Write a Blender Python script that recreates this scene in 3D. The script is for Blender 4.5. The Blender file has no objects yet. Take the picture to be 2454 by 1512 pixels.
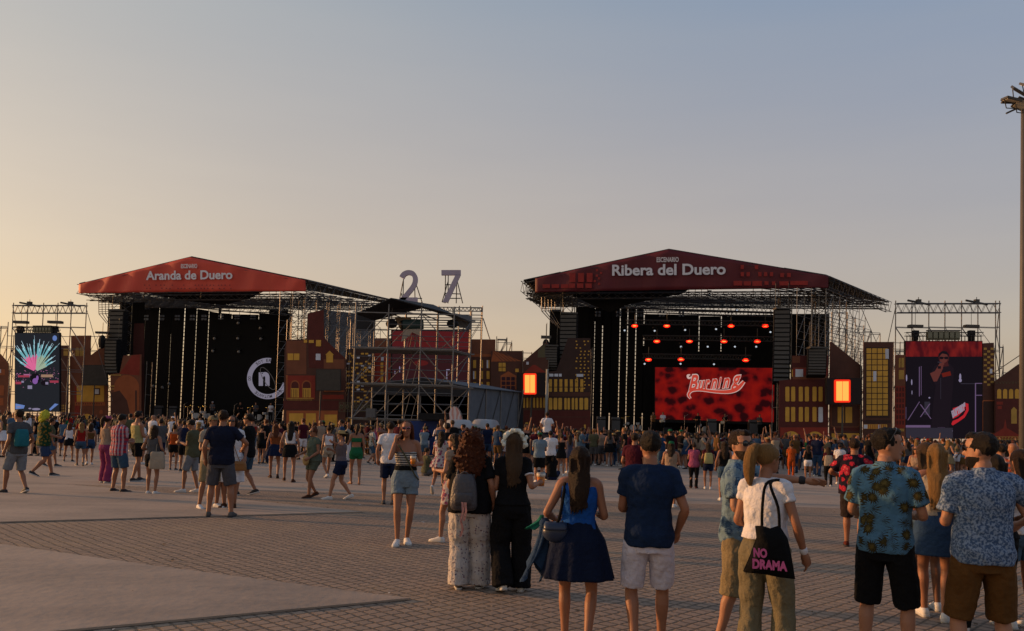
import bpy, bmesh, math, random
from mathutils import Vector, Matrix, Euler, noise
R = math.radians
random.seed(7)
sc = bpy.context.scene
col = sc.collection

# ------------------------------------------------------------------ camera
F, CX, CY, EYE = 1920.0, 1227.0, 940.0, 1.65      # photo measured at 2454 x 1512
PITCH, ROLL = 2.62, 1.6
CAMM = Matrix.Rotation(R(90 + PITCH), 3, 'X') @ Matrix.Rotation(R(ROLL), 3, 'Z')
cd = bpy.data.cameras.new('camera'); cam = bpy.data.objects.new('camera', cd); col.objects.link(cam)
cd.sensor_width = 36; cd.lens = 36 * F / 2454; cd.shift_y = (CY - 756) / 2454
cd.clip_end = 5000; cd.clip_start = .1
cam.matrix_world = Matrix.Translation((0, 0, EYE)) @ CAMM.to_4x4()
sc.camera = cam

# ------------------------------------------------------------------ light
SUN_AZ, SUN_EL = R(-77), R(8)                     # azimuth from +Y (negative = left)
sunv = Vector((math.sin(SUN_AZ) * math.cos(SUN_EL), math.cos(SUN_AZ) * math.cos(SUN_EL), math.sin(SUN_EL)))
ld = bpy.data.lights.new('sun', 'SUN'); ld.energy = 2.5; ld.angle = R(1.2); ld.color = (1, .50, .20)
sun = bpy.data.objects.new('sun', ld); col.objects.link(sun)
sun.rotation_euler = (-sunv).to_track_quat('-Z', 'Y').to_euler()
w = bpy.data.worlds.new('World'); sc.world = w; w.use_nodes = True
wn, wl = w.node_tree.nodes, w.node_tree.links
wn.clear()
wo = wn.new('ShaderNodeOutputWorld'); bg = wn.new('ShaderNodeBackground'); sky = wn.new('ShaderNodeTexSky')
sky.sky_type = 'NISHITA'; sky.sun_disc = False; sky.sun_elevation = SUN_EL; sky.sun_rotation = SUN_AZ
sky.air_density = 1.3; sky.dust_density = 5; sky.ozone_density = 1.5; sky.altitude = 800
hs = wn.new('ShaderNodeHueSaturation'); hs.inputs['Saturation'].default_value = 1
wl.new(sky.outputs[0], hs.inputs['Color']); wl.new(hs.outputs[0], bg.inputs[0]); bg.inputs[1].default_value = .04
# dusty evening air over the clear sky: warm near the horizon and towards the sun, blue-grey above
wg = wn.new('ShaderNodeNewGeometry'); wx = wn.new('ShaderNodeSeparateXYZ'); wl.new(wg.outputs['Incoming'], wx.inputs[0])
def wr(sock, a, b):
    q = wn.new('ShaderNodeMapRange'); q.inputs[1].default_value = a; q.inputs[2].default_value = b; q.clamp = True; wl.new(sock, q.inputs[0]); return q.outputs[0]
def wm(f, A, B):
    q = wn.new('ShaderNodeMix'); q.data_type = 'RGBA'; wl.new(f, q.inputs['Factor'])
    for k, x in (('A', A), ('B', B)):
        if isinstance(x, tuple): q.inputs[k].default_value = (*x, 1)
        else: wl.new(x, q.inputs[k])
    return q.outputs['Result']
fx, fz, fh = wr(wx.outputs[0], .60, -.62), wr(wx.outputs[2], -.05, -.50), wr(wx.outputs[2], -.45, -1.0)
low = wm(fx, (.40, .252, .145), (.262, .188, .140)); high = wm(fx, (.225, .222, .205), (.095, .142, .232))
hz = wn.new('ShaderNodeTexNoise'); hz.inputs['Scale'].default_value = 2.2; hz.inputs['Detail'].default_value = 4; hm_ = wn.new('ShaderNodeMapping'); hm_.inputs['Scale'].default_value = (1, 1, 7); wl.new(wg.outputs['Incoming'], hm_.inputs[0]); wl.new(hm_.outputs[0], hz.inputs['Vector'])
hf = wr(hz.outputs['Fac'], .3, .75); low = wm(hf, low, wm(fx, (.43, .28, .165), (.285, .208, .157))); high = wm(hf, high, wm(fx, (.235, .228, .208), (.112, .150, .222)))
bg2 = wn.new('ShaderNodeBackground'); wl.new(wm(fh, wm(fz, low, high), (.08, .115, .19)), bg2.inputs[0]); bg2.inputs[1].default_value = .85
ads = wn.new('ShaderNodeAddShader'); wl.new(bg.outputs[0], ads.inputs[0]); wl.new(bg2.outputs[0], ads.inputs[1]); wl.new(ads.outputs[0], wo.inputs[0])
sc.view_settings.view_transform = 'Standard'; sc.view_settings.look = 'None'
sc.view_settings.exposure = .8; sc.view_settings.gamma = 1

# ------------------------------------------------------------------ pixel geometry
O = Vector((0, 0, EYE))
def ray(u, v): return (CAMM @ Vector(((u - CX) / F, -(v - CY) / F, -1))).normalized()
def gp(u, v, z=0.0):
    d = ray(u, v); t = (z - EYE) / d.z; return O + d * t
def pt(u, v, Y):
    d = ray(u, v); return O + d * (Y / d.y)
def horizon(u):
    for _ in range(1):
        a, b = ray(u, 900).z, ray(u, 1150).z
    return 900 + 250 * a / (a - b)
class Plane:
    def __init__(s, A, B):
        s.A = Vector((A[0], A[1], 0)); s.d = Vector((B[0] - A[0], B[1] - A[1], 0)).normalized()
        s.n = Vector((-s.d.y, s.d.x, 0))              # away from camera
        if s.n.y < 0: s.n = -s.n
    def p(s, u, v, off=0.0, clamp=True):
        d = ray(u, v); t = (s.A + s.n * off - O).dot(s.n) / d.dot(s.n)
        q = O + d * t
        if clamp and q.z < 0: q.z = 0
        return q
def flatY(Y): return Plane((-1, Y), (1, Y))
Z1 = lambda x, y: (.2983 * x, 583.6 + .2983 * y)
Z2 = lambda x, y: (596.9 + .2983 * x, 583.6 + .2983 * y)
Z3 = lambda x, y: (1193.8 + .2983 * x, 583.6 + .2983 * y)
Z4 = lambda x, y: (1790.8 + .3158 * x, 583.6 + .3158 * y)
D0 = lambda x, y: (x, y)

# ------------------------------------------------------------------ materials
_M = {}
def mat(name, color=(.5, .5, .5), rough=.75, var=.12, scale=6, bump=.0, metal=0, emit=None, es=1, bscale=None, stretch=(1, 1, 1), spec=.3, trans=0):
    if name in _M: return _M[name]
    m = bpy.data.materials.new(name); m.use_nodes = True; n, l = m.node_tree.nodes, m.node_tree.links
    b = n['Principled BSDF']; b.inputs['Roughness'].default_value = rough; b.inputs['Metallic'].default_value = metal
    b.inputs['Specular IOR Level'].default_value = spec
    c = (*color, 1)
    tc = n.new('ShaderNodeTexCoord'); mp = n.new('ShaderNodeMapping'); mp.inputs['Scale'].default_value = stretch
    l.new(tc.outputs['Object'], mp.inputs[0])
    nz = n.new('ShaderNodeTexNoise'); nz.inputs['Scale'].default_value = scale; nz.inputs['Detail'].default_value = 5
    l.new(mp.outputs[0], nz.inputs['Vector'])
    mx = n.new('ShaderNodeMix'); mx.data_type = 'RGBA'
    mx.inputs['A'].default_value = (*[min(1, x * (1 - var * 1.6)) for x in color], 1)
    mx.inputs['B'].default_value = (*[min(1, x * (1 + var * 1.6)) for x in color], 1)
    l.new(nz.outputs['Fac'], mx.inputs['Factor']); l.new(mx.outputs['Result'], b.inputs['Base Color'])
    if bump:
        n2 = n.new('ShaderNodeTexNoise'); n2.inputs['Scale'].default_value = bscale or scale * 2; n2.inputs['Detail'].default_value = 4
        l.new(mp.outputs[0], n2.inputs['Vector'])
        bp = n.new('ShaderNodeBump'); bp.inputs['Strength'].default_value = bump; bp.inputs['Distance'].default_value = .03
        l.new(n2.outputs['Fac'], bp.inputs['Height']); l.new(bp.outputs[0], b.inputs['Normal'])
    if emit:
        b.inputs['Emission Color'].default_value = (*emit, 1); b.inputs['Emission Strength'].default_value = es
    if trans: b.inputs['Transmission Weight'].default_value = trans
    m['col'] = True; _M[name] = m
    return m
def nodes(m): return m.node_tree.nodes, m.node_tree.links, m.node_tree.nodes['Principled BSDF']
def cloth(name, c=None, var=.10): return mat('cloth_' + name, c and tuple(x * (.95 if min(c) > .4 else .62) for x in c), .9, var * 1.6, 7, .6, bscale=22, spec=.1)
def mth(n, l, op, a, b=None, c=None):
    q = n.new('ShaderNodeMath'); q.operation = op
    for i, x in enumerate((a, b, c)):
        if x is None: continue
        if isinstance(x, (int, float)): q.inputs[i].default_value = x
        else: l.new(x, q.inputs[i])
    return q.outputs[0]
def mixc(n, l, f, A, B):
    q = n.new('ShaderNodeMix'); q.data_type = 'RGBA'
    if isinstance(f, (int, float)): q.inputs['Factor'].default_value = f
    else: l.new(f, q.inputs['Factor'])
    for k, x in (('A', A), ('B', B)):
        if isinstance(x, tuple): q.inputs[k].default_value = (*x, 1)
        else: l.new(x, q.inputs[k])
    return q.outputs['Result']
def pattern(name, kind, cols, scale=10, thr=.5, rough=.85):
    key = 'cloth_' + name
    if key in _M: return _M[key]
    cols = [tuple(x * .75 for x in q) for q in cols]; m = mat(key, cols[0], rough, .14, 7, .6, bscale=22, spec=.1); n, l, b = nodes(m)
    tc = [x for x in n if x.type == 'TEX_COORD'][0]; base = b.inputs['Base Color'].links[0].from_socket
    sep = n.new('ShaderNodeSeparateXYZ'); l.new(tc.outputs['Object'], sep.inputs[0]); X, Y, Z = sep.outputs
    if kind == 'stripes':
        f = mth(n, l, 'GREATER_THAN', mth(n, l, 'FRACT', mth(n, l, 'MULTIPLY', Z, scale)), thr)
        out = mixc(n, l, f, base, cols[1])
    elif kind == 'plaid':
        fz = mth(n, l, 'GREATER_THAN', mth(n, l, 'FRACT', mth(n, l, 'MULTIPLY', Z, scale)), thr)
        fx = mth(n, l, 'GREATER_THAN', mth(n, l, 'FRACT', mth(n, l, 'MULTIPLY', mth(n, l, 'ADD', X, mth(n, l, 'MULTIPLY', Y, .6)), scale)), thr)
        o1 = mixc(n, l, mth(n, l, 'MULTIPLY', fz, .75), base, cols[1])
        out = mixc(n, l, mth(n, l, 'MULTIPLY', fx, .65), o1, cols[2])
    elif kind == 'spots':                         # blobs of cols[1] with cols[2] heart
        v = n.new('ShaderNodeTexVoronoi'); v.inputs['Scale'].default_value = scale; v.inputs['Randomness'].default_value = .9
        nz = n.new('ShaderNodeTexNoise'); nz.inputs['Scale'].default_value = scale * 3
        l.new(tc.outputs['Object'], nz.inputs['Vector']); l.new(tc.outputs['Object'], v.inputs['Vector'])
        dd = mth(n, l, 'ADD', v.outputs['Distance'], mth(n, l, 'MULTIPLY', mth(n, l, 'SUBTRACT', nz.outputs['Fac'], .5), .25))
        o1 = mixc(n, l, mth(n, l, 'LESS_THAN', dd, thr), base, cols[1])
        out = mixc(n, l, mth(n, l, 'LESS_THAN', dd, thr * .45), o1, cols[2])
    elif kind == 'leaves':                        # star burst leaf tufts: angular ripple inside voronoi cells
        v = n.new('ShaderNodeTexVoronoi'); v.inputs['Scale'].default_value = scale; v.inputs['Randomness'].default_value = .8
        l.new(tc.outputs['Object'], v.inputs['Vector'])
        vm = n.new('ShaderNodeVectorMath'); vm.operation = 'SUBTRACT'
        l.new(tc.outputs['Object'], vm.inputs[0]); l.new(v.outputs['Position'], vm.inputs[1])
        s2 = n.new('ShaderNodeSeparateXYZ'); l.new(vm.outputs[0], s2.inputs[0])
        ang = mth(n, l, 'ARCTAN2', s2.outputs[2], mth(n, l, 'ADD', s2.outputs[0], s2.outputs[1]))
        sp = mth(n, l, 'ABSOLUTE', mth(n, l, 'SINE', mth(n, l, 'MULTIPLY', ang, 8.5)))
        r = mth(n, l, 'ADD', v.outputs['Distance'], mth(n, l, 'MULTIPLY', mth(n, l, 'SUBTRACT', sp, .5), .26))
        fz2 = n.new('ShaderNodeTexNoise'); fz2.inputs['Scale'].default_value = scale * 5; l.new(tc.outputs['Object'], fz2.inputs['Vector']); r = mth(n, l, 'ADD', r, mth(n, l, 'MULTIPLY', mth(n, l, 'SUBTRACT', fz2.outputs['Fac'], .5), .4))
        o1 = mixc(n, l, mth(n, l, 'LESS_THAN', r, thr), base, cols[1])
        out = mixc(n, l, mth(n, l, 'LESS_THAN', r, thr * .5), o1, cols[2])
    elif kind == 'speckle':
        nz = n.new('ShaderNodeTexNoise'); nz.inputs['Scale'].default_value = scale; nz.inputs['Detail'].default_value = 6
        l.new(tc.outputs['Object'], nz.inputs['Vector'])
        rp = n.new('ShaderNodeValToRGB'); rp.color_ramp.elements[0].position = thr - .07; rp.color_ramp.elements[1].position = thr + .07
        l.new(nz.outputs['Fac'], rp.inputs[0]); out = mixc(n, l, rp.outputs[0], base, cols[1])
    l.new(out, b.inputs['Base Color'])
    return m
def emitter(name, c, s=1.0, var=.05):
    if name[:3] in ('scr', 'ray'): s *= .42 if name[0] == 's' else .75; c = tuple(min(1, x) for x in c)
    return mat('lit_' + name, tuple(x * .04 for x in c), .7, var, 3, emit=c, es=s, spec=.04)

# ------------------------------------------------------------------ objects
def tag(o, label=None, cat=None, group=None, kind=None):
    for k, v in (('label', label), ('category', cat), ('group', group), ('kind', kind)):
        if v: o[k] = v
    return o
def empty(name, loc, label=None, cat=None, group=None, yaw=0, scale=1):
    o = bpy.data.objects.new(name, None); col.objects.link(o); o.location = loc; o.rotation_euler.z = yaw
    o.scale = (scale,) * 3; o.empty_display_size = .2
    return tag(o, label, cat, group)
def rings(vs, fs, R_, cap=True):
    """join successive rings (lists of Vector) into a tube"""
    b0 = len(vs); k = len(R_[0])
    for r in R_: vs.extend(r)
    for i in range(len(R_) - 1):
        for j in range(k):
            a = b0 + i * k + j; b = b0 + i * k + (j + 1) % k
            fs.append((a, b, b + k, a + k))
    if cap:
        fs.append(tuple(b0 + j for j in reversed(range(k)))); e = b0 + (len(R_) - 1) * k
        fs.append(tuple(e + j for j in range(k)))
def crom(P, t):
    n = len(P) - 1; i = min(int(t), n - 1); f = t - i
    p0, p1, p2, p3 = P[max(i - 1, 0)], P[i], P[i + 1], P[min(i + 2, n)]
    return [.5 * (2 * b + (c - a) * f + (2 * a - 5 * b + 4 * c - d) * f * f + (3 * b - a - 3 * c + d) * f ** 3) for a, b, c, d in zip(p0, p1, p2, p3)]
class MB:
    def __init__(s): s.v = []; s.f = []; s.mi = []; s.mats = []
    def _m(s, n, m):
        if m is None: i = 0
        else:
            if m not in s.mats: s.mats.append(m)
            i = s.mats.index(m)
        s.mi += [i] * n
    def add(s, vs, fs, m=None):
        b = len(s.v); s.v += [Vector(x) for x in vs]; s.f += [tuple(b + i for i in f) for f in fs]; s._m(len(fs), m); return s
    def box(s, c, size, m=None, rot=None):
        c = Vector(c); h = Vector(size) / 2
        vs = [Vector((x * h.x, y * h.y, z * h.z)) for x in (-1, 1) for y in (-1, 1) for z in (-1, 1)]
        if rot is not None: vs = [rot @ q for q in vs]
        return s.add([q + c for q in vs], [(0, 1, 3, 2), (4, 6, 7, 5), (0, 4, 5, 1), (2, 3, 7, 6), (0, 2, 6, 4), (1, 5, 7, 3)], m)
    def tube(s, a, b, r=.03, n=5, m=None, r2=None):
        a, b = Vector(a), Vector(b); d = (b - a)
        if d.length < 1e-6: return s
        q = d.to_track_quat('Z', 'Y').to_matrix(); r2 = r if r2 is None else r2
        vs, fs = [], []
        rings(vs, fs, [[a + q @ Vector((math.cos(6.2832 * k / n) * r, math.sin(6.2832 * k / n) * r, 0)) for k in range(n)],
                       [b + q @ Vector((math.cos(6.2832 * k / n) * r2, math.sin(6.2832 * k / n) * r2, 0)) for k in range(n)]])
        return s.add(vs, fs, m)
    def path(s, P, Rr, n=10, sub=3, m=None, flat=1.0, er=.6):
        """smooth tapered tube through points"""
        Q = [tuple(p) + (r,) for p, r in zip(P, Rr)]; T = (len(Q) - 1) * sub
        S = [crom(Q, i / sub) for i in range(T + 1)] if sub > 1 else [list(q) for q in Q]
        C = [Vector(q[:3]) for q in S]; up = Vector((0, 1, .1)); vs, fs, rr = [], [], []
        for i, c in enumerate(C):
            d = (C[min(i + 1, len(C) - 1)] - C[max(i - 1, 0)]).normalized()
            x = up.cross(d)
            if x.length < .05: x = Vector((1, 0, 0)).cross(d)
            x.normalize(); y = d.cross(x).normalized(); up = y
            r = max(S[i][3], .001)
            rr.append([c + x * math.cos(6.2832 * k / n) * r + y * math.sin(6.2832 * k / n) * r * flat for k in range(n)])
        for e, sg in ((0, -1), (-1, 1)):             # rounded end
            d = (C[e] - C[1 if e == 0 else -2]).normalized() ; r = S[e][3]
            cap = [C[e] + d * r * er + (q - C[e]) * (.55 if er > .3 else .9) for q in rr[e]]
            if e == 0: rr.insert(0, cap)
            else: rr.append(cap)
        rings(vs, fs, rr); return s.add(vs, fs, m)
    def loft(s, S, n=24, sub=3, ex=2.2, m=None, wob=None, cap=True):
        """vertical stack: (cx, cy, z, rx, ry)"""
        T = (len(S) - 1) * sub; rr = []
        for i in range(T + 1):
            cx, cy, z, rx, ry = crom(S, i / sub) if sub > 1 else S[i]
            row = []
            for k in range(n):
                a = 6.2832 * k / n; c, q = math.cos(a), math.sin(a)
                g = wob(a, i / T) if wob else 1
                row.append(Vector((cx + rx * g * math.copysign(abs(c) ** (2 / ex), c), cy + ry * g * math.copysign(abs(q) ** (2 / ex), q), z)))
            rr.append(row)
        vs, fs = [], []; rings(vs, fs, rr, cap); return s.add(vs, fs, m)
    def ball(s, c, r, n=12, m=None, rot=None):
        r = (r, r, r) if isinstance(r, (int, float)) else r; c = Vector(c); rr = []
        for i in range(1, n // 2 + 1):
            t = math.pi * i / (n // 2 + 1)
            rr.append([Vector((r[0] * math.sin(t) * math.cos(6.2832 * k / n), r[1] * math.sin(t) * math.sin(6.2832 * k / n), r[2] * -math.cos(t))) for k in range(n)])
        for row in rr:
            for i, q in enumerate(row): row[i] = c + (rot @ q if rot is not None else q)
        vs, fs = [], []; rings(vs, fs, rr)
        b = len(vs); vs += [c + (rot @ Vector((0, 0, -r[2])) if rot is not None else Vector((0, 0, -r[2]))), c + (rot @ Vector((0, 0, r[2])) if rot is not None else Vector((0, 0, r[2])))]
        fs.pop(); fs.pop(); e = (len(rr) - 1) * n
        for k in range(n): fs.append((k, b, (k + 1) % n)[::1]); fs.append((e + k, e + (k + 1) % n, b + 1))
        return s.add(vs, fs, m)
    def slab(s, P, n, th, m=None):
        """polygon P (world points) extruded along n by th"""
        k = len(P); n = Vector(n)
        vs = [Vector(p) for p in P] + [Vector(p) + n * th for p in P]
        return s.add(vs, [tuple(range(k))] + [tuple(k + i for i in reversed(range(k)))] + [(i, i + k, (i + 1) % k + k, (i + 1) % k) for i in range(k)], m)
    def truss(s, A, B, w_=.35, r=.028, n=None, m=None, up=Vector((0, 0, 1)), h=None):
        A, B = Vector(A), Vector(B); d = (B - A); L = d.length; d.normalize(); h = h or w_
        x = d.cross(up).normalized() * w_ / 2; y = x.normalized().cross(d).normalized() * h / 2
        n = n or max(2, int(L / max(h, w_)))
        cs = [x + y, x - y, -x - y, -x + y]
        for c in cs: s.tube(A + c, B + c, r, 4, m)
        for i in range(n):
            a, b = A + d * L * i / n, A + d * L * (i + 1) / n
            for j in range(4):
                p, q = cs[j], cs[(j + 1) % 4]
                if i % 2: p, q = q, p
                s.tube(a + p, b + q, r * .6, 4, m)
        return s
    def build(s, name, m=None, parent=None, smooth=False, angle=None):
        me = bpy.data.meshes.new(name); o = bpy.data.objects.new(name, me); col.objects.link(o)
        off = Vector((0, 0, 0))
        if parent is not None:
            o.parent = parent
            q = parent
            while q is not None:
                if q.parent is None or q.type == 'EMPTY': off = off + q.location
                q = q.parent
        elif s.v:
            lo = Vector((min(v.x for v in s.v), min(v.y for v in s.v), min(v.z for v in s.v)))
            hi = Vector((max(v.x for v in s.v), max(v.y for v in s.v), lo.z)); off = (lo + hi) / 2; off.z = lo.z
            o.location = off
        me.from_pydata([v - off for v in s.v], [], s.f)
        if s.mats:
            for q in s.mats: me.materials.append(q)
            me.polygons.foreach_set('material_index', s.mi)
        elif m: me.materials.append(m)
        if smooth: me.polygons.foreach_set('use_smooth', [True] * len(me.polygons))
        me.update(); return o
def normals(o):
    bm = bmesh.new(); bm.from_mesh(o.data); bmesh.ops.recalc_face_normals(bm, faces=bm.faces); bm.to_mesh(o.data); bm.free(); return o
def textmesh(txt, bold=.02, shear=0):
    c = bpy.data.curves.new('t', 'FONT'); c.body = txt; c.size = 1; c.offset = bold; c.extrude = .0; c.shear = shear
    c.align_x = 'CENTER'; c.align_y = 'CENTER'; c.resolution_u = 4
    o = bpy.data.objects.new('t', c); col.objects.link(o)
    dg = bpy.context.evaluated_depsgraph_get(); me = bpy.data.meshes.new_from_object(o.evaluated_get(dg))
    vs = [v.co.copy() for v in me.vertices]; fs = [tuple(p.vertices) for p in me.polygons]
    bpy.data.objects.remove(o); bpy.data.curves.remove(c); bpy.data.meshes.remove(me)
    x0, x1 = min(v.x for v in vs), max(v.x for v in vs); y0, y1 = min(v.y for v in vs), max(v.y for v in vs)
    return [Vector(((v.x - (x0 + x1) / 2) / (x1 - x0), (v.y - (y0 + y1) / 2) / (y1 - y0), 0)) for v in vs], fs
def text_on(mb, txt, c, ex, ey, bold=.02, m=None, shear=0):
    """unit text box mapped to centre c with full-size vectors ex (width) and ey (height)"""
    vs, fs = textmesh(txt, bold, shear); c, ex, ey = Vector(c), Vector(ex), Vector(ey)
    return mb.add([c + ex * v.x + ey * v.y for v in vs], fs, m)
# ================================================================== ground
def ground_mat():
    m = mat('concrete', (.345, .262, .202), .9, .10, .6, .25, bscale=9); n, l, b = nodes(m)
    tc = [x for x in n if x.type == 'TEX_COORD'][0]
    base = b.inputs['Base Color'].links[0].from_socket
    st = n.new('ShaderNodeTexNoise'); st.inputs['Scale'].default_value = .35; st.inputs['Detail'].default_value = 8; st.inputs['Roughness'].default_value = .65
    mp = n.new('ShaderNodeMapping'); mp.inputs['Scale'].default_value = (.7, 1.6, 1); mp.inputs['Rotation'].default_value = (0, 0, R(8))
    l.new(tc.outputs['Object'], mp.inputs[0]); l.new(mp.outputs[0], st.inputs['Vector'])
    rp = n.new('ShaderNodeValToRGB'); rp.color_ramp.elements[0].position = .42; rp.color_ramp.elements[1].position = .66
    l.new(st.outputs['Fac'], rp.inputs[0])
    o1 = mixc(n, l, mth(n, l, 'MULTIPLY', rp.outputs[0], .8), base, (.175, .145, .122))
    fs = n.new('ShaderNodeTexNoise'); fs.inputs['Scale'].default_value = 14; fs.inputs['Detail'].default_value = 6
    l.new(tc.outputs['Object'], fs.inputs['Vector'])
    o2 = mixc(n, l, mth(n, l, 'MULTIPLY', mth(n, l, 'SUBTRACT', fs.outputs['Fac'], .35), .5), o1, (.38, .30, .235))
    l.new(o2, b.inputs['Base Color']); return m
def paver_mat():
    m = mat('grid_pavers', (.295, .208, .150), .92, .12, 2.0); n, l, b = nodes(m)
    tc = [x for x in n if x.type == 'TEX_COORD'][0]
    base = b.inputs['Base Color'].links[0].from_socket
    mp = n.new('ShaderNodeMapping'); mp.inputs['Rotation'].default_value = (0, 0, R(45)); mp.inputs['Scale'].default_value = (7.6, 7.6, 1)
    wz = n.new('ShaderNodeTexNoise'); wz.inputs['Scale'].default_value = 1.3
    l.new(tc.outputs['Object'], wz.inputs['Vector'])
    wv = n.new('ShaderNodeVectorMath'); wv.operation = 'MULTIPLY_ADD'; wv.inputs[1].default_value = (.10, .10, 0)
    l.new(wz.outputs['Color'], wv.inputs[0]); l.new(tc.outputs['Object'], wv.inputs[2]); l.new(wv.outputs[0], mp.inputs[0])
    sep = n.new('ShaderNodeSeparateXYZ'); l.new(mp.outputs[0], sep.inputs[0])
    e = []
    for k in (0, 1):
        f = mth(n, l, 'FRACT', sep.outputs[k]); e.append(mth(n, l, 'SUBTRACT', .5, mth(n, l, 'ABSOLUTE', mth(n, l, 'SUBTRACT', f, .5))))
    dmin = mth(n, l, 'MINIMUM', e[0], e[1])
    nz = n.new('ShaderNodeTexNoise'); nz.inputs['Scale'].default_value = 22; nz.inputs['Detail'].default_value = 5; l.new(tc.outputs['Object'], nz.inputs['Vector'])
    dd = mth(n, l, 'ADD', dmin, mth(n, l, 'MULTIPLY', mth(n, l, 'SUBTRACT', nz.outputs['Fac'], .5), .36))
    rp = n.new('ShaderNodeValToRGB'); rp.color_ramp.elements[0].position = .03; rp.color_ramp.elements[1].position = .14; l.new(dd, rp.inputs[0])
    # sand and dry grass in the joints, by large patches
    pn = n.new('ShaderNodeTexNoise'); pn.inputs['Scale'].default_value = .55; pn.inputs['Detail'].default_value = 6; l.new(tc.outputs['Object'], pn.inputs['Vector'])
    pr = n.new('ShaderNodeValToRGB'); pr.color_ramp.elements[0].position = .5; pr.color_ramp.elements[1].position = .72; l.new(pn.outputs['Fac'], pr.inputs[0])
    joint = mixc(n, l, pr.outputs[0], (.095, .074, .056), (.20, .135, .075))
    tone = n.new('ShaderNodeTexWhiteNoise'); tone.noise_dimensions = '2D'
    fl = n.new('ShaderNodeVectorMath'); fl.operation = 'FLOOR'; l.new(mp.outputs[0], fl.inputs[0]); l.new(fl.outputs[0], tone.inputs['Vector'])
    t2 = mixc(n, l, mth(n, l, 'MULTIPLY', tone.outputs['Value'], .5), base, (.17, .135, .11))
    t3 = mixc(n, l, mth(n, l, 'MULTIPLY', pr.outputs[0], .4), t2, (.36, .26, .16))
    l.new(mixc(n, l, rp.outputs[0], joint, t3), b.inputs['Base Color'])
    bp = n.new('ShaderNodeBump'); bp.inputs['Strength'].default_value = .6; bp.inputs['Distance'].default_value = .02
    l.new(rp.outputs[0], bp.inputs['Height']); l.new(bp.outputs[0], b.inputs['Normal'])
    return m
CONC, PAVE = ground_mat(), paver_mat()
g = MB().add([(-2500, -300, 0), (2500, -300, 0), (2500, 4000, 0), (-2500, 4000, 0)], [(0, 1, 2, 3)]).build('ground', CONC); tag(g, kind='structure')
# paver field between the camera and the line L1
a, b_ = gp(-300, 1146), gp(2900, 1246)
pv = MB().add([(-60, -20, .004), (60, -20, .004), (60, b_.y + (60 - b_.x) * (b_.y - a.y) / (b_.x - a.x), .004), (-60, a.y + (-60 - a.x) * (b_.y - a.y) / (b_.x - a.x), .004)], [(0, 1, 2, 3)]).build('pavement', PAVE)
tag(pv, kind='structure')
def slabpoly(pts):
    P = [gp(*p) for p in pts]; P = [Vector((p.x, p.y, .008)) for p in P]
    o = MB().slab([p + Vector((0, 0, .0)) for p in P], (0, 0, 1), .018, CONC).build('path'); tag(normals(o), kind='structure'); return o
slabpoly([(-900, 1075), (0, 1149), (519, 1194), (870, 1229), (0, 1254), (-900, 1279)])
slabpoly([(-700, 1213), (0, 1308), (351, 1358), (862, 1425), (984, 1439), (862, 1451), (211, 1512), (-700, 1600)])
# dry leaves and litter on the paving
rnd = random.Random(3)
lm = [mat('dry_leaf', (.10, .06, .03), .9), mat('paper_scrap', (.55, .53, .5), .8)]
tuft = MB()
for i in range(900):
    x, y = rnd.uniform(-9, 9), rnd.uniform(5, 26)
    s_ = rnd.uniform(.006, .024) if i % 9 else rnd.uniform(.02, .045); a_ = rnd.uniform(0, 6.28); z = .03 if rnd.random() < .1 else .012
    q = [Vector((x + s_ * math.cos(a_ + k * 1.571) * (1 if k % 2 else .5), y + s_ * math.sin(a_ + k * 1.571) * (1 if k % 2 else .5), z + .002 + rnd.random() * .012)) for k in range(4)]
    tuft.add(q, [(0, 1, 2, 3)], lm[0] if rnd.random() < .88 else lm[1])
tag(tuft.build('ground_litter'), 'scattered dry leaves and tiny scraps lying on the paving', 'litter', kind='stuff')

# ================================================================== materials of the stage
STEEL = mat('galvanised_steel', (.17, .16, .155), .5, .15, 4, metal=.6)
STEELD = mat('dark_steel', (.07, .065, .06), .55, .15, 4, metal=.4)
BLACK = mat('black_drape', (.011, .010, .010), .95, .3, 2, .4, stretch=(6, 6, .4), spec=.04)
BLK = mat('black_box', (.013, .013, .014), .75, .2, 5, spec=.12)
GREYT = mat('grey_tarpaulin', (.125, .137, .158), .8, .2, 1.5, .6, spec=.1)
def P_(c): return c
PAL = dict(brown=(.078, .031, .021), dark=(.040, .020, .016), maroon=(.085, .018, .014), red=(.22, .030, .018), orange=(.30, .085, .030),
           purple=(.040, .014, .022), yellow=(.46, .25, .04), white=(.42, .44, .50), rust=(.16, .055, .028), olive=(.10, .085, .045), gold=(.34, .20, .045))
def pm(k):
    q = 1.3 if k in ('yellow', 'white', 'gold') else 1.1
    return mat('print_' + k, tuple(x * q for x in PAL[k]), .8, .2, 1.2, .5, bscale=2.5)

def rect(x0, y0, x1, y1): return [(x0, y0), (x1, y0), (x1, y1), (x0, y1)]
def arch(x0, y0, x1, y1, pointed=False):
    c, r = (x0 + x1) / 2, (x1 - x0) / 2; yr = y0 + r
    if pointed: return [(x0, y1), (x0, yr), (c - r * .5, y0 + r * .45), (c, y0), (c + r * .5, y0 + r * .45), (x1, yr), (x1, y1)]
    return [(x0, y1)] + [(c - r * math.cos(math.pi * k / 10), yr - r * math.sin(math.pi * k / 10)) for k in range(11)] + [(x1, y1)]
def rrect(x0, y0, x1, y1, r=8):
    r = min(r, (x1 - x0) / 2.2, (y1 - y0) / 2.2); o = []
    for cx, cy, a in ((x1 - r, y0 + r, -90), (x1 - r, y1 - r, 0), (x0 + r, y1 - r, 90), (x0 + r, y0 + r, 180)):
        for k in range(4): o.append((cx + r * math.cos(R(a + 30 * k)), cy + r * math.sin(R(a + 30 * k))))
    return o
def base_of(P):
    c = sum(P, Vector()) / len(P); c.z = min(p.z for p in P); return c
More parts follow.
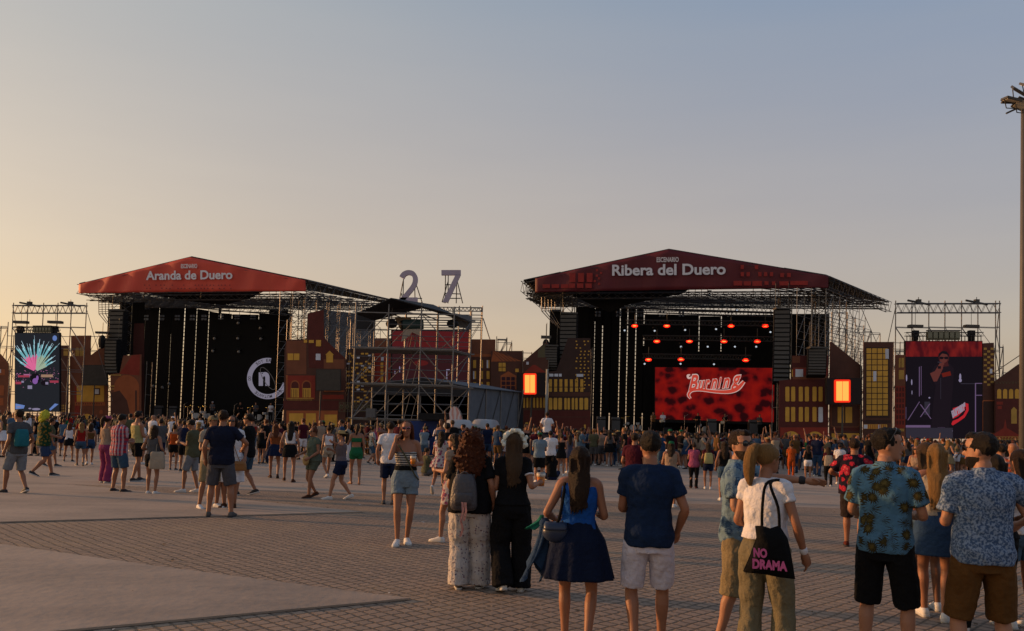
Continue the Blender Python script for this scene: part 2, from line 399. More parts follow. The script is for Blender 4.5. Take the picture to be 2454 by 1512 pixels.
def flat_thing(name, label, cat, pl, off, Z, poly, key, prints=(), group=None, th=.12, back=True):
    """a printed scenery flat with its print layers and the scaffold legs behind it"""
    P = [pl.p(*Z(*q), off) for q in poly]; root = empty(name, base_of(P), label, cat, group)
    MB().slab(P, pl.n, th, key if not isinstance(key, str) else pm(key)).build('panel', None, root)
    for i, (k, shapes) in enumerate(prints):
        o_ = .006 * (i + 1)
        for sh in shapes: MB().slab([pl.p(*Z(*q), off - o_ - .004, False) for q in sh], pl.n, .005, pm(k)).build('printed_' + {'yellow': 'window', 'white': 'window', 'gold': 'window'}.get(k, 'shape'), None, root)
    if back:
        xs = [p for p in P]; lo = min(xs, key=lambda p: p.x); hi = max(xs, key=lambda p: p.x)
        zt = max(p.z for p in P); mb = MB()
        for q in (lo, hi):
            top = zt * .92; c = Vector((q.x, q.y, 0)) + pl.n * .5
            mb.tube(c, c + Vector((0, 0, top)), .03, 4)
            for z in range(2, int(top), 2): mb.tube(c + Vector((0, 0, z)), c + pl.n * 1.2 + Vector((0, 0, z)), .025, 4)
            mb.tube(c + pl.n * 1.2, c + pl.n * 1.2 + Vector((0, 0, top)), .03, 4)
        mb.build('scaffold_leg', STEEL, root)
    return root

# ================================================================== the two main stages
def line_array(pl, off, Z, x0, y0, x1, y1, curve, label, ncab=12, group='hanging loudspeaker arrays'):
    a, b = pl.p(*Z(x0, y0), off), pl.p(*Z(x1, y1), off)
    w_ = abs(b.x - a.x); h = a.z - b.z; c = (a + b) / 2; c.z = b.z
    root = empty('line_array', c, label, 'loudspeaker', group)
    fr = MB(); fr.box(Vector((c.x, c.y, a.z + .12)) + pl.n * .4, (w_ * .95, .9, .14)); fr.build('rigging_frame', STEELD, root)
    for i in range(ncab):
        t = i / (ncab - 1); z = a.z - (i + .5) * h / ncab; ang = -curve * t * t
        ct = Vector((c.x, c.y, z)) + pl.n * (.4 + curve * .9 * t * t * t)
        m_ = MB(); rot = Matrix.Rotation(math.atan2(pl.d.y, pl.d.x), 3, 'Z') @ Matrix.Rotation(ang, 3, 'X')
        m_.box(ct, (w_, .7, h / ncab * .93), BLK, rot)
        m_.box(ct - (rot @ Vector((0, .36, 0))), (w_ * .9, .02, h / ncab * .7), STEELD, rot)
        m_.build('cabinet', None, root)
    for s_ in (-.4, .4):
        MB().tube(Vector((c.x, c.y, a.z + .1)) + pl.n * .4 + pl.d * w_ * s_, Vector((c.x, c.y, a.z + 2.2)) + pl.n * .4 + pl.d * w_ * s_, .02, 4).build('chain', STEELD, root)
    return root
def banner_mat(key, c, tr=.0):
    m = mat('banner_' + key, c, .6, .18, .5, .5, bscale=1.2, stretch=(1, 1, .6))
    return m
def stage(side):
    right = side == 'right'
    if right:
        Z = D0; L, Rr = pt(1255, 680, 71.5), pt(1980, 662, 66.0)
        apex, eL, eR, bL, bR = (1603, 597), (1255, 672), (1980, 660), (1283, 701), (1985, 690)
        backR, tailR, skin = pt(2130, 725, 78), pt(2124, 751, 78), (.095, .011, .017)
        title, tx, ty, tw, th = 'Ribera del Duero', 1601, 646, 272, 27
        sx, sy, sw, sh = 1600, 622, 53, 12
    else:
        Z = D0; L, Rr = pt(190, 690, 79), pt(735, 685, 73.7)
        apex, eL, eR, bL, bR = (458, 615), (190, 680), (735, 671), (190, 703), (733, 698)
        backR, tailR, skin = pt(985, 730, 87), pt(982, 752, 87), (.52, .062, .040)  # banner colour includes the glow of sun through the cloth
        title, tx, ty, tw, th = 'Aranda de Duero', 452, 659, 207, 22
        sx, sy, sw, sh = 453, 637.5, 39, 10.5
    pl = Plane(L, Rr); n = pl.n; up = Vector((0, 0, 1))
    p = lambda u, v, o=0, c=True: pl.p(u, v, o, c)
    root = empty('concert_stage', base_of([pl.p(apex[0], 1100, 3)]),
                 ('dark red gabled festival stage with a big red screen and red lamps lit' if right else 'orange red gabled festival stage with black drapes and round white emblem'), 'stage')
    A, EL, ER, BL, BR = p(*apex), p(*eL), p(*eR), p(*bL), p(*bR)
    # --- fascia banner: folded cloth grid
    fm = banner_mat(side, skin); N, K = 90, 9; vs = []; rnd = random.Random(5)
    fold = [(rnd.random() * 6.28, rnd.uniform(3, 9), rnd.uniform(.3, 1.1)) for _ in range(5)]
    def dis(s_, t):
        return sum(math.sin(s_ * f * 6.28 * 1.3 + t * 2.6 * k + ph) for ph, f, k in fold) * .028 * (1 + .5 * t)
    for i in range(N + 1):
        s_ = i / N; u = bL[0] + (bR[0] - bL[0]) * s_
        ub = bL[0] + (bR[0] - bL[0]) * s_; vb = bL[1] + (bR[1] - bL[1]) * s_ - 1.0 * math.sin(math.pi * s_)
        if u < apex[0]: f = (u - eL[0]) / (apex[0] - eL[0]); vt = eL[1] + (apex[1] - eL[1]) * f
        else: f = (u - apex[0]) / (eR[0] - apex[0]); vt = apex[1] + (eR[1] - apex[1]) * f
        for j in range(K + 1):
            t = j / K; q = p(u, vt + 1.5 + (vb - vt - 1.5) * t); vs.append(q - n * (.12 + dis(s_, t)))
    fs = [(i * (K + 1) + j, i * (K + 1) + j + 1, (i + 1) * (K + 1) + j + 1, (i + 1) * (K + 1) + j) for i in range(N) for j in range(K)]
    ban = MB().add(vs, fs).build('fascia_banner', fm, root, smooth=True)
    so = ban.modifiers.new('s', 'SOLIDIFY'); so.thickness = .03
    wt = mat('banner_lettering', (.62, .62, .68), .7)
    ang = ray  # lettering follows the roll of the pixels through p()
    def txt(t, u, v, w_, h_, off, m, bold, parent, name, plane=None, shear=0, slope=-.012):
        f = (plane or pl).p; c = f(u, v, off, False); ex = f(u + w_ / 2, v + slope * w_ / 2, off, False) - f(u - w_ / 2, v - slope * w_ / 2, off, False); ey = f(u, v - h_ / 2, off, False) - f(u, v + h_ / 2, off, False)
        return text_on(MB(), t, c, ex, ey, bold, None, shear).build(name, m, parent)
    txt(title, tx, ty, tw, th, -.34, wt, .028, ban, 'lettering')
    txt('ESCENARIO', sx, sy, sw, sh, -.34, mat('thin_lettering', (.62, .58, .60), .7), .030, ban, 'lettering')
    if right:
        mb = MB(); rm = mat('banner_print_red', (.26, .018, .014), .6, .2, 3)
        S = [(1383 - 18 + k * 20.5, 654, 1397 - 18 + k * 20.5, 676) for k in range(3)] + [(1363 + k * 20, 679, 1378 + k * 20, 690) for k in range(3)] + [(1300 + k * 22, 681, 1318 + k * 22, 690) for k in range(3)]
        S += [(1428 + (k % 2) * 10 - (k // 3) * 5, 645 + k * 6.5, 1433 + (k % 2) * 10 - (k // 3) * 5, 650 + k * 6.5) for k in range(6)]
        S += [(1793 - 18 + k * 14, 652, 1801 - 18 + k * 14, 662) for k in (0, 1, 3, 4, 5)] + [(1775 + k * 34, 635, 1783 + k * 34, 645) for k in range(2)]
        S += [(1870 + k * 16, 654, 1879 + k * 16, 664) for k in range(2)] + [(1758, 673, 1779, 684), (1782, 674, 1800, 684), (1803, 673, 1826, 685), (1832, 674, 1842, 683), (1850, 674, 1858, 683), (1868, 674, 1890, 684), (1894, 673, 1936, 683)]
        for (x0, y0, x1, y1) in S:
            MB().slab([p(x, y, -.31) for x, y in rect(x0, y0, x1, y1)], n, .01).build('printed_window', rm, ban)
    else:
        mb = MB(); rm = mat('banner_print_dark', (.13, .02, .025), .7, .2, 3)
        for k in range(46):
            x = 345 + k * 4.6 + (k % 3); y = 682 + (k % 2) * 8
            if rnd.random() < .75: MB().slab([p(a_, b_2, -.31) for a_, b_2 in rect(x, y, x + 2.6, y + 2.4)], n, .01).build('printed_window', rm, ban)
    # --- roof frame: purlins, rafters, cover strips
    dn = 11.0
    aB = A + n * dn; lB = EL + n * dn; rB = backR
    rf = MB()
    for k in range(12):
        t = k / 11; l_, a_, r_ = EL.lerp(lB, t), A.lerp(aB, t), ER.lerp(rB, t)
        dz = Vector((0, 0, -.25)); rf.tube(l_ + dz, a_ + dz, .06, 4); rf.tube(a_ + dz, r_ + dz, .06, 4)
    for k in range(14):
        f_ = k / 13; a1, b1 = EL.lerp(A, f_), lB.lerp(aB, f_); rf.tube(a1, b1, .04, 4)
        a1, b1 = ER.lerp(A, f_), rB.lerp(aB, f_); rf.tube(a1, b1, .04, 4)
    for k in range(6):                                # low tie trusses: the many level lines under the gable
        t = .12 + k * .15; l_ = EL.lerp(lB, t); r_ = ER.lerp(rB, t); z = Vector((0, 0, -1.3 + .12 * k))
        l_, r_ = l_ + z, r_ + z
        l_.z = r_.z = min(l_.z, r_.z) + .1; rf.truss(l_, r_, .5, .035, 34, h=.5)
        mid = (l_ + r_) / 2
        for q in (.25, .5, .75): rf.tube(l_.lerp(r_, q), EL.lerp(lB, t).lerp(ER.lerp(rB, t), q) + Vector((0, 0, .6 + 1.6 * (1 - abs(q - .5) * 2))), .03, 4)
    rf.build('roof_frame', STEELD, root)
    ev = MB()
    for (a1, b1) in ((ER, rB),):
        ev.truss(a1 - up * .55, b1 - up * .45, .5, .032, 26, h=.95)
    ev.truss(EL - up * .45 + pl.d * .4 + n * .7, ER - up * .45 + n * .7, .5, .035, 60, h=.8)
    ev.truss(EL - up * .5, lB - up * .5, .5, .035, 14, h=.9)
    ev.build('eave_truss', STEELD if right else STEEL, root)
    cv = MB(); wst = 1.5
    for (e0, e1, a0, a1) in ((ER, rB, A, aB), (EL, lB, A, aB)):
        i0, i1 = e0.lerp(a0, .26 if right else .05), e1.lerp(a1, .26 if right else .05)
        cv.slab([e0, e1, i1, i0], up, .08)
    f0, f1 = .0, .10
    cv.slab([EL + n * .1, A + n * .1, A + n * 1.6, EL + n * 1.6], up, .07); cv.slab([A + n * .1, ER + n * .1, ER.lerp(rB, .14), A + n * 1.6], up, .07)
    cv.build('roof_cover', mat('roof_pvc', (.05, .045, .045), .6), root)
    # dark liner that hangs as an inverted triangle below the fascia
    if right: T = [(1330, 692), (1660, 688), (1636, 703), (1507, 729), (1462, 748), (1424, 733), (1380, 712)]
    else: T = [(335, 696), (640, 694), (596, 716), (535, 731), (505, 728), (440, 720), (370, 706)]
    MB().slab([p(x, y, 2.5) for x, y in T], n, .05).build('liner', BLACK, root)
    # --- roof masts (scaffold towers) left and right of the opening
    def tower(u0, u1, vtop, vbot, off, w2=1.6):
        tw_ = MB()
        a1, b1 = p(u0, vtop, off), p(u1, vtop, off); zb = p(u0, vbot, off).z; z = zb; w3 = n * w2
        b1.z = a1.z
        for q in (a1, b1, a1 + w3, b1 + w3): tw_.tube(Vector((q.x, q.y, zb)), q, .045, 4)
        while z < a1.z:
            z2 = min(z + 1.0, a1.z)
            Q = [Vector((q.x, q.y, z)) for q in (a1, b1, b1 + w3, a1 + w3)]; Qt = [Vector((q.x, q.y, z2)) for q in Q]
            for i in range(4):
                tw_.tube(Q[i], Q[(i + 1) % 4], .03, 4); tw_.tube(Q[i], Qt[(i + 1) % 4], .026, 4)
            z = z2
        tw_.build('roof_tower', STEELD, root)
    tw_ = MB()
    if right:
        for T_ in ((1345, 1372, 706, 1040, 1.5), (1870, 1898, 706, 1060, 1.5), (1955, 1985, 700, 1060, 4)): tower(*T_)
        # slanting wing brackets
        for k in range(5):
            a1 = p(1298 + k * 8, 712 + k, 1 + k * .5); b1 = p(1326 + k * 8, 775 + k * 6, 1 + k * .5); c1 = p(1298 + k * 8, 745, 1 + k * .5)
            tw_.tube(a1, c1, .04, 4); tw_.tube(c1, b1, .04, 4); tw_.tube(a1, p(1345, 706 + k * 2, 1 + k * .5), .04, 4); tw_.tube(c1, p(1345, 745, 1 + k * .5), .03, 4)
        for k in range(7): tw_.tube(p(1298, 712 + k * 5.5, 1), p(1345, 711 + k * 5.5, 2.5), .028, 4)
    else:
        for T_ in ((262, 292, 712, 1010, 1.5), (698, 726, 706, 1010, 1.5), (760, 776, 706, 1010, 4)): tower(*T_)
        for k in range(5):
            a1 = p(236 + k * 8, 714 + k, 1 + k * .5); b1 = p(256 + k * 8, 775 + k * 6, 1 + k * .5); c1 = p(237 + k * 8, 752, 1 + k * .5)
            tw_.tube(a1, c1, .04, 4); tw_.tube(c1, b1, .04, 4); tw_.tube(a1, p(290, 710 + k * 2, 1 + k * .5), .04, 4); tw_.tube(c1, p(290, 750, 1 + k * .5), .03, 4)
        for k in range(7): tw_.tube(p(236, 714 + k * 5.5, 1), p(290, 713 + k * 5.5, 2.5), .028, 4)
    tw_.build('wing_bracket', STEEL, root)
    # --- side scaffold wall that runs back on the right
    sd = MB(); e0, e1 = ER - up * 1.1, rB - up * 1.3; nb = 9
    for lay in (0.0, 1.2, 2.4):
        for k in range(nb + 1):
            t = k / nb; q = e0.lerp(e1, t * .88) - Vector((lay, 0, 0)); top = q.z - (0 if t < .55 else (t - .55) * 9); q.z = top
            sd.tube(Vector((q.x, q.y, 0)), q, .027, 4)
            if k < nb:
                t2 = (k + 1) / nb; q2 = e0.lerp(e1, t2 * .88) - Vector((lay, 0, 0)); q2.z -= (0 if t2 < .55 else (t2 - .55) * 9)
                z = 2.0
                while z < q.z:
                    if z < q2.z: sd.tube(Vector((q.x, q.y, z)), Vector((q2.x, q2.y, z)), .022, 4)
                    if lay != 1.2 and z + 1.0 < q2.z and int(z / .65) % 3 == 0: sd.tube(Vector((q.x, q.y, z)), Vector((q2.x, q2.y, z + 2)), .024, 4)
                    z += .65
                sd.tube(q, q2, .03, 4)
    sd.build('side_scaffold', STEEL, root)
    # --- deck
    dk = MB()
    if right: DL, DR, dv = (1408, 1870, 1036)
    else: DL, DR, dv = (338, 690, 1001)
    pts = [p(DL, dv, .6), p(DR, dv, .6)]; zt = 1.65 + (1.9 if False else 0)
    zt = 1.75
    q = [Vector((pts[0].x, pts[0].y, 0)), Vector((pts[1].x, pts[1].y, 0)), Vector((pts[1].x, pts[1].y, 0)) + n * 11.5, Vector((pts[0].x, pts[0].y, 0)) + n * 11.5]
    dk.slab(q, up, zt); dk.build('deck', BLK, root)
    return pl, root, p, zt, txt
def vpanel(mb, p, u0, u1, vt, off, zb, n, th=.08, vm=900, vt2=None):
    """vertical panel whose top edge is drawn at vt and which hangs straight down to height zb"""
    a, b = p(u0, vt, off), p(u1, vt if vt2 is None else vt2, off)
    mb.slab([a, b, Vector((b.x, b.y, zb)), Vector((a.x, a.y, zb))], n, th)
def drapes(root, p, n, edges, tops, off, zb, gaps, vgap):
    for i in range(len(edges) - 1):
        mb = MB(); vpanel(mb, p, edges[i] + (.95 if i else 0), edges[i + 1] - (.95 if i < len(edges) - 2 else 0), tops[i][0], off, zb, n, vt2=tops[i][1])
        mb.build('drape', BLACK, root)
    for x, y0, y1 in gaps:                              # short pieces closing the slit above / below the open stretch
        mb = MB(); a = p(x - 3, y0, off + .3); b = p(x + 3, y0, off + .3); c = p(x, y1, off + .3)
        mb.slab([a, b, Vector((b.x, b.y, c.z)), Vector((a.x, a.y, c.z))], n, .05); mb.build('drape_strip', BLACK, root)

# ---------------------------------------------------------------- right stage
PR, RS, pr, zdR, txtR = stage('right'); nR = PR.n
OFF = 10.5
edges = [1408, 1427, 1446, 1466, 1487, 1505, 1525, 1544, 1676, 1729, 1862]
tops = [(735, 735), (700, 700), (700, 702), (736, 737), (737, 738), (739, 740), (741, 742), (752, 756), (758, 758), (754, 754)]
drapes(RS, pr, nR, edges, tops, OFF, zdR, [(1466, 740, 990), (1446, 742, 780), (1505, 900, 945), (1525, 960, 985), (1544, 775, 810), (1544, 828, 990), (1676, 842, 1000), (1729, 785, 800), (1729, 842, 1000), (1427, 740, 770)], 0)
bk = MB()
for v in range(742, 1000, 9): bk.tube(pr(1412, v, OFF + 1), pr(1860, v + 8, OFF + 1), .05, 4)
for u in range(1415, 1860, 27): bk.tube(pr(u, 745, OFF + 1.4), Vector((*pr(u, 745, OFF + 1.4).xy, 0)), .03, 4)
bk.truss(pr(1400, 716, OFF - 1), pr(1862, 734, OFF - 1), .45, .035, 46); bk.truss(pr(1400, 730, OFF - 3), pr(1862, 745, OFF - 3), .45, .035, 46)
bk.truss(pr(1500, 742, OFF - 5), pr(1862, 754, OFF - 5), .4, .03, 40)
bk.build('back_scaffold', STEELD, RS)
# side blacks between mast and opening
for a_ in ((1858, 1895, 742, 3, 0), (1895, 1988, 752, 6.5, 8.2), (1318, 1345, 741, 2.5, 6), (1380, 1412, 735, 5, zdR)): mb = MB(); vpanel(mb, pr, *a_, nR); mb.build('side_drape', BLACK, RS)
# big video screen: lava red with dark blots, band lettering and swoosh
def lava():
    m = mat('screen_lava', (.01, .002, .002), .7, spec=.04); n_, l_, b = nodes(m)
    tc = [x for x in n_ if x.type == 'TEX_COORD'][0]
    v = n_.new('ShaderNodeTexVoronoi'); v.inputs['Scale'].default_value = .9; v.inputs['Randomness'].default_value = .95; mp = n_.new('ShaderNodeMapping'); mp.inputs['Scale'].default_value = (1, 1, 1.25)
    nz = n_.new('ShaderNodeTexNoise'); nz.inputs['Scale'].default_value = 1.5; l_.new(tc.outputs['Object'], mp.inputs[0]); l_.new(mp.outputs[0], v.inputs['Vector']); l_.new(tc.outputs['Object'], nz.inputs['Vector'])
    d = mth(n_, l_, 'ADD', v.outputs['Distance'], mth(n_, l_, 'MULTIPLY', mth(n_, l_, 'SUBTRACT', nz.outputs['Fac'], .5), .8))
    rp = n_.new('ShaderNodeValToRGB'); e = rp.color_ramp.elements; e[0].position = .30; e[0].color = (.035, .004, .006, 1); e[1].position = .5; e[1].color = (.26, .008, .008, 1)
    e2 = rp.color_ramp.elements.new(.85); e2.color = (.40, .012, .008, 1); l_.new(d, rp.inputs[0]); l_.new(rp.outputs[0], b.inputs['Emission Color']); b.inputs['Emission Strength'].default_value = .27
    return m
scr = empty('video_screen', base_of([pr(1715, 1010, 8)]), 'wide red video screen with white script band lettering at the back of the stage', 'screen')
mb = MB(); mb.slab([pr(1568, 879, 8), pr(1862, 879, 8), pr(1862, 1018, 8), pr(1568, 1012, 8)], nR, .15); mb.build('cabinet_frame', BLK, scr)
mb = MB(); mb.slab([pr(1570, 880, 7.98), pr(1861, 882, 7.98), pr(1861, 1012, 7.98), pr(1570, 1004, 7.98)], nR, .015); mb.build('display', lava(), scr)
mw, mr_ = emitter('logo_outline', (.62, .42, .38), .5), emitter('logo_red', (.50, .05, .03), .55)
sz = 0
W_ = [('B', 1662, 917, 26, 42), ('u', 1681, 924, 18, 26), ('r', 1695, 922, 15, 26), ('n', 1711, 920, 18, 26), ('i', 1725, 917, 10, 28), ('n', 1740, 918, 20, 26), ('g', 1764, 918, 26, 40)]
lo = MB(); li = MB()
for ch, u, v, a_, b_2 in W_:
    for mm, bold, o_, g_ in ((lo, .075, 7.90, 1.0), (li, .022, 7.87, .88)):
        c = pr(u, v, o_); ex = pr(u + a_ * g_ / 2, v - .08 * a_ / 2, o_) - pr(u - a_ * g_ / 2, v + .08 * a_ / 2, o_); ey = pr(u, v - b_2 * g_ / 2, o_) - pr(u, v + b_2 * g_ / 2, o_)
        text_on(mm, ch, c, ex, ey, bold, None, .35)
def ribbon(mb, pts, ws, o_, f, nrm):
    S = [crom([(a, b, w2) for (a, b), w2 in zip(pts, ws)], i / 5) for i in range((len(pts) - 1) * 5 + 1)]
    Lp, Rp = [], []
    for i, (x, y, w2) in enumerate(S):
        x2, y2, _ = S[min(i + 1, len(S) - 1)]; x1, y1, _ = S[max(i - 1, 0)]; d = Vector((x2 - x1, y2 - y1)).normalized(); q = Vector((-d.y, d.x)) * w2 / 2
        Lp.append(f(x + q.x, y + q.y, o_, False)); Rp.append(f(x - q.x, y - q.y, o_, False))
    k = len(Lp); mb.add(Lp + Rp, [(i, i + 1, k + i + 1, k + i) for i in range(k - 1)])
sw = [(1655, 955), (1650, 946), (1658, 936), (1680, 934), (1715, 938), (1748, 938), (1768, 930), (1783, 914)]
ribbon(lo, sw, [5, 8, 8, 8, 9, 11, 13, 9], 7.90, pr, nR); ribbon(li, sw, [2, 5, 4.5, 5, 6, 8, 9, 5], 7.87, pr, nR)
ribbon(lo, [(1654, 898), (1648, 900), (1651, 906), (1660, 902)], [3, 5, 5, 3], 7.9, pr, nR)
lo.build('lettering_outline', mw, scr); li.build('lettering', mr_, scr)
# lamps: red strobes and small moving heads
redlit, core, whl = emitter('strobe_red', (1, .015, .006), 1.3), emitter('strobe_core', (1, .16, .03), 1.8), emitter('head_white', (.5, .55, .62), .6)
lamps = [(1521, 781), (1598, 781), (1752, 781), (1834, 781), (1574, 818), (1652, 818), (1735, 818), (1815, 818), (1554, 862), (1632, 861), (1787, 863)]
rows = ['upper', 'upper', 'upper', 'upper', 'middle', 'middle', 'middle', 'middle', 'lower', 'lower', 'lower']; nth = ['first', 'second', 'third', 'fourth', 'first', 'second', 'third', 'fourth', 'first', 'second', 'third']
for i, (u, v) in enumerate(lamps):
    c = pr(u, v, 5); r_ = empty('stage_strobe', c, f'glowing red stage lamp, {nth[i]} from the left in the {rows[i]} row', 'stage lamp', 'red lamps glowing over the stage')
    q = Matrix.Rotation(math.atan2(PR.d.y, PR.d.x), 3, 'Z')
    MB().box(c + nR * .16, (.66, .3, .36), BLK, q).build('housing', None, r_)
    MB().ball(c, (.30, .10, .16), 12, redlit, q).build('lens', None, r_, True); MB().ball(c - nR * .07, (.19, .05, .075), 10, core, q).build('tube', None, r_, True)
    MB().tube(c + nR * .16, c + nR * .16 + Vector((0, 0, 1.2)), .03, 4).build('bracket', STEELD, r_)
heads = [(1497, 792), (1569, 793), (1642, 791), (1716, 789), (1632, 831), (1696, 831), (1761, 831), (1812, 831), (1545, 872), (1631, 872), (1711, 873), (1766, 744), (1700, 706), (1846, 796)]
for i, (u, v) in enumerate(heads):
    c = pr(u, v, 5.5); r_ = empty('moving_head', c, 'small unlit moving head lamp hanging among the red stage lamps', 'stage lamp', 'small moving heads hung over the red stage')
    MB().box(c + Vector((0, 0, .32)), (.34, .3, .12), BLK).build('base', None, r_); MB().ball(c + nR * .1, (.15, .2, .17), 8).build('head', BLK, r_); MB().ball(c - nR * .1, (.09, .03, .08), 8).build('lens', whl, r_)  # lens has a faint pale emission of its own
for T in ((1500, 1860, 772, 5), (1540, 1860, 809, 5), (1540, 1800, 853, 5)):
    mb = MB(); mb.truss(pr(T[0], T[2], T[3]), pr(T[1], T[2] + 4, T[3]), .4, .03, 40); o = mb.build('lighting_truss', STEELD, RS)
for (u, v) in [(1588 + 0, 758), (1600, 745), (1693, 712), (1775, 702), (1790, 725), (1697, 755)]: pass
for i, u in enumerate((1433, 1483, 1533, 1586, 1633, 1750, 1803)):
    c = pr(u, 752, 8.5); mb = MB()
    for a_ in (-1, 1):
        for b_2 in (-1, 1): mb.box(c + PR.d * .16 * a_ + Vector((0, 0, .16 * b_2)), (.2, .1, .2))
    o = mb.build('blinder', mat('lamp_glass_grey', (.16, .17, .18), .3)); tag(o, 'four lens grey blinder lamp in the row above the drapes of the red stage', 'stage lamp', 'blinders above the red stage')
# speakers
line_array(PR, .5, D0, 1341, 753, 1380, 910, .35, 'tall black line array hanging at the left of the red screen stage', 16)
line_array(PR, -2.5, D0, 1855, 742, 1893, 918, .35, 'tall black line array hanging at the right of the red screen stage', 16)
line_array(PR, -.4, D0, 1304, 831, 1335, 890, .45, 'short curved speaker array hanging outermost left of the red screen stage', 9)
line_array(PR, -3.2, D0, 1936, 836, 1982, 901, .30, 'short curved speaker array hanging outermost right of the red screen stage', 9)
# backline: amplifiers, drum kit, stands
GEAR = mat('gear_grey', (.09, .09, .095), .5)
def gear(kind, c, n, lab, grp=None):
    r_ = empty(kind, c, lab, kind.replace('_', ' '), grp)
    if kind == 'amplifier':
        MB().box(c + Vector((0, 0, .55)), (.9, .45, 1.1), BLK).build('cabinet', None, r_); MB().box(c + Vector((0, -.24, .55)), (.8, .02, .9), GEAR).build('grille', None, r_); MB().box(c + Vector((0, 0, 1.22)), (.8, .35, .22), GEAR).build('head', None, r_)
    elif kind == 'drum_kit':
        mm = mat('drum_white', (.42, .42, .42), .3)
        for x, y, z, r, h in ((0, 0, .35, .3, .45), (-.5, .1, .75, .18, .22), (.5, .1, .75, .18, .22), (.75, .35, .4, .22, .4), (-.7, .4, .6, .18, .15)):
            a_ = c + Vector((x, y, z)); MB().tube(a_ - Vector((0, h / 2, 0)) if x == 0 else a_ - Vector((0, 0, h / 2)), a_ + Vector((0, h / 2, 0)) if x == 0 else a_ + Vector((0, 0, h / 2)), r, 14).build('drum', mm, r_)
        for x, z in ((-.9, 1.25), (.9, 1.3), (-.45, 1.4)):
            MB().tube(c + Vector((x, 0, z)), c + Vector((x, 0, z + .02)), .24, 12).build('cymbal', mat('cymbal', (.5, .38, .12), .3, metal=.9), r_); MB().tube(c + Vector((x, 0, 0)), c + Vector((x, 0, z)), .015, 4).build('stand', STEEL, r_)
    elif kind == 'microphone_stand':
        MB().tube(c, c + Vector((0, 0, 1.45)), .018, 5).build('pole', STEEL, r_); MB().tube(c, c + Vector((0, 0, .03)), .16, 10).build('base', STEELD, r_); MB().tube(c + Vector((0, 0, 1.4)), c + Vector((.3, 0, 1.62)), .015, 5).build('boom', STEEL, r_)
    elif kind == 'floor_monitor':
        P = [c + Vector(q) for q in ((-.35, -.25, 0), (-.35, .25, 0), (-.35, .25, .3), (-.35, -.05, .4))]
        MB().slab(P, (1, 0, 0), .7).build('wedge', BLK, r_); MB().box(c + Vector((0, .17, .3)), (.6, .02, .2), GEAR).build('grille', None, r_)
def onstage(p, u, off, zt, v=1030): q = p(u, v, off); q.z = zt; return q
for u, k, off, lab in ((1440, 'amplifier', 7, 'black amplifier stack at the far left of the red stage'), (1475, 'amplifier', 8, 'black amplifier beside the far left stack on the red stage'), (1516, 'drum_kit', 8, 'pale drum kit at the left on the red stage'),
                       (1560, 'microphone_stand', 2, 'microphone stand near the left of the red stage'), (1640, 'microphone_stand', 2, 'microphone stand in the middle of the red stage'), (1705, 'amplifier', 6, 'amplifier below the middle of the red screen'),
                       (1690, 'drum_kit', 7, 'drum kit under the lettering of the red screen'), (1735, 'microphone_stand', 2, 'microphone stand right of the middle of the red stage'), (1805, 'amplifier', 5, 'amplifier at the right under the red screen'), (1600, 'floor_monitor', 1, 'floor monitor at the front left of the red stage'), (1765, 'floor_monitor', 1, 'floor monitor at the front right of the red stage')):
    gear(k, onstage(pr, u, off, zdR), nR, lab)

# ---------------------------------------------------------------- left stage
PL, LS, pL, zdL, txtL = stage('left'); nL = PL.n
edges = [318, 350, 383, 413, 444, 472, 501, 529, 556, 620, 686]
tops = [(717, 719), (720, 721), (722, 724), (712, 712), (734, 739), (740, 744), (746, 750), (750, 752), (753, 754), (752, 752)]
drapes(LS, pL, nL, edges, tops, OFF, zdL, [(350, 742, 762), (413, 700, 800), (472, 900, 990), (529, 700, 752), (529, 795, 990), (556, 800, 990), (620, 800, 990), (350, 952, 990), (383, 957, 990), (413, 955, 990), (444, 960, 990), (501, 960, 990)], 0)
bk = MB()
for v in range(722, 985, 9): bk.tube(pL(322, v, OFF + 1), pL(684, v + 10, OFF + 1), .05, 4)
for u in range(325, 684, 25): bk.tube(pL(u, 735, OFF + 1.4), Vector((*pL(u, 735, OFF + 1.4).xy, 0)), .03, 4)
bk.truss(pL(312, 708, OFF - 1), pL(690, 730, OFF - 1), .45, .035, 46); bk.truss(pL(312, 716, OFF - 3), pL(700, 740, OFF - 3), .45, .035, 46); bk.truss(pL(440, 730, OFF - 5), pL(700, 752, OFF - 5), .45, .035, 30)
bk.build('back_scaffold', STEELD, LS)
for a_ in ((289, 346, 722, 4, 8.2), (688, 700, 750, 4, zdL), (645, 690, 742, 6, 9.3)): mb = MB(); vpanel(mb, pL, *a_, nL); mb.build('side_drape', BLACK, LS)
mb = MB(); mb.slab([pL(322, 775, 1.8), pL(345, 775, 1.8), pL(345, 1010, 1.8), pL(310, 1010, 1.8), pL(318, 905, 1.8), pL(320, 800, 1.8)], nL, .05); mb.build('wing_drape', mat('wing_cloth', (.055, .014, .011), .85), LS)
line_array(PL, .5, D0, 258, 746, 289, 893, .3, 'tall black line array hanging left of the orange red stage', 14)
line_array(PL, -.2, D0, 250, 815, 276, 896, .3, 'short black speaker array hanging outermost left of the orange red stage', 10)
line_array(PL, .5, D0, 720, 817, 757, 880, .2, 'black speaker array hanging in front of the scenery right of the orange red stage', 7)
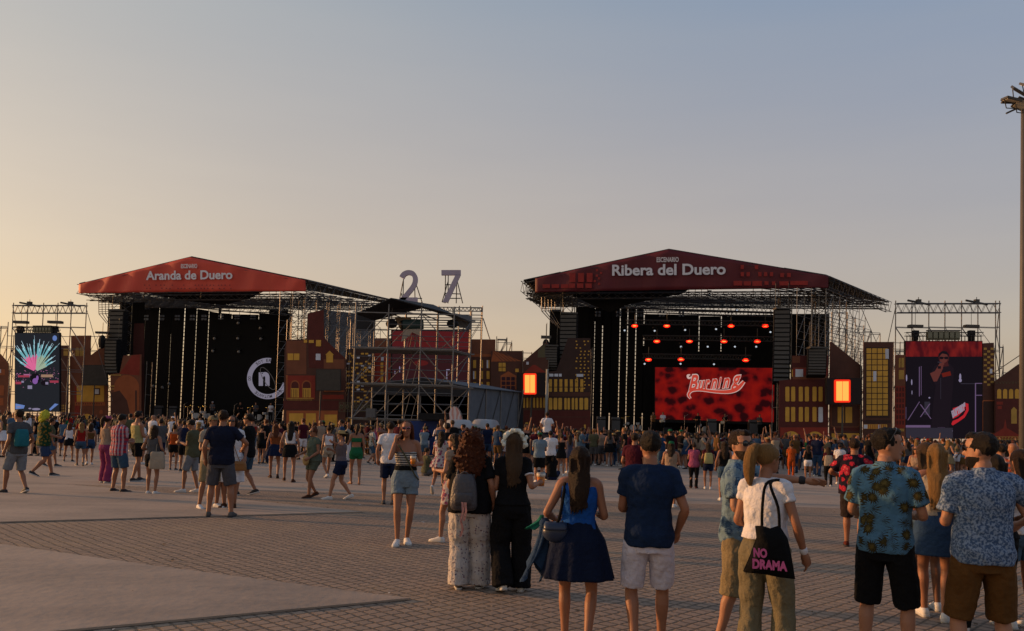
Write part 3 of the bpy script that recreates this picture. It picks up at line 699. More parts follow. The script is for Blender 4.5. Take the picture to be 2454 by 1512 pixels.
# white round emblem on the dark screen
es_ = empty('video_screen', base_of([pL(600, 985, 6)]), 'dark video screen with round white emblem on the left stage', 'screen')
MB().slab([pL(503, 765, 6.2), pL(683, 765, 6.2), pL(683, 985, 6.2), pL(503, 985, 6.2)], nL, .1).build('cabinet_frame', mat('screen_dark', (.010, .010, .010), .8, spec=.05), es_)
wl_ = emitter('emblem_white', (.34, .31, .40), .30); dk_ = mat('emblem_black', (.012, .011, .012), .6)
cx, cy, r0, r1 = 641.5, 907, 49.5, 37.5
ringm = MB(); K = 72; a0, a1 = R(80), R(345); V = []
for i in range(K + 1):
    a_ = a0 + (a1 - a0) * i / K
    for r in (r0, r1): V.append(pL(cx + math.cos(a_) * r, cy - math.sin(a_) * r, 6.15, False))
ringm.add(V, [(2 * i, 2 * i + 1, 2 * i + 3, 2 * i + 2) for i in range(K)]); ringm.build('ring', wl_, es_)
lt = MB()
def arc_text(s_, amid, span):
    k = len(s_)
    for i, ch in enumerate(s_):
        if ch == ' ': continue
        a_ = amid + span / 2 - span * (i + .5) / k; rm_ = (r0 + r1) / 2
        u, v = cx + math.cos(a_) * rm_, cy - math.sin(a_) * rm_; tx_, ty_ = math.sin(a_), math.cos(a_)   # tangent clockwise (px, y down)
        w2 = 2.0 if ch == 'I' else 5.2; h2 = 7.2; o_ = 6.12; f = lambda a2, b2: pL(a2, b2, o_, False)
        text_on(lt, ch, f(u, v), f(u + tx_ * w2 / 2, v + ty_ * w2 / 2) - f(u - tx_ * w2 / 2, v - ty_ * w2 / 2), f(u + math.cos(a_) * h2 / 2, v - math.sin(a_) * h2 / 2) - f(u - math.cos(a_) * h2 / 2, v + math.sin(a_) * h2 / 2), .015)
arc_text('SOY ER', R(104), R(52)); arc_text('SOY MUTANTE', R(272), R(92)); arc_text('OO', R(180), R(14))
lt.build('ring_lettering', dk_, es_)
txtL('n', 633, 908, 26, 33, 6.12, wl_, .05, es_, 'letter')
ol = MB(); ribbon(ol, [(644 + 23 * math.cos(t) * math.cos(.75) - 29 * math.sin(t) * math.sin(.75) * .35 - 2, 907 + 31 * math.cos(t) * math.sin(.95) + 12 * math.sin(t) * math.cos(.75)) for t in [6.2832 * k / 14 for k in range(15)]], [1.5] * 15, 6.10, lambda a_, b_2, o_, c_=False: pL(a_, b_2, o_, False), nL)
ol.build('orbit', mat('orbit_grey', (.2, .2, .22), .5), es_)
for i, u in enumerate((350, 388, 425, 461, 489, 568, 606, 529)):
    c = pL(u, 761, 8.5); mb = MB()
    for a_ in (-1, 1):
        for b_2 in (-1, 1): mb.box(c + PL.d * .17 * a_ + Vector((0, 0, .17 * b_2)), (.22, .1, .22))
    o = mb.build('blinder', mat('lamp_glass_grey', (.16, .17, .18), .3)); tag(o, 'four lens grey blinder lamp in the row above the drapes of the left stage', 'stage lamp', 'blinders above the left stage')
for i, (u, v) in enumerate([(514, 811), (570, 811), (625, 812), (510, 841), (572, 843), (624, 786), (571, 774), (367, 925), (389, 928), (405, 919)]):
    c = pL(u, v, 5.9); r_ = empty('moving_head', c, 'small grey moving head lamp hanging in the dark left stage', 'stage lamp', 'small moving heads in the left stage')
    MB().box(c + Vector((0, 0, .25)), (.5, .3, .1), BLK).build('base', None, r_); MB().ball(c, (.16, .16, .15), 8).build('head', mat('lamp_glass_grey'), r_)
for u, k, off, lab in ((380, 'amplifier', 7, 'amplifier at the far left of the left stage'), (415, 'amplifier', 8, 'amplifier second from the left on the left stage'), (470, 'drum_kit', 6, 'large drum kit at the left of the left stage'), (500, 'drum_kit', 7, 'drum kit in the middle of the left stage'),
                       (440, 'microphone_stand', 2, 'microphone stand left of the drums on the left stage'), (560, 'microphone_stand', 2, 'microphone stand right of the drums on the left stage'), (620, 'drum_kit', 4, 'small kit below the round emblem'), (650, 'amplifier', 6, 'amplifier at the right of the left stage')):
    gear(k, onstage(pL, u, off, zdL, 1000), nL, lab)

# ================================================================== printed city scenery
B = 1640
FL = flatY(79); FG = flatY(71); FR = flatY(64.5)
flat_thing('scenery_flat', 'rusty brown printed house flat with gable at the far left edge', 'scenery', FL, 0, Z1, [(-120, B), (-120, 960), (0, 885), (66, 962), (78, B)], 'rust', [('orange', [rect(-40, 1010, 38, 1056), rect(-40, 1140, 32, 1220), rect(-40, 1240, 28, 1300)]), ('white', [rect(-2, 1010, 8, 1038)])], 'printed house flats')
flat_thing('scenery_flat', 'narrow dark brown printed flat right of the firework screen', 'scenery', FL, .4, Z1, [(478, B), (480, 818), (553, 818), (535, B)], 'brown', [('gold', [rect(510, 840, 545, 858), rect(510, 864, 545, 900)] + [rect(485 + 18 * i, 1295 + 22 * j, 495 + 18 * i, 1309 + 22 * j) for i in range(3) for j in range(3)])], 'printed house flats')
flat_thing('scenery_flat', 'tall rust red printed tower flat with two yellow windows', 'scenery', FL, 1.6, Z1, [(570, B), (570, 740), (726, 738), (720, B)], 'rust', [('gold', [arch(606, 835, 636, 905), arch(640, 835, 670, 905)])], 'printed house flats')
flat_thing('scenery_flat', 'wide rust printed house flat with grey gable and big yellow board', 'scenery', FL, .8, Z1, [(556, B), (560, 905), (722, 902), (845, 808), (866, 905), (860, B)], 'rust',
           [('red', [rect(600, 1145, 640, B - 100)]), ('yellow', [rect(616, 1140, 836, 1270), arch(655, 1368, 745, 1470)]), ('orange', [rect(600, 1272, 845, 1302), arch(800, 1335, 826, 1368)]), ('brown', [rect(752, 1162, 804, 1216)] + [rect(612 + 18 * i, 1282, 620 + 18 * i, 1292) for i in range(12)]), ('white', [rect(762, 1170, 794, 1208)])], 'printed house flats')
flat_thing('scenery_flat', 'red brown printed flat with large orange arch left of the black drapes', 'scenery', FL, -1.2, Z1, [(882, B), (888, 1048), (960, 1040), (990, 900), (1135, 890), (1128, B)], 'rust',
           [('red', [[(960, 1045), (1060, 900), (1125, 890), (1120, 1060)]]), ('orange', [arch(915, 1055, 1118, 1440)]), ('brown', [[(890, 1440), (890, 1200), (960, 1180), (1020, 1260), (1060, 1440)], rect(1085, 1180, 1100, 1420)]), ('gold', [rect(890, 1052, 972, 1060), rect(892, 1140, 920, 1150), rect(892, 1165, 918, 1172)])], 'printed house flats')
def blank_screen(pl, off, Z, x0, y0, x1, y1, pole, lab):
    c = [pl.p(*Z(*q), off) for q in rect(x0, y0, x1, y1)]; r_ = empty('side_screen', base_of(c), lab, 'screen', 'dark side screens')
    MB().slab(c, pl.n, .2).build('frame', mat('screen_off', (.030, .026, .024), .6), r_)
    MB().slab([pl.p(*Z(*q), off - .02) for q in rect(x0 + 5, y0 + 5, x1 - 5, y1 - 5)], pl.n, .01).build('display', mat('screen_face', (.040, .034, .030), .45, .3, 3), r_)
    if pole: q = pl.p(*Z(pole, y1), off + .1); MB().tube((q.x, q.y, 0), q, .06, 6).build('pole', STEELD, r_)
blank_screen(FL, -.6, Z1, 655, 975, 860, 1140, 760, 'dark blank screen above the yellow board left of the stage')
blank_screen(FG, -1.5, Z2, 537, 1010, 735, 1182, 575, 'dark blank screen on a pole before the arched scenery')
# Z2: right wing of the left stage
flat_thing('scenery_flat', 'orange and maroon printed palace flat with arched balcony and yellow doors', 'scenery', FG, 0, Z2, [(272, B), (285, 850), (300, 770), (460, 770), (470, 560), (600, 530), (604, 760), (780, 930), (770, B)], 'brown',
           [('maroon', [[(470, 565), (598, 535), (602, 1000), (480, 1000)], [(604, 765), (776, 925), (606, 925)], rect(275, 1262, 720, 1335)]), ('rust', [rect(300, 780, 460, 1050), rect(600, 930, 765, 1005)]), ('red', [rect(296, 1060, 530, 1252), rect(590, 1215, 760, 1250)]),
            ('orange', [rect(300, 1342, 712, 1470), rect(296, 1056, 310, 1252), rect(600, 1180, 765, 1190)] + [arch(332, 1098, 405, 1165), arch(424, 1098, 500, 1165)]), ('maroon', [arch(340, 1108, 397, 1165), arch(432, 1108, 492, 1165)]), ('yellow', [rect(310, 883, 355, 936), rect(360, 883, 404, 936), rect(440, 772, 466, 796), rect(480, 775, 520, 798), rect(538, 775, 578, 825), rect(335, 1162, 400, 1236), rect(430, 1162, 496, 1236), rect(322, 1364, 436, 1470), rect(456, 1364, 536, 1470), rect(606, 1374, 706, 1470), [(620, 895), (612, 895), (647, 860), (682, 895), (674, 895), (674, 955), (620, 955)]]),
            ('brown', [rect(340 + 14 * i, 1170, 344 + 14 * i, 1236) for i in range(4)] + [rect(436 + 14 * i, 1170, 440 + 14 * i, 1236) for i in range(4)]), ('gold', [rect(305, 1240, 520, 1246)] + [rect(310 + 10 * i, 1246, 313 + 10 * i, 1262) for i in range(20)]), ('white', [rect(536, 885, 574, 936)])], 'printed house flats')
rc = random.Random(11)
def checker(x0, y0, x1, y1, w_, h_, dx, dy, pr_=.6, wp=.08):
    Y_, W2 = [], []; j = 0; y = y0
    while y < y1:
        x = x0 + (w_ * .5 if j % 2 else 0)
        while x < x1:
            if rc.random() < pr_: (W2 if rc.random() < wp else Y_).append(rect(x, y, x + w_, y + h_))
            x += dx
        y += dy; j += 1
    return Y_, W2
cy_, cw_ = checker(785, 862, 960, 1270, 24, 13, 34, 16, .42)
flat_thing('scenery_flat', 'dark printed tower flat peppered with small yellow windows beside the scaffold', 'scenery', FG, .5, Z2, [(772, B), (784, 846), (985, 846), (975, B)], 'dark', [('yellow', cy_ + [arch(760, 1396, 830, 1470)]), ('white', cw_)], 'printed house flats')
mb = MB()
for k in range(6):
    x = 722 + k * 44
    for q in (rect(x, 1275, x + 3, 1352), rect(x, 1275, x + 44, 1278), rect(x, 1348, x + 44, 1351), [(x, 1275), (x + 4, 1275), (x + 44, 1350), (x + 40, 1350)], [(x + 40, 1275), (x + 44, 1275), (x + 4, 1350), (x, 1350)]): mb.slab([FG.p(*Z2(*c), -1) for c in q], FG.n, .03)
    c = [FG.p(*Z2(x + 22 + 13 * math.cos(t * .5236), 1312 + 13 * math.sin(t * .5236)), -1) for t in range(12)]
    for i in range(12): mb.tube(c[i], c[(i + 1) % 12], .05, 4)
tag(mb.build('ornamental_fence', mat('print_olive', PAL['olive'])), 'olive ornamental railing cutout at the foot of the dark tower flat', 'railing')
flat_thing('scenery_flat', 'orange printed tower flat with a column of yellow pill windows', 'scenery', FG, 1.2, Z2, [(985, B), (990, 760), (1140, 760), (1135, B)], 'rust', [('red', [rect(995, 870, 1060, 1125), rect(1082, 870, 1135, 1125)]), ('yellow', [rrect(1056, 955 + 55 * k, 1078, 1000 + 55 * k) for k in range(3)]), ('white', [rect(1060, 912, 1082, 940)])], 'printed house flats')
flat_thing('scenery_flat', 'brown printed tower flat with six yellow windows right of the scaffold', 'scenery', FG, .6, Z2, [(1765, B), (1782, 768), (1980, 770), (1960, B)], 'rust', [('orange', [rect(1786, 888, 1960, 908)]), ('brown', [rect(1786, 912, 1955, 1140)]), ('yellow', [rect(x, y, x + 24, y + 64) for x in (1800, 1855, 1908) for y in (936, 1024, 1112)]), ('white', [rect(1909, 937, 1921, 1000), rect(1800, 1025, 1810, 1088)])], 'printed house flats')
flat_thing('scenery_flat', 'printed house flat with orange striped roof and small orange house', 'scenery', FG, .2, Z3, [(-60, B), (-58, 862), (192, 862), (200, 945), (205, B)], 'brown', [('orange', [[(-56, 948), (-40, 866), (-20, 866), (188, 944)]] + [[(18, 1170), (20, 1062), (82, 1026), (146, 1062), (146, 1170)]]), ('rust', [[(-50 + 22 * i, 868), (-44 + 22 * i, 868), (40 + 30 * i, 944), (26 + 30 * i, 944)] for i in range(5)]), ('purple', [rrect(28 + 38 * i, 1072 + 36 * j, 58 + 38 * i, 1100 + 36 * j, 4) for i in range(3) for j in range(3)]), ('yellow', [rect(4, 958, 30, 990), rect(34, 958, 60, 990), rect(4, 996, 30, 1026), rect(34, 996, 60, 1026), rect(138, 1005, 166, 1032)])], 'printed house flats')
flat_thing('scenery_flat', 'brown printed gable flat behind the left lit double window sign', 'scenery', FG, -.3, Z3, [(200, B), (200, 948), (378, 795), (402, 800), (402, B)], 'brown', [('olive', [[(318, 915), (320, 860), (380, 800), (378, 915)]]), ('red', [[(210, 1035), (278, 975), (300, 975), (385, 1035)]]), ('maroon', [rect(205, 1340, 400, B - 100)]), ('yellow', [rrect(200 + 27 * i, 1238, 216 + 27 * i, 1320) for i in range(7)] + [rect(218, 1436, 242, 1480)]), ('white', [rect(226, 950, 246, 972)])], 'printed house flats')
cy_, cw_ = checker(622, 780, 735, 1180, 12, 10, 32, 27, .75, 0)
flat_thing('scenery_flat', 'dark printed flat with rows of yellow windows left of the red stage', 'scenery', FG, -.8, Z3, [(404, B), (404, 1030), (470, 1020), (560, 760), (742, 760), (742, B)], 'dark', [('maroon', [rect(405, 1340, 740, B - 100)]), ('brown', [rect(405, 1195, 740, 1228), rect(420, 1390, 720, 1396)]), ('yellow', cy_ + [rect(405 + 42 * i + 3, 1090, 432 + 42 * i, 1150) for i in range(7)] + [rect(405 + 42 * i + 3, 1156, 432 + 42 * i, 1190) for i in range(7)] + [rrect(407 + d, 1240, 407 + d + w2, 1334) for d, w2 in ((0, 28), (38, 30), (76, 30), (124, 20), (150, 20), (184, 20), (212, 20), (246, 30), (286, 30))] + [rect(690, 1455, 704, 1485)]), ('white', [rect(410, 1046, 444, 1068), rect(452, 1046, 482, 1068), rect(488, 1046, 510, 1068), rect(630, 1048, 684, 1070)])], 'printed house flats')
def sign(pl, off, Z, x0, y0, x1, y1, bx, lab):
    c = [pl.p(*Z(*q), off) for q in rect(*bx)]; r_ = empty('illuminated_sign', base_of(c), lab, 'lit sign', 'lit double window signs')
    MB().slab(c, pl.n, .4).build('backing_panel', mat('sign_backing', (.018, .012, .012), .8), r_)
    red_, yel = emitter('sign_red', (.55, .020, .006), 1.0), emitter('sign_yellow', (.60, .29, .055), 1.0)
    MB().slab([pl.p(*Z(*q), off - .12) for q in rrect(x0, y0, x1, y1, 12)], pl.n, .1).build('border', red_, r_)
    m = (x0 + x1) / 2; a_ = (x1 - x0) * .12
    for q0, q1 in ((x0 + a_, m - 2), (m + 2, x1 - a_)): MB().slab([pl.p(*Z(*q), off - .15) for q in rect(q0, y0 + 14, q1, y1 - 14)], pl.n, .03).build('window_light', yel, r_)
    b = base_of(c); MB().tube((b.x, b.y + .3, 0), (b.x, b.y + .3, c[0].z), .08, 6).build('post', STEELD, r_)
sign(FG, -2, Z3, 202, 1042, 308, 1212, (150, 1040, 392, 1222), 'lit orange double window sign left of the red stage')
# Z4: right wing
flat_thing('scenery_flat', 'maroon printed flat with paired yellow windows right of the red screen', 'scenery', FR, 0, Z4, [(238, B), (244, 1040), (335, 1030), (340, 850), (618, 850), (612, B)], 'maroon',
           [('rust', [rect(342, 855, 400, 905), rect(345, 940, 610, 1030)]), ('red', [rect(345, 945, 610, 1000), rect(250, 1395, 612, B - 100)]), ('yellow', [rrect(x, y, x + 31, y + 112) for y in (1086, 1240) for x in (289, 333, 391, 437, 495, 541)] + [arch(268, 1424, 402, 1520), arch(440, 1426, 588, 1520), rect(450, 985, 570, 1006), rect(338, 955, 346, 1010)]), ('white', [rect(366, 953, 424, 1011), rrect(540, 1241, 574, 1356)])], 'printed house flats')
flat_thing('scenery_flat', 'brown printed gable flat with lattice shadowed roof right of the stage', 'scenery', FR, .4, Z4, [(622, B), (630, 745), (645, 748), (872, 932), (872, B)], 'brown', [('maroon', [rect(628, 1040, 868, 1220), rect(624, 1398, 868, 1420)]), ('rust', [rrect(632, 1215, 856, 1395, 20)]), ('brown', [rrect(640, 1222, 848, 1388, 18)]), ('yellow', [rect(686, 1240, 734, 1360), rect(745, 1240, 796, 1360), rect(640, 1440, 850, 1530)]), ('dark', [rect(734, 1240, 745, 1360)])], 'printed house flats')
sign(FR, -1.2, Z4, 662, 1032, 784, 1206, (604, 1020, 866, 1220), 'lit orange double window sign right of the red stage')
gy = [rect(905 + c * 42, 795 + r_ * 43, 905 + c * 42 + 36, 795 + r_ * 43 + 37) for c in range(4) for r_ in range(12)]
flat_thing('scenery_flat', 'tall brown printed tower flat filled with a grid of yellow panes', 'scenery', FR, -.3, Z4, [(880, B), (884, 746), (1108, 746), (1096, B)], 'brown', [('dark', [rect(898, 786, 1080, 1322), rect(885, 1340, 1092, 1364)]), ('yellow', gy + [arch(890, 1438, 1026, 1530), rrect(882, 1372, 1062, 1406, 4)]), ('white', [rect(1048, 800, 1074, 874), rect(956, 968, 980, 1044), rect(884, 1374, 912, 1404), rect(992, 1374, 1010, 1404)]), ('orange', [rect(918 + 14 * i, 1374, 924 + 14 * i, 1404) for i in range(10)])], 'printed house flats')
flat_thing('scenery_flat', 'narrow orange red printed flat left of the singer screen', 'scenery', FR, .5, Z4, [(1118, B), (1126, 844), (1200, 844), (1200, B)], 'rust', [('gold', [rect(1150, 868, 1164, 940), rect(1170, 868, 1190, 940), rect(1150, 960, 1190, 1030), rect(1125, 1405, 1190, 1425)]), ('red', [rect(1124, 1080, 1198, 1400)]), ('maroon', [rect(1132 + 22 * i, 1092 + 42 * j, 1146 + 22 * i, 1122 + 42 * j) for i in range(3) for j in range(7)])], 'printed house flats')
gy = [rect(1795 + c * 26, 790 + r_ * 42 + (21 if c % 2 else 0), 1818 + c * 26, 806 + r_ * 42 + (21 if c % 2 else 0)) for c in range(3) for r_ in range(7)]
flat_thing('scenery_flat', 'brown printed flat with yellow chequered windows right of the singer screen', 'scenery', FR, .6, Z4, [(1780, B), (1790, 756), (1872, 752), (1890, B)], 'brown', [('gold', gy), ('white', [rect(1840, 950, 1860, 985)]), ('orange', [rrect(1785, 1188, 1888, 1444, 10)]), ('dark', [rrect(1790, 1196, 1880, 1436, 10)])], 'printed house flats')
flat_thing('scenery_flat', 'dark gabled printed palace flat with yellow arches by the light mast', 'scenery', FR, .2, Z4, [(1880, B), (1880, 1046), (2062, 915), (2240, 1046), (2240, B)], 'brown', [('olive', [[(1884 + 24 * i, 1040), (1896 + 24 * i, 1058), (1908 + 24 * i, 1040), (1896 + 24 * i, 1066)] for i in range(12)]), ('yellow', [arch(1896 + 45 * i, 1103, 1928 + 45 * i, 1176) for i in range(6)]), ('maroon', [rect(1884, 1180, 2236, 1480)]), ('red', [[(1800, 1480), (1880, 1440), (1945, 1400), (1958, 1330), (1970, 1400), (2040, 1440), (2100, 1470), (2100, 1480)], rect(1892, 1200, 1940, 1222), rect(1900, 1232, 1932, 1256)]), ('gold', [arch(2003, 1240, 2046, 1366, True), arch(2090, 1240, 2130, 1366, True)])], 'printed house flats')
mb = MB()
for k in range(14):
    x = 1790 + k * 24
    for q in (rect(x, 1464, x + 24, 1467), rect(x, 1486, x + 24, 1489), rect(x, 1464, x + 3, 1492), [(x, 1466), (x + 3, 1466), (x + 24, 1488), (x + 21, 1488)]): mb.slab([FR.p(*Z4(*c), -1) for c in q], FR.n, .03)
tag(mb.build('ornamental_fence', mat('print_gold', PAL['gold'])), 'gold ornamental railing cutout at the foot of the palace flat by the mast', 'railing')
# ================================================================== video towers at the sides
def video_tower(pl, Z, scr_, top, posts, lab, labt, rack, fx):
    """scr_ = screen quad, top = (x0,x1,y0,y1) beam, posts = xs"""
    x0, x1, y0, y1 = top; p = lambda u, v, o=0: pl.p(*Z(u, v), o)
    r_ = empty('scaffold_tower', base_of([p(x0, y0), p(x1, y0), Vector((p(x0, y0).x, pl.A.y, 0))]), labt, 'scaffold')
    dep = 2.2
    for k, x in enumerate(posts):
        for o_ in (0, dep):
            q = p(x, y0, o_); mb = MB(); mb.tube(Vector((q.x, q.y, 0)), q + Vector((0, 0, .25)), .045, 5); mb.build('post', STEEL, r_)
    lg = MB(); yy = [y0, y1, y1 + 45, y1 + 62]
    for o_ in (0, dep):
        for i in range(len(posts) - 1):
            a, b = p(posts[i], y0, o_), p(posts[i + 1], y0, o_); ztop = a.z
            z = ztop
            while z > 1:
                if z < ztop - 3.2 and z > ztop - 8.5 and o_ == 0 and 0 < i < len(posts) - 2: z -= 2; continue
                lg.tube((a.x, a.y, z), (b.x, b.y, z), .026, 4); z -= 2
            if i % 2 == 0 or o_: lg.tube((a.x, a.y, ztop - 2), (b.x, b.y, ztop - 4), .024, 4); lg.tube((a.x, a.y, ztop - 4), (b.x, b.y, ztop - 6), .024, 4); lg.tube((a.x, a.y, ztop - 6), (b.x, b.y, ztop - 8), .024, 4)
    for x in posts:
        a, b = p(x, y0, 0), p(x, y0, dep); z = a.z
        while z > 1: lg.tube((a.x, a.y, z), (b.x, b.y, z), .024, 4); lg.tube((a.x, a.y, z), (b.x, b.y, max(z - 2, .2)), .022, 4); z -= 2
    # back brace legs leaning away
    for x in (posts[0], posts[-1]):
        a = p(x, y0, dep); lg.tube(a - Vector((0, 0, .3)), Vector((a.x + (1.5 if x == posts[-1] else -.5), a.y + 5, 0)), .035, 4)
    lg.build('ledger', STEEL, r_)
    for o_ in (0, dep): MB().truss(p(x0, (y0 + y1) / 2, o_), p(x1, (y0 + y1) / 2, o_), .45, .03, 26, h=abs(p(x0, y0).z - p(x0, y1).z)).build('truss_beam', STEEL, r_)
    s_ = [p(*q, -.9) for q in scr_]
    v_ = empty('video_screen', base_of(s_), lab, 'screen'); MB().slab(s_, pl.n, .25).build('cabinet_frame', BLK, v_)
    # hoist truss with teeth above the screen
    yh = rack[1] + (rack[3] - rack[1]) * .45; h = MB(); h.truss(p(scr_[0][0], yh, -.8), p(scr_[1][0], yh, -.8), .3, .022, 24)
    for i in range(24): x = scr_[0][0] + (scr_[1][0] - scr_[0][0]) * (i + .5) / 24; h.tube(p(x, yh + 8, -.8), p(x, scr_[0][1], -.8), .035, 4)
    h.build('hoist_truss', STEELD, r_)
    k = 6
    for i in range(k):
        xa, xb = rack[0] + (rack[2] - rack[0]) * i / k, rack[0] + (rack[2] - rack[0]) * (i + .88) / k
        f_ = empty('floodlight', p(xa, rack[3], -1.2), 'olive grey floodlight in the row of six on top of the ' + ('right' if x0 > 1000 else 'left') + ' video screen', 'floodlight', 'floodlights over the ' + ('right' if x0 > 1000 else 'left') + ' video screen')
        MB().slab([p(*q, -1.2) for q in rect(xa, rack[1] + 12, xb, rack[3])], pl.n, .3).build('housing', mat('flood_olive', (.10, .095, .06), .6), f_)
        MB().slab([p(*q, -1.24) for q in rect(xa + 3, rack[1] + 18, xb - 3, rack[3] - 14)], pl.n, .02).build('glass', mat('flood_glass', (.17, .17, .12), .25), f_)
    MB().slab([p(*q, -1.25) for q in rect(rack[0], rack[1], rack[2], rack[1] + 8)], pl.n, .3).build('rack_bar', STEELD, r_)
    for (x, ya, yb) in fx:
        c = p(x, ya, -.6); f_ = empty('moving_head', c, 'black moving head hanging by the floodlights at the ' + ('left' if x < (x0 + x1) / 2 - (100 if x0 < 500 else 0) else 'right') + ' end of the ' + ('right' if x0 > 1000 else 'left') + ' video screen', 'stage lamp')
        MB().box(c, (1.1 if x0 > 1000 else 1.2, .5, .22), STEELD).build('clamp_frame', None, f_); MB().box(c - Vector((0, 0, .6)), (.45, .4, .5), BLK).build('yoke', None, f_); MB().ball(c - Vector((0, 0, 1.0)), (.26, .26, .34), 8).build('head', BLK, f_)
        MB().tube(c, Vector((c.x, c.y, p(x, y0).z)), .02, 4).build('cable', STEELD, f_)
    for x in (x0 + (x1 - x0) * .22, x0 + (x1 - x0) * .78):
        c = p(x, y0, 0); mb = MB(); mb.tube(c + Vector((-.9, 0, .25)), c + Vector((.9, 0, -.05)), .09, 6); mb.box(c + Vector((0, 0, .2)), (.35, .3, .3)); mb.tube(c, c + Vector((0, 0, .55)), .03, 4); mb.build('chain_hoist', STEELD, r_)
    return v_, p
VR = flatY(66)
vR, pv_ = video_tower(VR, Z4, [(1199, 738), (1786, 738), (1786, 1482), (1192, 1482)], (1126, 1914, 456, 526), [1126, 1250, 1378, 1500, 1626, 1750, 1884, 1914],
    'tall portrait video screen at the right showing a singer in dark glasses', 'steel scaffold tower that carries the singer video screen at the right', (1370, 655, 1620, 730), [(1275, 628, 0), (1700, 628, 0)])
VL = flatY(72)
vL, pl_ = video_tower(VL, Z1, [(118, 716), (480, 716), (480, 1352), (118, 1352)], (108, 696, 498, 560), [108, 225, 350, 465, 575, 696],
    'portrait video screen at the left showing coloured light rays over a dark stage', 'steel scaffold tower that carries the light ray screen at the left', (262, 658, 410, 712), [(170, 632, 0), (445, 632, 0)])
# --- pictures on the screens, built flat where they hang
def pic(root, pl, Z, off, items, nm='picture'):
    for i, (m, shapes) in enumerate(items):
        mb = MB()
        for s_ in shapes:
            P = [pl.p(*Z(*q), off - .012 * i, False) for q in s_]; mb.add(P, [tuple(range(len(P)))])
        mb.build(nm, m, root)
def ell(cx, cy, rx, ry, k=16, a=0): return [(cx + rx * math.cos(t * 6.2832 / k) * math.cos(a) - ry * math.sin(t * 6.2832 / k) * math.sin(a), cy + rx * math.cos(t * 6.2832 / k) * math.sin(a) + ry * math.sin(t * 6.2832 / k) * math.cos(a)) for t in range(k)]
def redflow():
    m = mat('screen_redflow', (.01, .002, .002), .7, spec=.04); n_, l_, b = nodes(m); tc = [x for x in n_ if x.type == 'TEX_COORD'][0]
    mp = n_.new('ShaderNodeMapping'); mp.inputs['Scale'].default_value = (1.2, 1, .5); mp.inputs['Rotation'].default_value = (0, R(35), 0); nz = n_.new('ShaderNodeTexNoise'); nz.inputs['Scale'].default_value = 1.6
    l_.new(tc.outputs['Object'], mp.inputs[0]); l_.new(mp.outputs[0], nz.inputs['Vector']); rp = n_.new('ShaderNodeValToRGB'); e = rp.color_ramp.elements
    e[0].position = .38; e[0].color = (.07, .006, .010, 1); e[1].position = .7; e[1].color = (.24, .016, .014, 1); l_.new(nz.outputs['Fac'], rp.inputs[0]); l_.new(rp.outputs[0], b.inputs['Emission Color']); b.inputs['Emission Strength'].default_value = .42
    return m
E = emitter; scb = E('scr_black', (.010, .007, .011), 1, .3); skn = E('scr_skin', (.13, .035, .03), 1, .2); skd = E('scr_skin_dark', (.06, .014, .016), 1); shirt = E('scr_shirt', (.014, .009, .014), 1)
wlt = E('scr_pale', (.30, .26, .40), 1); vio = E('scr_violet', (.16, .10, .20), 1); gry = E('scr_grey', (.035, .03, .045), 1, .2); rd = E('scr_red', (.55, .02, .03), 1); lgo = E('scr_logo_pale', (.35, .28, .36), 1); tee = E('scr_teeprint', (.15, .015, .010), 1)
pic(vR, VR, Z4, -.92, [
    (redflow(), [rect(1203, 743, 1782, 862)]), (scb, [rect(1203, 858, 1782, 1476)]),
    (gry, [rect(1203, 1398, 1560, 1476), rect(1620, 1060, 1740, 1066), rect(1345, 1200, 1385, 1300)]),
    (vio, [rect(1303, 935, 1309, 1160), rect(1318, 930, 1322, 1150), rect(1728, 1058, 1736, 1470), rect(1728, 1058, 1782, 1064), rect(1728, 1148, 1782, 1154), rect(1203, 1378, 1390, 1396), rect(1203, 1240, 1206, 1330), [(1215, 1340), (1222, 1340), (1310, 1200), (1304, 1200)], [(1390, 1330), (1398, 1330), (1318, 1220), (1310, 1220)], [(1310, 1316), (1318, 1316), (1390, 1215), (1382, 1215)], rect(1444, 1384, 1500, 1396)]),
    (shirt, [[(1392, 990), (1420, 930), (1478, 905), (1540, 915), (1568, 950), (1560, 1100), (1545, 1240), (1530, 1395), (1395, 1395), (1412, 1210), (1430, 1080)]]),
    (skd, [ell(1492, 865, 40, 52), [(1470, 890), (1520, 890), (1530, 930), (1478, 935)]]),
    (skn, [[(1387, 985), (1424, 968), (1462, 905), (1490, 912), (1484, 950), (1440, 1045), (1414, 1048)], ell(1492, 868, 30, 38), ell(1477, 908, 20, 14, 12, .5), ell(1470, 885, 9, 7)]),
    (scb, [[(1448, 862), (1453, 834), (1480, 815), (1512, 818), (1530, 842), (1532, 862), (1518, 842), (1480, 834)], ell(1474, 868, 16, 10), ell(1510, 868, 17, 10), rect(1460, 862, 1524, 867), rect(1446, 930, 1470, 950)]),
    (tee, [[(1474, 985), (1540, 968), (1548, 1000), (1484, 1015)]]), (gry, [[(1445, 895), (1475, 900), (1475, 907), (1445, 903)], rect(1466, 1020, 1470, 1180)]),
    (wlt, [ell(1616, 1012, 8, 26), ell(1616, 1038, 12, 14), ell(1203 + 6, 1020, 5, 26), ell(1248, 1052, 5, 22), ell(1250, 1130, 3, 16), ell(1382, 1170, 7, 6), rect(1555, 1420, 1558, 1424)]),
    (rd, [[(1560, 1380), (1548, 1370), (1560, 1345), (1600, 1330), (1640, 1300), (1660, 1262), (1655, 1210), (1678, 1216), (1680, 1266), (1650, 1320), (1600, 1355)], [(1560, 1250), (1560, 1330), (1600, 1310), (1650, 1260), (1652, 1215), (1620, 1230)]]),
], 'picture')
mb = MB()
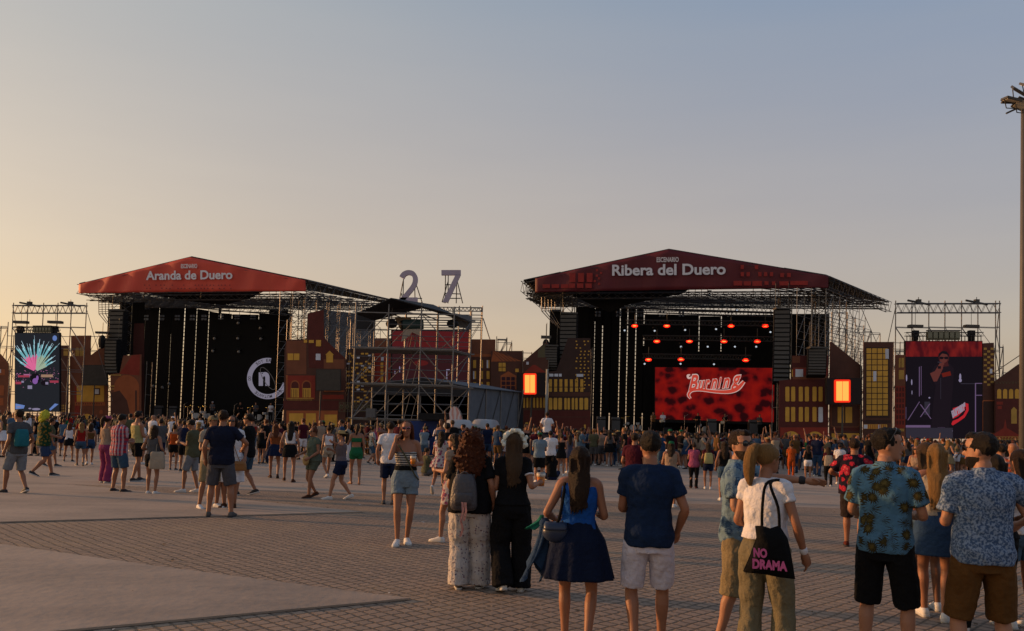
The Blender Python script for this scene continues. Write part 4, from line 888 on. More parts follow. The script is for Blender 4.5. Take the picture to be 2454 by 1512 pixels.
for i, ch in enumerate('Burning'):
    u, v = 1562 + i * 14.5, 1292 - i * 9.5; f_ = lambda a, b: VR.p(*Z4(a, b), -1.08, False)
    text_on(mb, ch, f_(u, v), f_(u + 9, v - 6) - f_(u - 9, v + 6), f_(u - 6, v - 26) - f_(u + 6, v + 26), .06)
mb.build('lettering', lgo, vR)
rays = []; pinks, cyan, green, blues = [], [], [], []
rr = random.Random(9)
for k in range(21):
    a = R(-58 + 116 * k / 20 + rr.uniform(-3, 3)); L0, L1 = rr.uniform(30, 60), rr.uniform(200, 290) if abs(a) < .7 else rr.uniform(150, 215)
    w2 = rr.uniform(3, 8); bx, by = 285, 1030
    tri = lambda l0, l1, wa, wb, da=0: [(bx + math.sin(a + da) * l0 - math.cos(a) * wa, by - math.cos(a + da) * l0 - math.sin(a) * wa), (bx + math.sin(a + da) * l1 - math.cos(a) * wb, by - math.cos(a + da) * l1 - math.sin(a) * wb), (bx + math.sin(a + da) * l1 + math.cos(a) * wb, by - math.cos(a + da) * l1 + math.sin(a) * wb), (bx + math.sin(a + da) * l0 + math.cos(a) * wa, by - math.cos(a + da) * l0 + math.sin(a) * wa)]
    m1 = L0 + (L1 - L0) * .5
    (pinks if a < .12 else green).append(tri(15, m1, 2, w2 * 1.5)); cyan.append(tri(m1 * .9, L1 * .92, w2 * .8, w2 * .9)); blues.append(tri(L1 * .8, L1 + 12, w2 * .25, w2 * .15, .02))
sp = [rect(x, y, x + s_, y + s_ * .7) for x, y, s_ in [(rr.uniform(124, 470), rr.gauss(1055, 35), rr.uniform(3, 9)) for _ in range(90)]]
dots = [rect(x, y, x + s_, y + s_) for x, y, s_ in [(rr.uniform(124, 474), rr.uniform(1180, 1345), rr.uniform(1.2, 3)) for _ in range(150)]]
pic(vL, VL, Z1, -.92, [(E('scr_night', (.020, .022, .028), 1, .3), [rect(121, 720, 477, 1349)]), (E('ray_pink', (.50, .10, .22), 1), pinks), (E('ray_green', (.24, .30, .22), 1), green), (E('ray_cyan', (.12, .30, .33), 1), cyan), (E('ray_blue', (.45, .62, .72), 1), blues),
    (E('scr_pinkwhite', (.45, .16, .32), 1), sp + [rect(190, 1048, 240, 1070)]), (E('scr_stagered', (.40, .05, .09), 1), [rect(145, 1058, 235, 1074), rect(124, 1110, 170, 1130), rect(400, 1100, 470, 1118)]), (E('scr_tan', (.40, .24, .16), 1), [rect(330, 1052, 425, 1074)]),
    (scb, [ell(285, 1085, 42, 45), ell(360, 1120, 34, 22)]), (E('scr_purple', (.28, .12, .42), 1), [ell(282, 1105, 22, 24), ell(300, 1080, 10, 20)]), (wlt, [rect(172, 1102, 192, 1118), rect(365, 1112, 388, 1132), rect(222, 1140, 258, 1168)]),
    (gry, dots), (E('scr_blue2', (.16, .26, .60), 1), [[(124, 1285), (200, 1300), (190, 1325), (124, 1330)], [(395, 1330), (440, 1285), (470, 1290), (405, 1342)], ell(440, 760, 18, 22)]), (wlt, [ell(150, 1312, 18, 6), ell(290, 1330, 34, 9), ell(240, 1325, 12, 6)])], 'picture')
# light trusses behind / beside: far left lattice
def lattice(name, pl, Z, xs, ytop, off, lab, dep=2.0, ybot=None, cat='scaffold'):
    r_ = empty(name, Vector((pl.p(*Z(xs[0], 900), off).x, pl.A.y + off, 0)), lab, cat); mb = MB()
    for i, x in enumerate(xs):
        yt = ytop if not isinstance(ytop, (list, tuple)) else ytop[i]
        for o_ in (off, off + dep):
            q = pl.p(*Z(x, yt), o_); MB().tube((q.x, q.y, 0), q, .045, 5).build('post', STEEL, r_)
            if i < len(xs) - 1:
                yt2 = ytop if not isinstance(ytop, (list, tuple)) else ytop[i + 1]; b = pl.p(*Z(xs[i + 1], yt2), o_); z = .5
                while z < min(q.z, b.z) + .1:
                    mb.tube((q.x, q.y, z), (b.x, b.y, z), .028, 4)
                    if z + 2 < min(q.z, b.z) + .3: mb.tube((q.x, q.y, z), (b.x, b.y, z + 2), .026, 4)
                    z += 2
                mb.tube((q.x, q.y, min(q.z, b.z) - .1), (b.x, b.y, min(q.z, b.z) - .1), .03, 4)
        a = pl.p(*Z(x, yt), off); b = pl.p(*Z(x, yt), off + dep); z = .5
        while z < a.z: mb.tube((a.x, a.y, z), (b.x, b.y, z), .026, 4); z += 2
    mb.build('ledger', STEEL, r_); return r_
lattice('bare_scaffold', flatY(80), Z1, [-120, -55, 10, 66, 112], [700, 665, 665, 630, 735], 0, 'bare scaffold frame at the far left edge beside the light ray screen')
lattice('bare_scaffold', flatY(80), Z1, [480, 560, 640, 730, 800, 858], [738] * 6, 2, 'low bare scaffold frame between the left screen and the stage', 1.6)
f_ = FL.p(*Z1(825, 716), -.5); r_ = empty('moving_head', f_, 'moving head on top of the scaffold just left of the left stage', 'stage lamp'); MB().box(f_, (1.3, .4, .2), STEELD).build('clamp_frame', None, r_); MB().ball(f_ - Vector((0, 0, .9)), (.4, .35, .7), 8).build('head', BLK, r_); MB().tube(f_ - Vector((0, 0, 1.5)), f_ + Vector((0, 0, 1.0)), .03, 4).build('cable', STEELD, r_)
lattice('bare_scaffold', flatY(76), Z2, [1780, 1868], [510, 512], 4, 'tall scaffold bay right of the numeral seven')
lattice('bare_scaffold', flatY(76), Z2, [1990, 2072, 2112], [745, 762, 800], 4, 'small bare scaffold top behind the printed flats in the middle')
lattice('bare_scaffold', flatY(74), Z3, [0, 72, 110, 195, 270], [765, 760, 860, 858, 872], 3, 'thin scaffold frame behind the orange striped roof flat')
lattice('bare_scaffold', flatY(74), Z4, [640, 700, 760, 820, 885, 940, 1008], [520, 520, 520, 560, 620, 660, 683], 5, 'dense scaffold frame right of the red screen stage', 2.5)
lattice('bare_scaffold', flatY(75), Z4, [1110, 1160, 1200], [745, 745, 745], 3, 'low scaffold frame between yellow pane tower and singer screen')
lattice('bare_scaffold', flatY(70), Z4, [1915, 1942, 2060], [780, 780, 975], 2, 'low scaffold frame at the right edge beside the light mast')
f_ = pr(*Z3(385, 752), .5); r_ = empty('moving_head', f_, 'moving head above the gable left of the red screen stage', 'stage lamp'); MB().box(f_, (.9, .4, .25), STEELD).build('clamp_frame', None, r_); MB().ball(f_ - Vector((0, 0, .6)), (.3, .3, .45), 8).build('head', BLK, r_); MB().tube(f_, f_ + Vector((0, 0, 1.2)), .025, 4).build('cable', STEELD, r_)
# grey side sheet behind the middle scaffold
SG = flatY(84)
P = [SG.p(*Z2(*q)) for q in ((600, 532), (860, 560), (1004, 600), (1004, 780), (1000, 1000), (790, 1000), (600, 850))]
MB().slab(P, SG.n, .1).build('side_sheet', GREYT, None); o = bpy.context.scene.collection.objects['side_sheet']; tag(o, 'grey tarpaulin wall closing the rear side of the left stage', 'tarpaulin')
# middle video screen (shows the same feed)
VC = flatY(70)
cs = [VC.p(*Z2(*q)) for q in rect(1140, 690, 1770, 1120)]
vc = empty('video_screen', base_of(cs), 'dim middle video screen behind the scaffold tower with red top band', 'screen'); MB().slab(cs, VC.n, .3).build('cabinet_frame', BLK, vc)
pic(vc, VC, Z2, -.02, [(E('scr_band', (.10, .012, .014), 1, .4), [rect(1150, 702, 1764, 850)]), (E('scr_maroon', (.035, .010, .012), 1, .3), [rect(1150, 850, 1764, 1112)]), (E('scr_reddim', (.10, .012, .012), 1), [ell(1410, 812, 34, 16), ell(1380, 960, 60, 22), rect(1150, 765, 1764, 775)]), (wlt, [ell(1210, 1010, 4, 26), ell(1172, 1035, 3, 14), rect(1585, 1010, 1592, 1112), rect(1585, 1010, 1612, 1016)])], 'picture')
# ================================================================== scaffold tower in the middle (control tower)
TF, TB = flatY(44.5), flatY(47.0)
tw = empty('scaffold_tower', base_of([TF.p(*Z2(1230, 1600), 1)]), 'tall open scaffold control tower with stair frames in the middle of the square', 'scaffold')
fx_, bx_ = (849, 1112, 1376, 1640), (1002, 1254, 1508, 1778)
zl = sorted(set([TF.p(*Z2(1240, y)).z for y in (560, 842, 1130, 1412)] + [0.35]))
def tp(pl, x, z):                                    # foot of each post, found at the level of the second deck
    q = pl.p(*Z2(x, 842)); return Vector((q.x, q.y, z))
ztf = TF.p(*Z2(1240, 500)).z
rust = mat('scaffold_steel', (.17, .165, .165), .5, .2, 5, metal=.5)
for pl, xs in ((TF, fx_), (TB, bx_)):
    for x in xs: MB().tube(tp(pl, x, 0), tp(pl, x, ztf + random.uniform(.0, .4)), .045, 6).build('post', rust, tw)
    for i in range(3):                              # intermediate slim posts of the stair bay
        pass
lg, br, dk2 = MB(), MB(), MB()
for z in zl:
    for pl, xs in ((TF, fx_), (TB, bx_)): lg.tube(tp(pl, xs[0], z) - Vector((.2, 0, 0)), tp(pl, xs[-1], z) + Vector((.25, 0, 0)), .038, 5)
    for a, b in zip(fx_, bx_): lg.tube(tp(TF, a, z), tp(TB, b, z), .034, 5)
z0 = zl[0]
zz = [zl[0] + (zl[-1] - zl[0]) * k / 12 for k in range(1, 12)]
for z in zz:                                         # guard rails and rungs
    lg.tube(tp(TF, 1112, z), tp(TF, 1640, z), .022, 4) if abs(z - round(z)) > -1 else None
    lg.tube(tp(TB, 1002, z), tp(TB, 1254 if z < zl[-2] else 1778, z), .022, 4)
for i in range(len(zl) - 1):
    a, b = zl[i], zl[i + 1]
    br.tube(tp(TF, fx_[0], a), tp(TF, fx_[1], b), .028, 5); br.tube(tp(TF, fx_[2], b), tp(TF, fx_[3], a), .03, 5); br.tube(tp(TB, bx_[0], a), tp(TB, bx_[1], b), .028, 5)
    br.tube(tp(TB, bx_[2], a), tp(TB, bx_[3], b), .028, 5); br.tube(tp(TF, fx_[3], a), tp(TB, bx_[3], b), .028, 5); br.tube(tp(TF, fx_[0], a), tp(TB, bx_[0], b), .028, 5); br.tube(tp(TF, fx_[1], a), tp(TF, fx_[2], b), .022, 4); br.tube(tp(TB, bx_[1], b), tp(TB, bx_[2], a), .022, 4)
    for k in (.22, .5, .75): lg.tube(tp(TF, fx_[0], a + (b - a) * k), tp(TF, fx_[1], a + (b - a) * k), .018, 4); lg.tube(tp(TB, bx_[2], a + (b - a) * k), tp(TB, bx_[3], a + (b - a) * k), .018, 4)
    for xx in (1240, 1300): lg.tube(tp(TF, xx, a) + Vector((0, 1.1, 0)), tp(TF, xx + 60, b) + Vector((0, 1.3, 0)), .022, 4)
lg.build('ledger', rust, tw); br.build('brace', rust, tw)
for z in zl[1:-1]:
    q = [tp(TF, fx_[0], z), tp(TF, fx_[3], z), tp(TB, bx_[3], z), tp(TB, bx_[0], z)]; MB().slab([v + Vector((0, 0, -.09)) for v in q], (0, 0, 1), .07).build('deck', mat('deck_board', (.13, .12, .11), .8), tw)
MB().box(tp(TF, 1540, zl[1] + .18) - Vector((0, .8, 0)), (1.9, 1.3, .36), BLK).build('counterweight', None, tw)
MB().box(tp(TF, 1000, zl[1] + .3) , (.5, .5, .5), mat('gear_grey')).build('control_box', None, tw)
# canopy over the tower
c4 = [TF.p(*Z2(880, 560)), TF.p(*Z2(1120, 492)), TF.p(*Z2(1420, 488)), TB.p(*Z2(1650, 560)), TB.p(*Z2(1780, 585))]
cn = MB(); zt_ = ztf
A0, A1 = tp(TF, 849, ztf - .55), tp(TF, 1640, ztf - .55); B0_, B1_ = tp(TB, 1002, ztf - .55), tp(TB, 1778, ztf - .55)
m0, m1 = tp(TF, 1130, ztf + .35) + Vector((0, -.2, 0)), tp(TB, 1470, ztf + .45)
cn.slab([A0, m0, m1, B0_], (0, 0, 1), .05); cn.slab([m0, A1 + Vector((0, 0, .1)), B1_, m1], (0, 0, 1), .05)
cn.build('canopy', mat('canopy_black', (.02, .02, .022), .8), tw)
q0, q1 = TB.p(*Z2(1652, 560)), TB.p(*Z2(1776, 580)); MB().slab([q0, q1, Vector((q1.x, q1.y, TB.p(*Z2(1700, 690)).z)), Vector((q0.x, q0.y, TB.p(*Z2(1700, 660)).z))], (0, 1, 0), .04).build('wind_sheet', GREYT, tw)
q0, q1 = TB.p(*Z2(866, 575)), TB.p(*Z2(1000, 575)); MB().slab([q0, q1, Vector((q1.x, q1.y, TB.p(*Z2(1000, 700)).z)), Vector((q0.x, q0.y, TB.p(*Z2(1000, 700)).z))], (0, 1, 0), .04).build('wind_sheet', mat('canopy_black'), tw)
# things kept on the tower: covered light, follow spot with hung cloth
def onT(x, y, o=1.2): return TF.p(*Z2(x, y), o)
sp_ = empty('follow_spot', onT(1330, 690), 'dark green covered spotlight on the top platform of the scaffold tower', 'spotlight')
MB().tube(onT(1240, 655), onT(1400, 650), .32, 12, r2=.28).build('body', mat('spot_green', (.03, .06, .06), .5), sp_); MB().ball(onT(1240, 655), .3, 10).build('lens_hood', BLK, sp_)
for d in (-.35, 0, .35): MB().tube(onT(1320, 690), tp(TF, 1320 + d * 160, zl[-2]) + Vector((0, 1.2, 0)), .025, 5).build('leg', STEELD, sp_)
cl = MB(); P = [onT(*q, .9) for q in ((1240, 690), (1380, 684), (1372, 740), (1310, 712), (1285, 745), (1222, 790))]; cl.slab(P, (0, 1, 0), .03); tag(cl.build('cloth', mat('cream_cloth', (.36, .31, .26), .9)), 'cream cloth hanging from the spotlight on the scaffold tower', 'cloth')
P = [onT(*q, 1.9) for q in ((1170, 592), (1300, 590), (1310, 640), (1190, 655))]; tag(MB().slab(P, (0, 1, 0), .04).build('cover_sheet', mat('tan_sheet', (.26, .2, .13), .9)), 'tan cover sheet under the black canopy of the scaffold tower', 'cloth')
for x, lab in ((1145, 'left'), (1635, 'right')):
    c = onT(x, 645, .6); r_ = empty('spotlight', c, f'round black spotlight at the {lab} end of the tower canopy', 'spotlight'); MB().ball(c, (.34, .3, .26), 10).build('head', BLK, r_); MB().tube(c, c + Vector((0, 0, .9)), .03, 5).build('hanger', STEELD, r_)
# trusses behind holding the numerals
NB = flatY(60); r_ = empty('scaffold_bridge', base_of([NB.p(*Z2(1400, 700), 1)]), 'lattice scaffold bridge that carries the two big numerals', 'scaffold'); mb = MB()
nx = (1130, 1260, 1390, 1525, 1690, 1780, 1876)
for y in (515, 545, 575, 600): mb.tube(NB.p(*Z2(1130, y - 8)), NB.p(*Z2(1878, y)), .035, 4); mb.tube(NB.p(*Z2(1130, y - 8), 2), NB.p(*Z2(1878, y), 2), .03, 4)
for k in range(24):
    x = 1130 + k * 31; mb.tube(NB.p(*Z2(x, 514)), NB.p(*Z2(x + 16, 545)), .024, 4); mb.tube(NB.p(*Z2(x + 16, 545)), NB.p(*Z2(x + 31, 514)), .024, 4)
for k in range(5): mb.tube(NB.p(*Z2(1130, 612 + 20 * k), 1), NB.p(*Z2(1878, 616 + 20 * k), 1), .028, 4)
for x in nx:
    for o_ in (0, 2): q = NB.p(*Z2(x, 500), o_); MB().tube((q.x, q.y, 0), q, .045, 5).build('post', STEEL, r_)
mb.tube(NB.p(*Z2(1880, 600)), NB.p(*Z2(1935, 770)), .04, 4)
mb.build('ledger', STEEL, r_)
LIL = mat('numeral_lilac', (.40, .34, .42), .7, .06, 2)
def numeral(shape, x0, x1, y0, y1, ch, lab, legs):
    c = NB.p(*Z2((x0 + x1) / 2, y1), -.3); r = empty('numeral_' + ch, c, lab, 'giant numeral')
    mb = MB()
    for poly in shape:
        P = [NB.p(*Z2(*q), -.3, False) for q in poly]; mb.slab(P, (0, 1, 0), .28)
    normals(mb.build('numeral_body', LIL, r))
    s = MB()
    for (a, b) in legs: s.tube(NB.p(*Z2(*a), 1.0), NB.p(*Z2(*b), 1.0), .04, 5)
    s.build('support_frame', STEELD, r)
def strip2(pts, ws):
    S = [crom([(a, b, w2) for (a, b), w2 in zip(pts, ws)], i / 4) for i in range((len(pts) - 1) * 4 + 1)]; quads = []; prev = None
    for i, (x, y, w2) in enumerate(S):
        x2, y2, _ = S[min(i + 1, len(S) - 1)]; x1, y1, _ = S[max(i - 1, 0)]; d = Vector((x2 - x1, y2 - y1)).normalized(); q = Vector((-d.y, d.x)) * w2 / 2
        cur = ((x + q.x, y + q.y), (x - q.x, y - q.y))
        if prev: quads.append([prev[0], cur[0], cur[1], prev[1]])
        prev = cur
    return quads
two = strip2([(1226, 272), (1245, 244), (1280, 231), (1318, 243), (1335, 285), (1320, 340), (1270, 405), (1226, 458)], [42, 40, 38, 38, 38, 38, 38, 40]) + [[(1207, 432), (1352, 432), (1352, 470), (1207, 470)]]
sev = [[(1545, 212), (1700, 212), (1700, 252), (1545, 252)], [(1658, 250), (1700, 250), (1598, 470), (1553, 470)]]
numeral(two, 1207, 1352, 212, 470, '2', 'giant lilac numeral two standing left on the scaffold bridge', [((1240, 285), (1236, 480)), ((1330, 320), (1334, 480)), ((1340, 320), (1392, 480)), ((1225, 400), (1236, 480)), ((1238, 300), (1205, 470)), ((1236, 440), (1390, 440))])
numeral(sev, 1545, 1700, 212, 470, '7', 'giant lilac numeral seven standing right on the scaffold bridge', [((1578, 250), (1574, 480)), ((1600, 250), (1598, 480)), ((1668, 300), (1664, 480)), ((1672, 300), (1716, 480)), ((1575, 330), (1668, 332)), ((1575, 400), (1700, 405)), ((1598, 440), (1700, 440)), ((1550, 470), (1600, 300))])
# ================================================================== grey tent
TT = flatY(56)
tent = empty('tent', base_of([TT.p(*Z2(1370, 1400), 5)]), 'grey gabled tarpaulin tent with dark open front behind the scaffold tower', 'tent')
gl, gk, gr = TT.p(*Z2(985, 1135)), TT.p(*Z2(1385, 1078)), TT.p(*Z2(1762, 1150)); bk_ = Vector((3.6, 12, 0)) * 1.0
gr2 = pt(*Z2(2160, 1190), 66); gk2 = pt(*Z2(1760, 1100), 69.5); gl2 = gl + (gr2 - gr)
gk2 = gk + (gr2 - gr) 
def dn(v): return Vector((v.x, v.y, 0))
MB().slab([gr, gr2, dn(gr2), dn(gr)], (1, 0, 0), .05, GREYT).build('side_wall', None, tent)
MB().slab([gl, gl2, dn(gl2), dn(gl)], (1, 0, 0), .05, BLACK).build('side_wall', None, tent)
rfm = MB(); rfm.slab([gk, gr + Vector((.3, 0, -.05)), gr2 + Vector((.3, 0, -.05)), gk2], (0, 0, 1), .05); rfm.slab([gk, gl, gl2, gk2], (0, 0, 1), .05); rfm.build('roof', GREYT, tent)
MB().slab([gl2, gk2, gr2, dn(gr2), dn(gl2)], (0, 1, 0), .05, BLACK).build('back_wall', None, tent)
MB().slab([gl, gk, gr, gr - Vector((0, 0, .7)), gl - Vector((0, 0, .7))], (0, 1, 0), .05, mat('canopy_black')).build('gable', None, tent)
for t in (.0, .3, .6, .99):
    a = gr.lerp(gr2, t) + Vector((.1, 0, 0)); MB().tube(dn(a), a, .05, 5).build('pole', STEEL, tent)
    if t < .9: b = gr.lerp(gr2, t + .28) + Vector((.12, 0, 0)); MB().tube(dn(a), b, .03, 5).build('brace', STEELD, tent)
for x in (1120, 1380, 1640): q = TT.p(*Z2(x, 1150), .2); MB().tube(dn(q), q, .05, 5).build('pole', STEEL, tent)
# dark panel wall right of the tent
q0, q1 = pt(*Z3(135, 1190), 66), pt(*Z3(205, 1200), 66)
pw = MB(); pw.slab([q0, q1, dn(q1), dn(q0)], (0, 1, 0), .1); o = pw.build('dark_panel', mat('panel_dark', (.02, .02, .025), .8)); tag(o, 'dark upright panel at the right end of the grey tent', 'panel')
q0 = pt(*Z3(205, 1175), 65.5); MB().tube(q0, dn(pt(*Z3(128, 1460), 65.5)), .05, 5).build('prop_pole', STEEL); tag(bpy.data.objects['prop_pole'], 'slanting steel prop against the dark panel beside the tent', 'pole')
q0 = pt(*Z3(395, 1010), 65); MB().tube(dn(q0), q0, .10, 8).build('signal_pole', mat('pole_pale', (.30, .31, .30), .5)); tag(bpy.data.objects['signal_pole'], 'pale upright pole between the lit sign and the yellow windows', 'pole')
# blue barrier banner
q = [TF.p(*Z2(x, y), -.6) for x, y in rect(1260, 1424, 1560, 1490)]; q[2].z = q[3].z = .1
tag(MB().slab(q, (0, 1, 0), .06).build('barrier', mat('barrier_blue', (.012, .035, .16), .6)), 'deep blue banner barrier at the foot of the scaffold tower', 'barrier')
# vans with white roofs
def van(u, Y, w_, zr, lab, yaw):
    q = pt(u, 1030, Y); r = empty('van', (q.x, q.y, 0), lab, 'van', None, yaw)
    blue, wh = mat('van_blue', (.015, .07, .22), .35, .05), mat('van_white', (.30, .31, .33), .4, .05)
    def prof(z0, z1, inset): return [Vector((x, y, z)) for x, y, z in ()]
    W2 = w_ / 2
    S = [(0, 0, .35, W2, 2.1), (0, 0, .9, W2 * 1.02, 2.12), (0, 0, 1.25, W2, 2.1)]
    mb = MB(); mb.loft(S, 28, 2, 5); o = mb.build('body', blue, r, True)
    mb = MB(); mb.loft([(0, .1, 1.23, W2 * .97, 1.95), (0, .15, 1.62, W2 * .88, 1.75)], 28, 2, 5); mb.build('window_band', mat('van_glass', (.02, .025, .03), .1), r, True)
    mb = MB(); mb.loft([(0, .15, 1.6, W2 * .94, 1.84), (0, .15, 1.76, W2 * .92, 1.8), (0, .15, zr, W2 * .66, 1.5), (0, .15, zr + .02, W2 * .2, .6)], 28, 3, 4); mb.build('roof', wh, r, True)
    for x in (-1, 1):
        for y in (-1.3, 1.3):
            m = MB(); m.tube((x * W2 * .78, y, .34), (x * W2 * 1.0, y, .34), .34, 14); wv = m.build('wheel', BLK, r); 
        MB().tube((x * W2 * .62, -2.1, .95), (x * W2 * .62, -2.17, .95), .14, 14).build('headlight', wh, r)
    MB().box((0, -2.14, .98), (.32, .03, .3), wh).build('emblem_plate', None, r)
    for o in [c for c in bpy.data.objects if c.parent == r]:
        o.data.transform(Matrix.Translation(r.location))   # meshes above were written in local space
van(1098, 41, 1.65, 2.02, 'rounded blue van with white roof beside the scaffold tower', R(6))
van(1163, 46, 1.5, 2.12, 'white roofed van in front of the grey tent wall', R(-8))
# feather flag
ff = Plane((-1, 40), (1, 40)); fp = [(1628, 1500), (1612, 1420), (1606, 1360), (1620, 1322), (1645, 1308), (1670, 1316), (1692, 1345), (1708, 1400), (1722, 1500)]
fl_ = empty('feather_flag', base_of([ff.p(*Z2(1715, 1500))]), 'pale pink and white feather flag standing above the crowd', 'flag')
def flagm():
    m = mat('flag_cloth', (.50, .36, .36), .8, .1, 2); n_, l_, b = nodes(m); tc = [x for x in n_ if x.type == 'TEX_COORD'][0]; nz = n_.new('ShaderNodeTexWave'); nz.inputs['Scale'].default_value = 1.6; nz.inputs['Distortion'].default_value = 6
    l_.new(tc.outputs['Object'], nz.inputs['Vector']); l_.new(mixc(n_, l_, nz.outputs['Fac'], (.56, .52, .52), (.50, .24, .20)), b.inputs['Base Color']); return m
MB().slab([ff.p(*Z2(*q)) for q in fp], (0, 1, 0), .02).build('flag_cloth', flagm(), fl_)
a = ff.p(*Z2(1722, 1500)); mb = MB(); mb.path([dn(a), a] + [ff.p(*Z2(*q)) for q in ((1712, 1400), (1696, 1345), (1672, 1312), (1645, 1304))], [.025, .02, .018, .015, .012, .01], 6, 3); mb.build('pole', STEEL, fl_)
# ================================================================== light mast at the right edge
q = pt(2452, 1100, 32.0); b = Vector((q.x, q.y, 0)); ml = empty('light_mast', b, 'tall tapered steel light mast at the right edge of the square', 'light mast')
top = pt(2462, 247, 32.0); top.x = b.x + .03; top.y = b.y
MB().tube(b, top, .16, 12, r2=.09).build('pole', mat('mast_steel', (.09, .082, .076), .55, .15, 2), ml, True)
MB().tube(b, b + Vector((0, 0, .3)), .26, 12).build('base_plate', STEELD, ml)
MB().box(b + Vector((-.05, -.2, 1.2)), (.22, .12, .5), STEELD).build('hatch', None, ml)
hd = MB(); hd.tube(top - Vector((.9, 0, -.0)), top + Vector((.9, 0, 0)), .05, 6); hd.tube(top - Vector((.7, .0, .45)), top + Vector((.2, 0, .0)), .04, 6); hd.build('crossarm', STEELD, ml)
for dx, dz, rx, ry in ((-.58, .05, 10, 12), (-.28, .42, 38, 30), (.15, .66, 30, 10), (.6, .1, 15, -10), (.45, .5, 35, -20), (-.15, -.12, -30, 20)):
    rot = Matrix.Rotation(R(ry), 3, 'Y') @ Matrix.Rotation(R(rx), 3, 'X'); c = top + Vector((dx, -.15, dz)); lampm = MB(); lampm.box(c, (.62, .5, .09), STEELD, rot)
    o = lampm.build('floodlight', None, ml)
    lens = MB(); lens.box(c - rot @ Vector((0, 0, .05)), (.5, .4, .02), mat('lamp_lens', (.42, .38, .30), .3), rot); lens.build('lens', None, o)
    yk = MB(); yk.tube(c + rot @ Vector((-.3, 0, 0)), c + Vector((-.15, .1, -.3)), .02, 4); yk.tube(c + Vector((-.15, .1, -.3)), top + Vector((0, 0, dz - .3)), .02, 4); yk.build('yoke', STEELD, ml)
a = pt(2441, 846, 32); b2 = pt(*Z4(1880, 975), 60); tag(MB().tube(b2, pt(2520, 800, 60), .03, 4).build('guy_wire', STEELD), 'thin guy wire rising to the right behind the light mast', 'cable')
# ================================================================== people
SKIN = [mat('skin_tan', (.25, .108, .060), .55, .08, 8, spec=.35), mat('skin_fair', (.31, .150, .092), .55, .08, 8, spec=.35), mat('skin_dark', (.15, .066, .038), .5, .08, 8, spec=.35)]
def hairm(name, c1, c2, sc_=30):
    m = mat('hair_' + name, c1, .5, .25, sc_, .7, bscale=60, stretch=(7, 7, .45), spec=.16); n, l, b = nodes(m)
    nz = [x for x in n if x.type == 'TEX_NOISE'][0]; mx = [x for x in n if x.type == 'MIX'][0]
    mx.inputs['A'].default_value = (*c1, 1); mx.inputs['B'].default_value = (*c2, 1); return m
HAIR = dict(black=hairm('black', (.006, .005, .005), (.02, .014, .011)), brown=hairm('brown', (.009, .005, .0035), (.036, .018, .010)), auburn=hairm('auburn', (.022, .006, .003), (.12, .032, .012)),
            blond=hairm('blond', (.06, .028, .010), (.34, .19, .065)), light=hairm('light_brown', (.020, .012, .007), (.10, .055, .028)), grey=hairm('grey', (.12, .11, .10), (.28, .26, .24)))
WHITE = cloth('white', (.60, .59, .63)); SHOEW = mat('shoe_white', (.55, .54, .53), .7, .08); SHOEB = mat('shoe_black', (.02, .02, .024), .7); SOLE = mat('shoe_sole', (.42, .41, .40), .7)
GLASS = mat('sunglass', (.012, .010, .012), .08, spec=.6); EYEW = mat('eye', (.35, .33, .32), .3); BROW = mat('eyebrow', (.02, .012, .01), .8)
CL = {k: cloth(k, c) for k, c in dict(black=(.010, .010, .012), navy=(.012, .02, .06), blue=(.015, .10, .42), grey=(.11, .11, .12), olive=(.12, .12, .07), green=(.02, .16, .07), red=(.36, .02, .018), orange=(.55, .10, .02), maroon=(.085, .012, .025),
     pink=(.42, .10, .20), cream=(.45, .38, .30), denim=(.09, .16, .25), paleblue=(.22, .30, .38), khaki=(.30, .24, .14), brown=(.16, .085, .03), yellow=(.50, .46, .20), beige=(.42, .30, .22), teal=(.03, .20, .25), lilac=(.28, .20, .30), rust=(.26, .08, .03), jean=(.03, .07, .16)).items()}
CL['white'] = WHITE
def torso(sex, k=1.0, lean=0.0):
    if sex == 'm': S = [(.80, .125, .095, 0), (.88, .165, .115, .005), (.96, .168, .118, 0), (1.06, .152, .108, .01), (1.15, .150, .105, .01), (1.27, .172, .118, .005), (1.36, .182, .118, 0), (1.425, .165, .098, -.005), (1.465, .095, .075, -.005), (1.50, .060, .060, 0), (1.56, .055, .058, .01)]
    else: S = [(.80, .125, .10, 0), (.87, .178, .122, -.01), (.94, .176, .118, -.01), (1.04, .140, .098, 0), (1.11, .127, .090, .005), (1.23, .142, .112, .012), (1.31, .150, .112, .01), (1.40, .143, .088, -.005), (1.445, .085, .062, -.005), (1.48, .050, .050, 0), (1.55, .046, .048, .01)]
    return [(0, cy + lean * max(0, z - .95) / .5, z, rx * (k if z < 1.46 else (1 + (k - 1) * .3)), ry * (k if z < 1.46 else 1)) for z, rx, ry, cy in S]
def samp(S, z):
    if z <= S[0][2]: return S[0]
    for a, b in zip(S, S[1:]):
        if a[2] <= z <= b[2]: t = (z - a[2]) / (b[2] - a[2]); return tuple(x + (y - x) * t for x, y in zip(a, b))
    return S[-1]
def ik(a, c, l1, l2, pole):
    d = c - a; L = d.length
    if L > (l1 + l2) * .999: c = a + d * ((l1 + l2) * .999 / L); d = c - a; L = d.length
    x = (l1 * l1 - l2 * l2 + L * L) / (2 * L); h = math.sqrt(max(l1 * l1 - x * x, 0)); u = d / L
    q = pole - u * pole.dot(u); q = q.normalized() if q.length > 1e-4 else Vector((0, -1, 0))
    return a + u * x + q * h, c
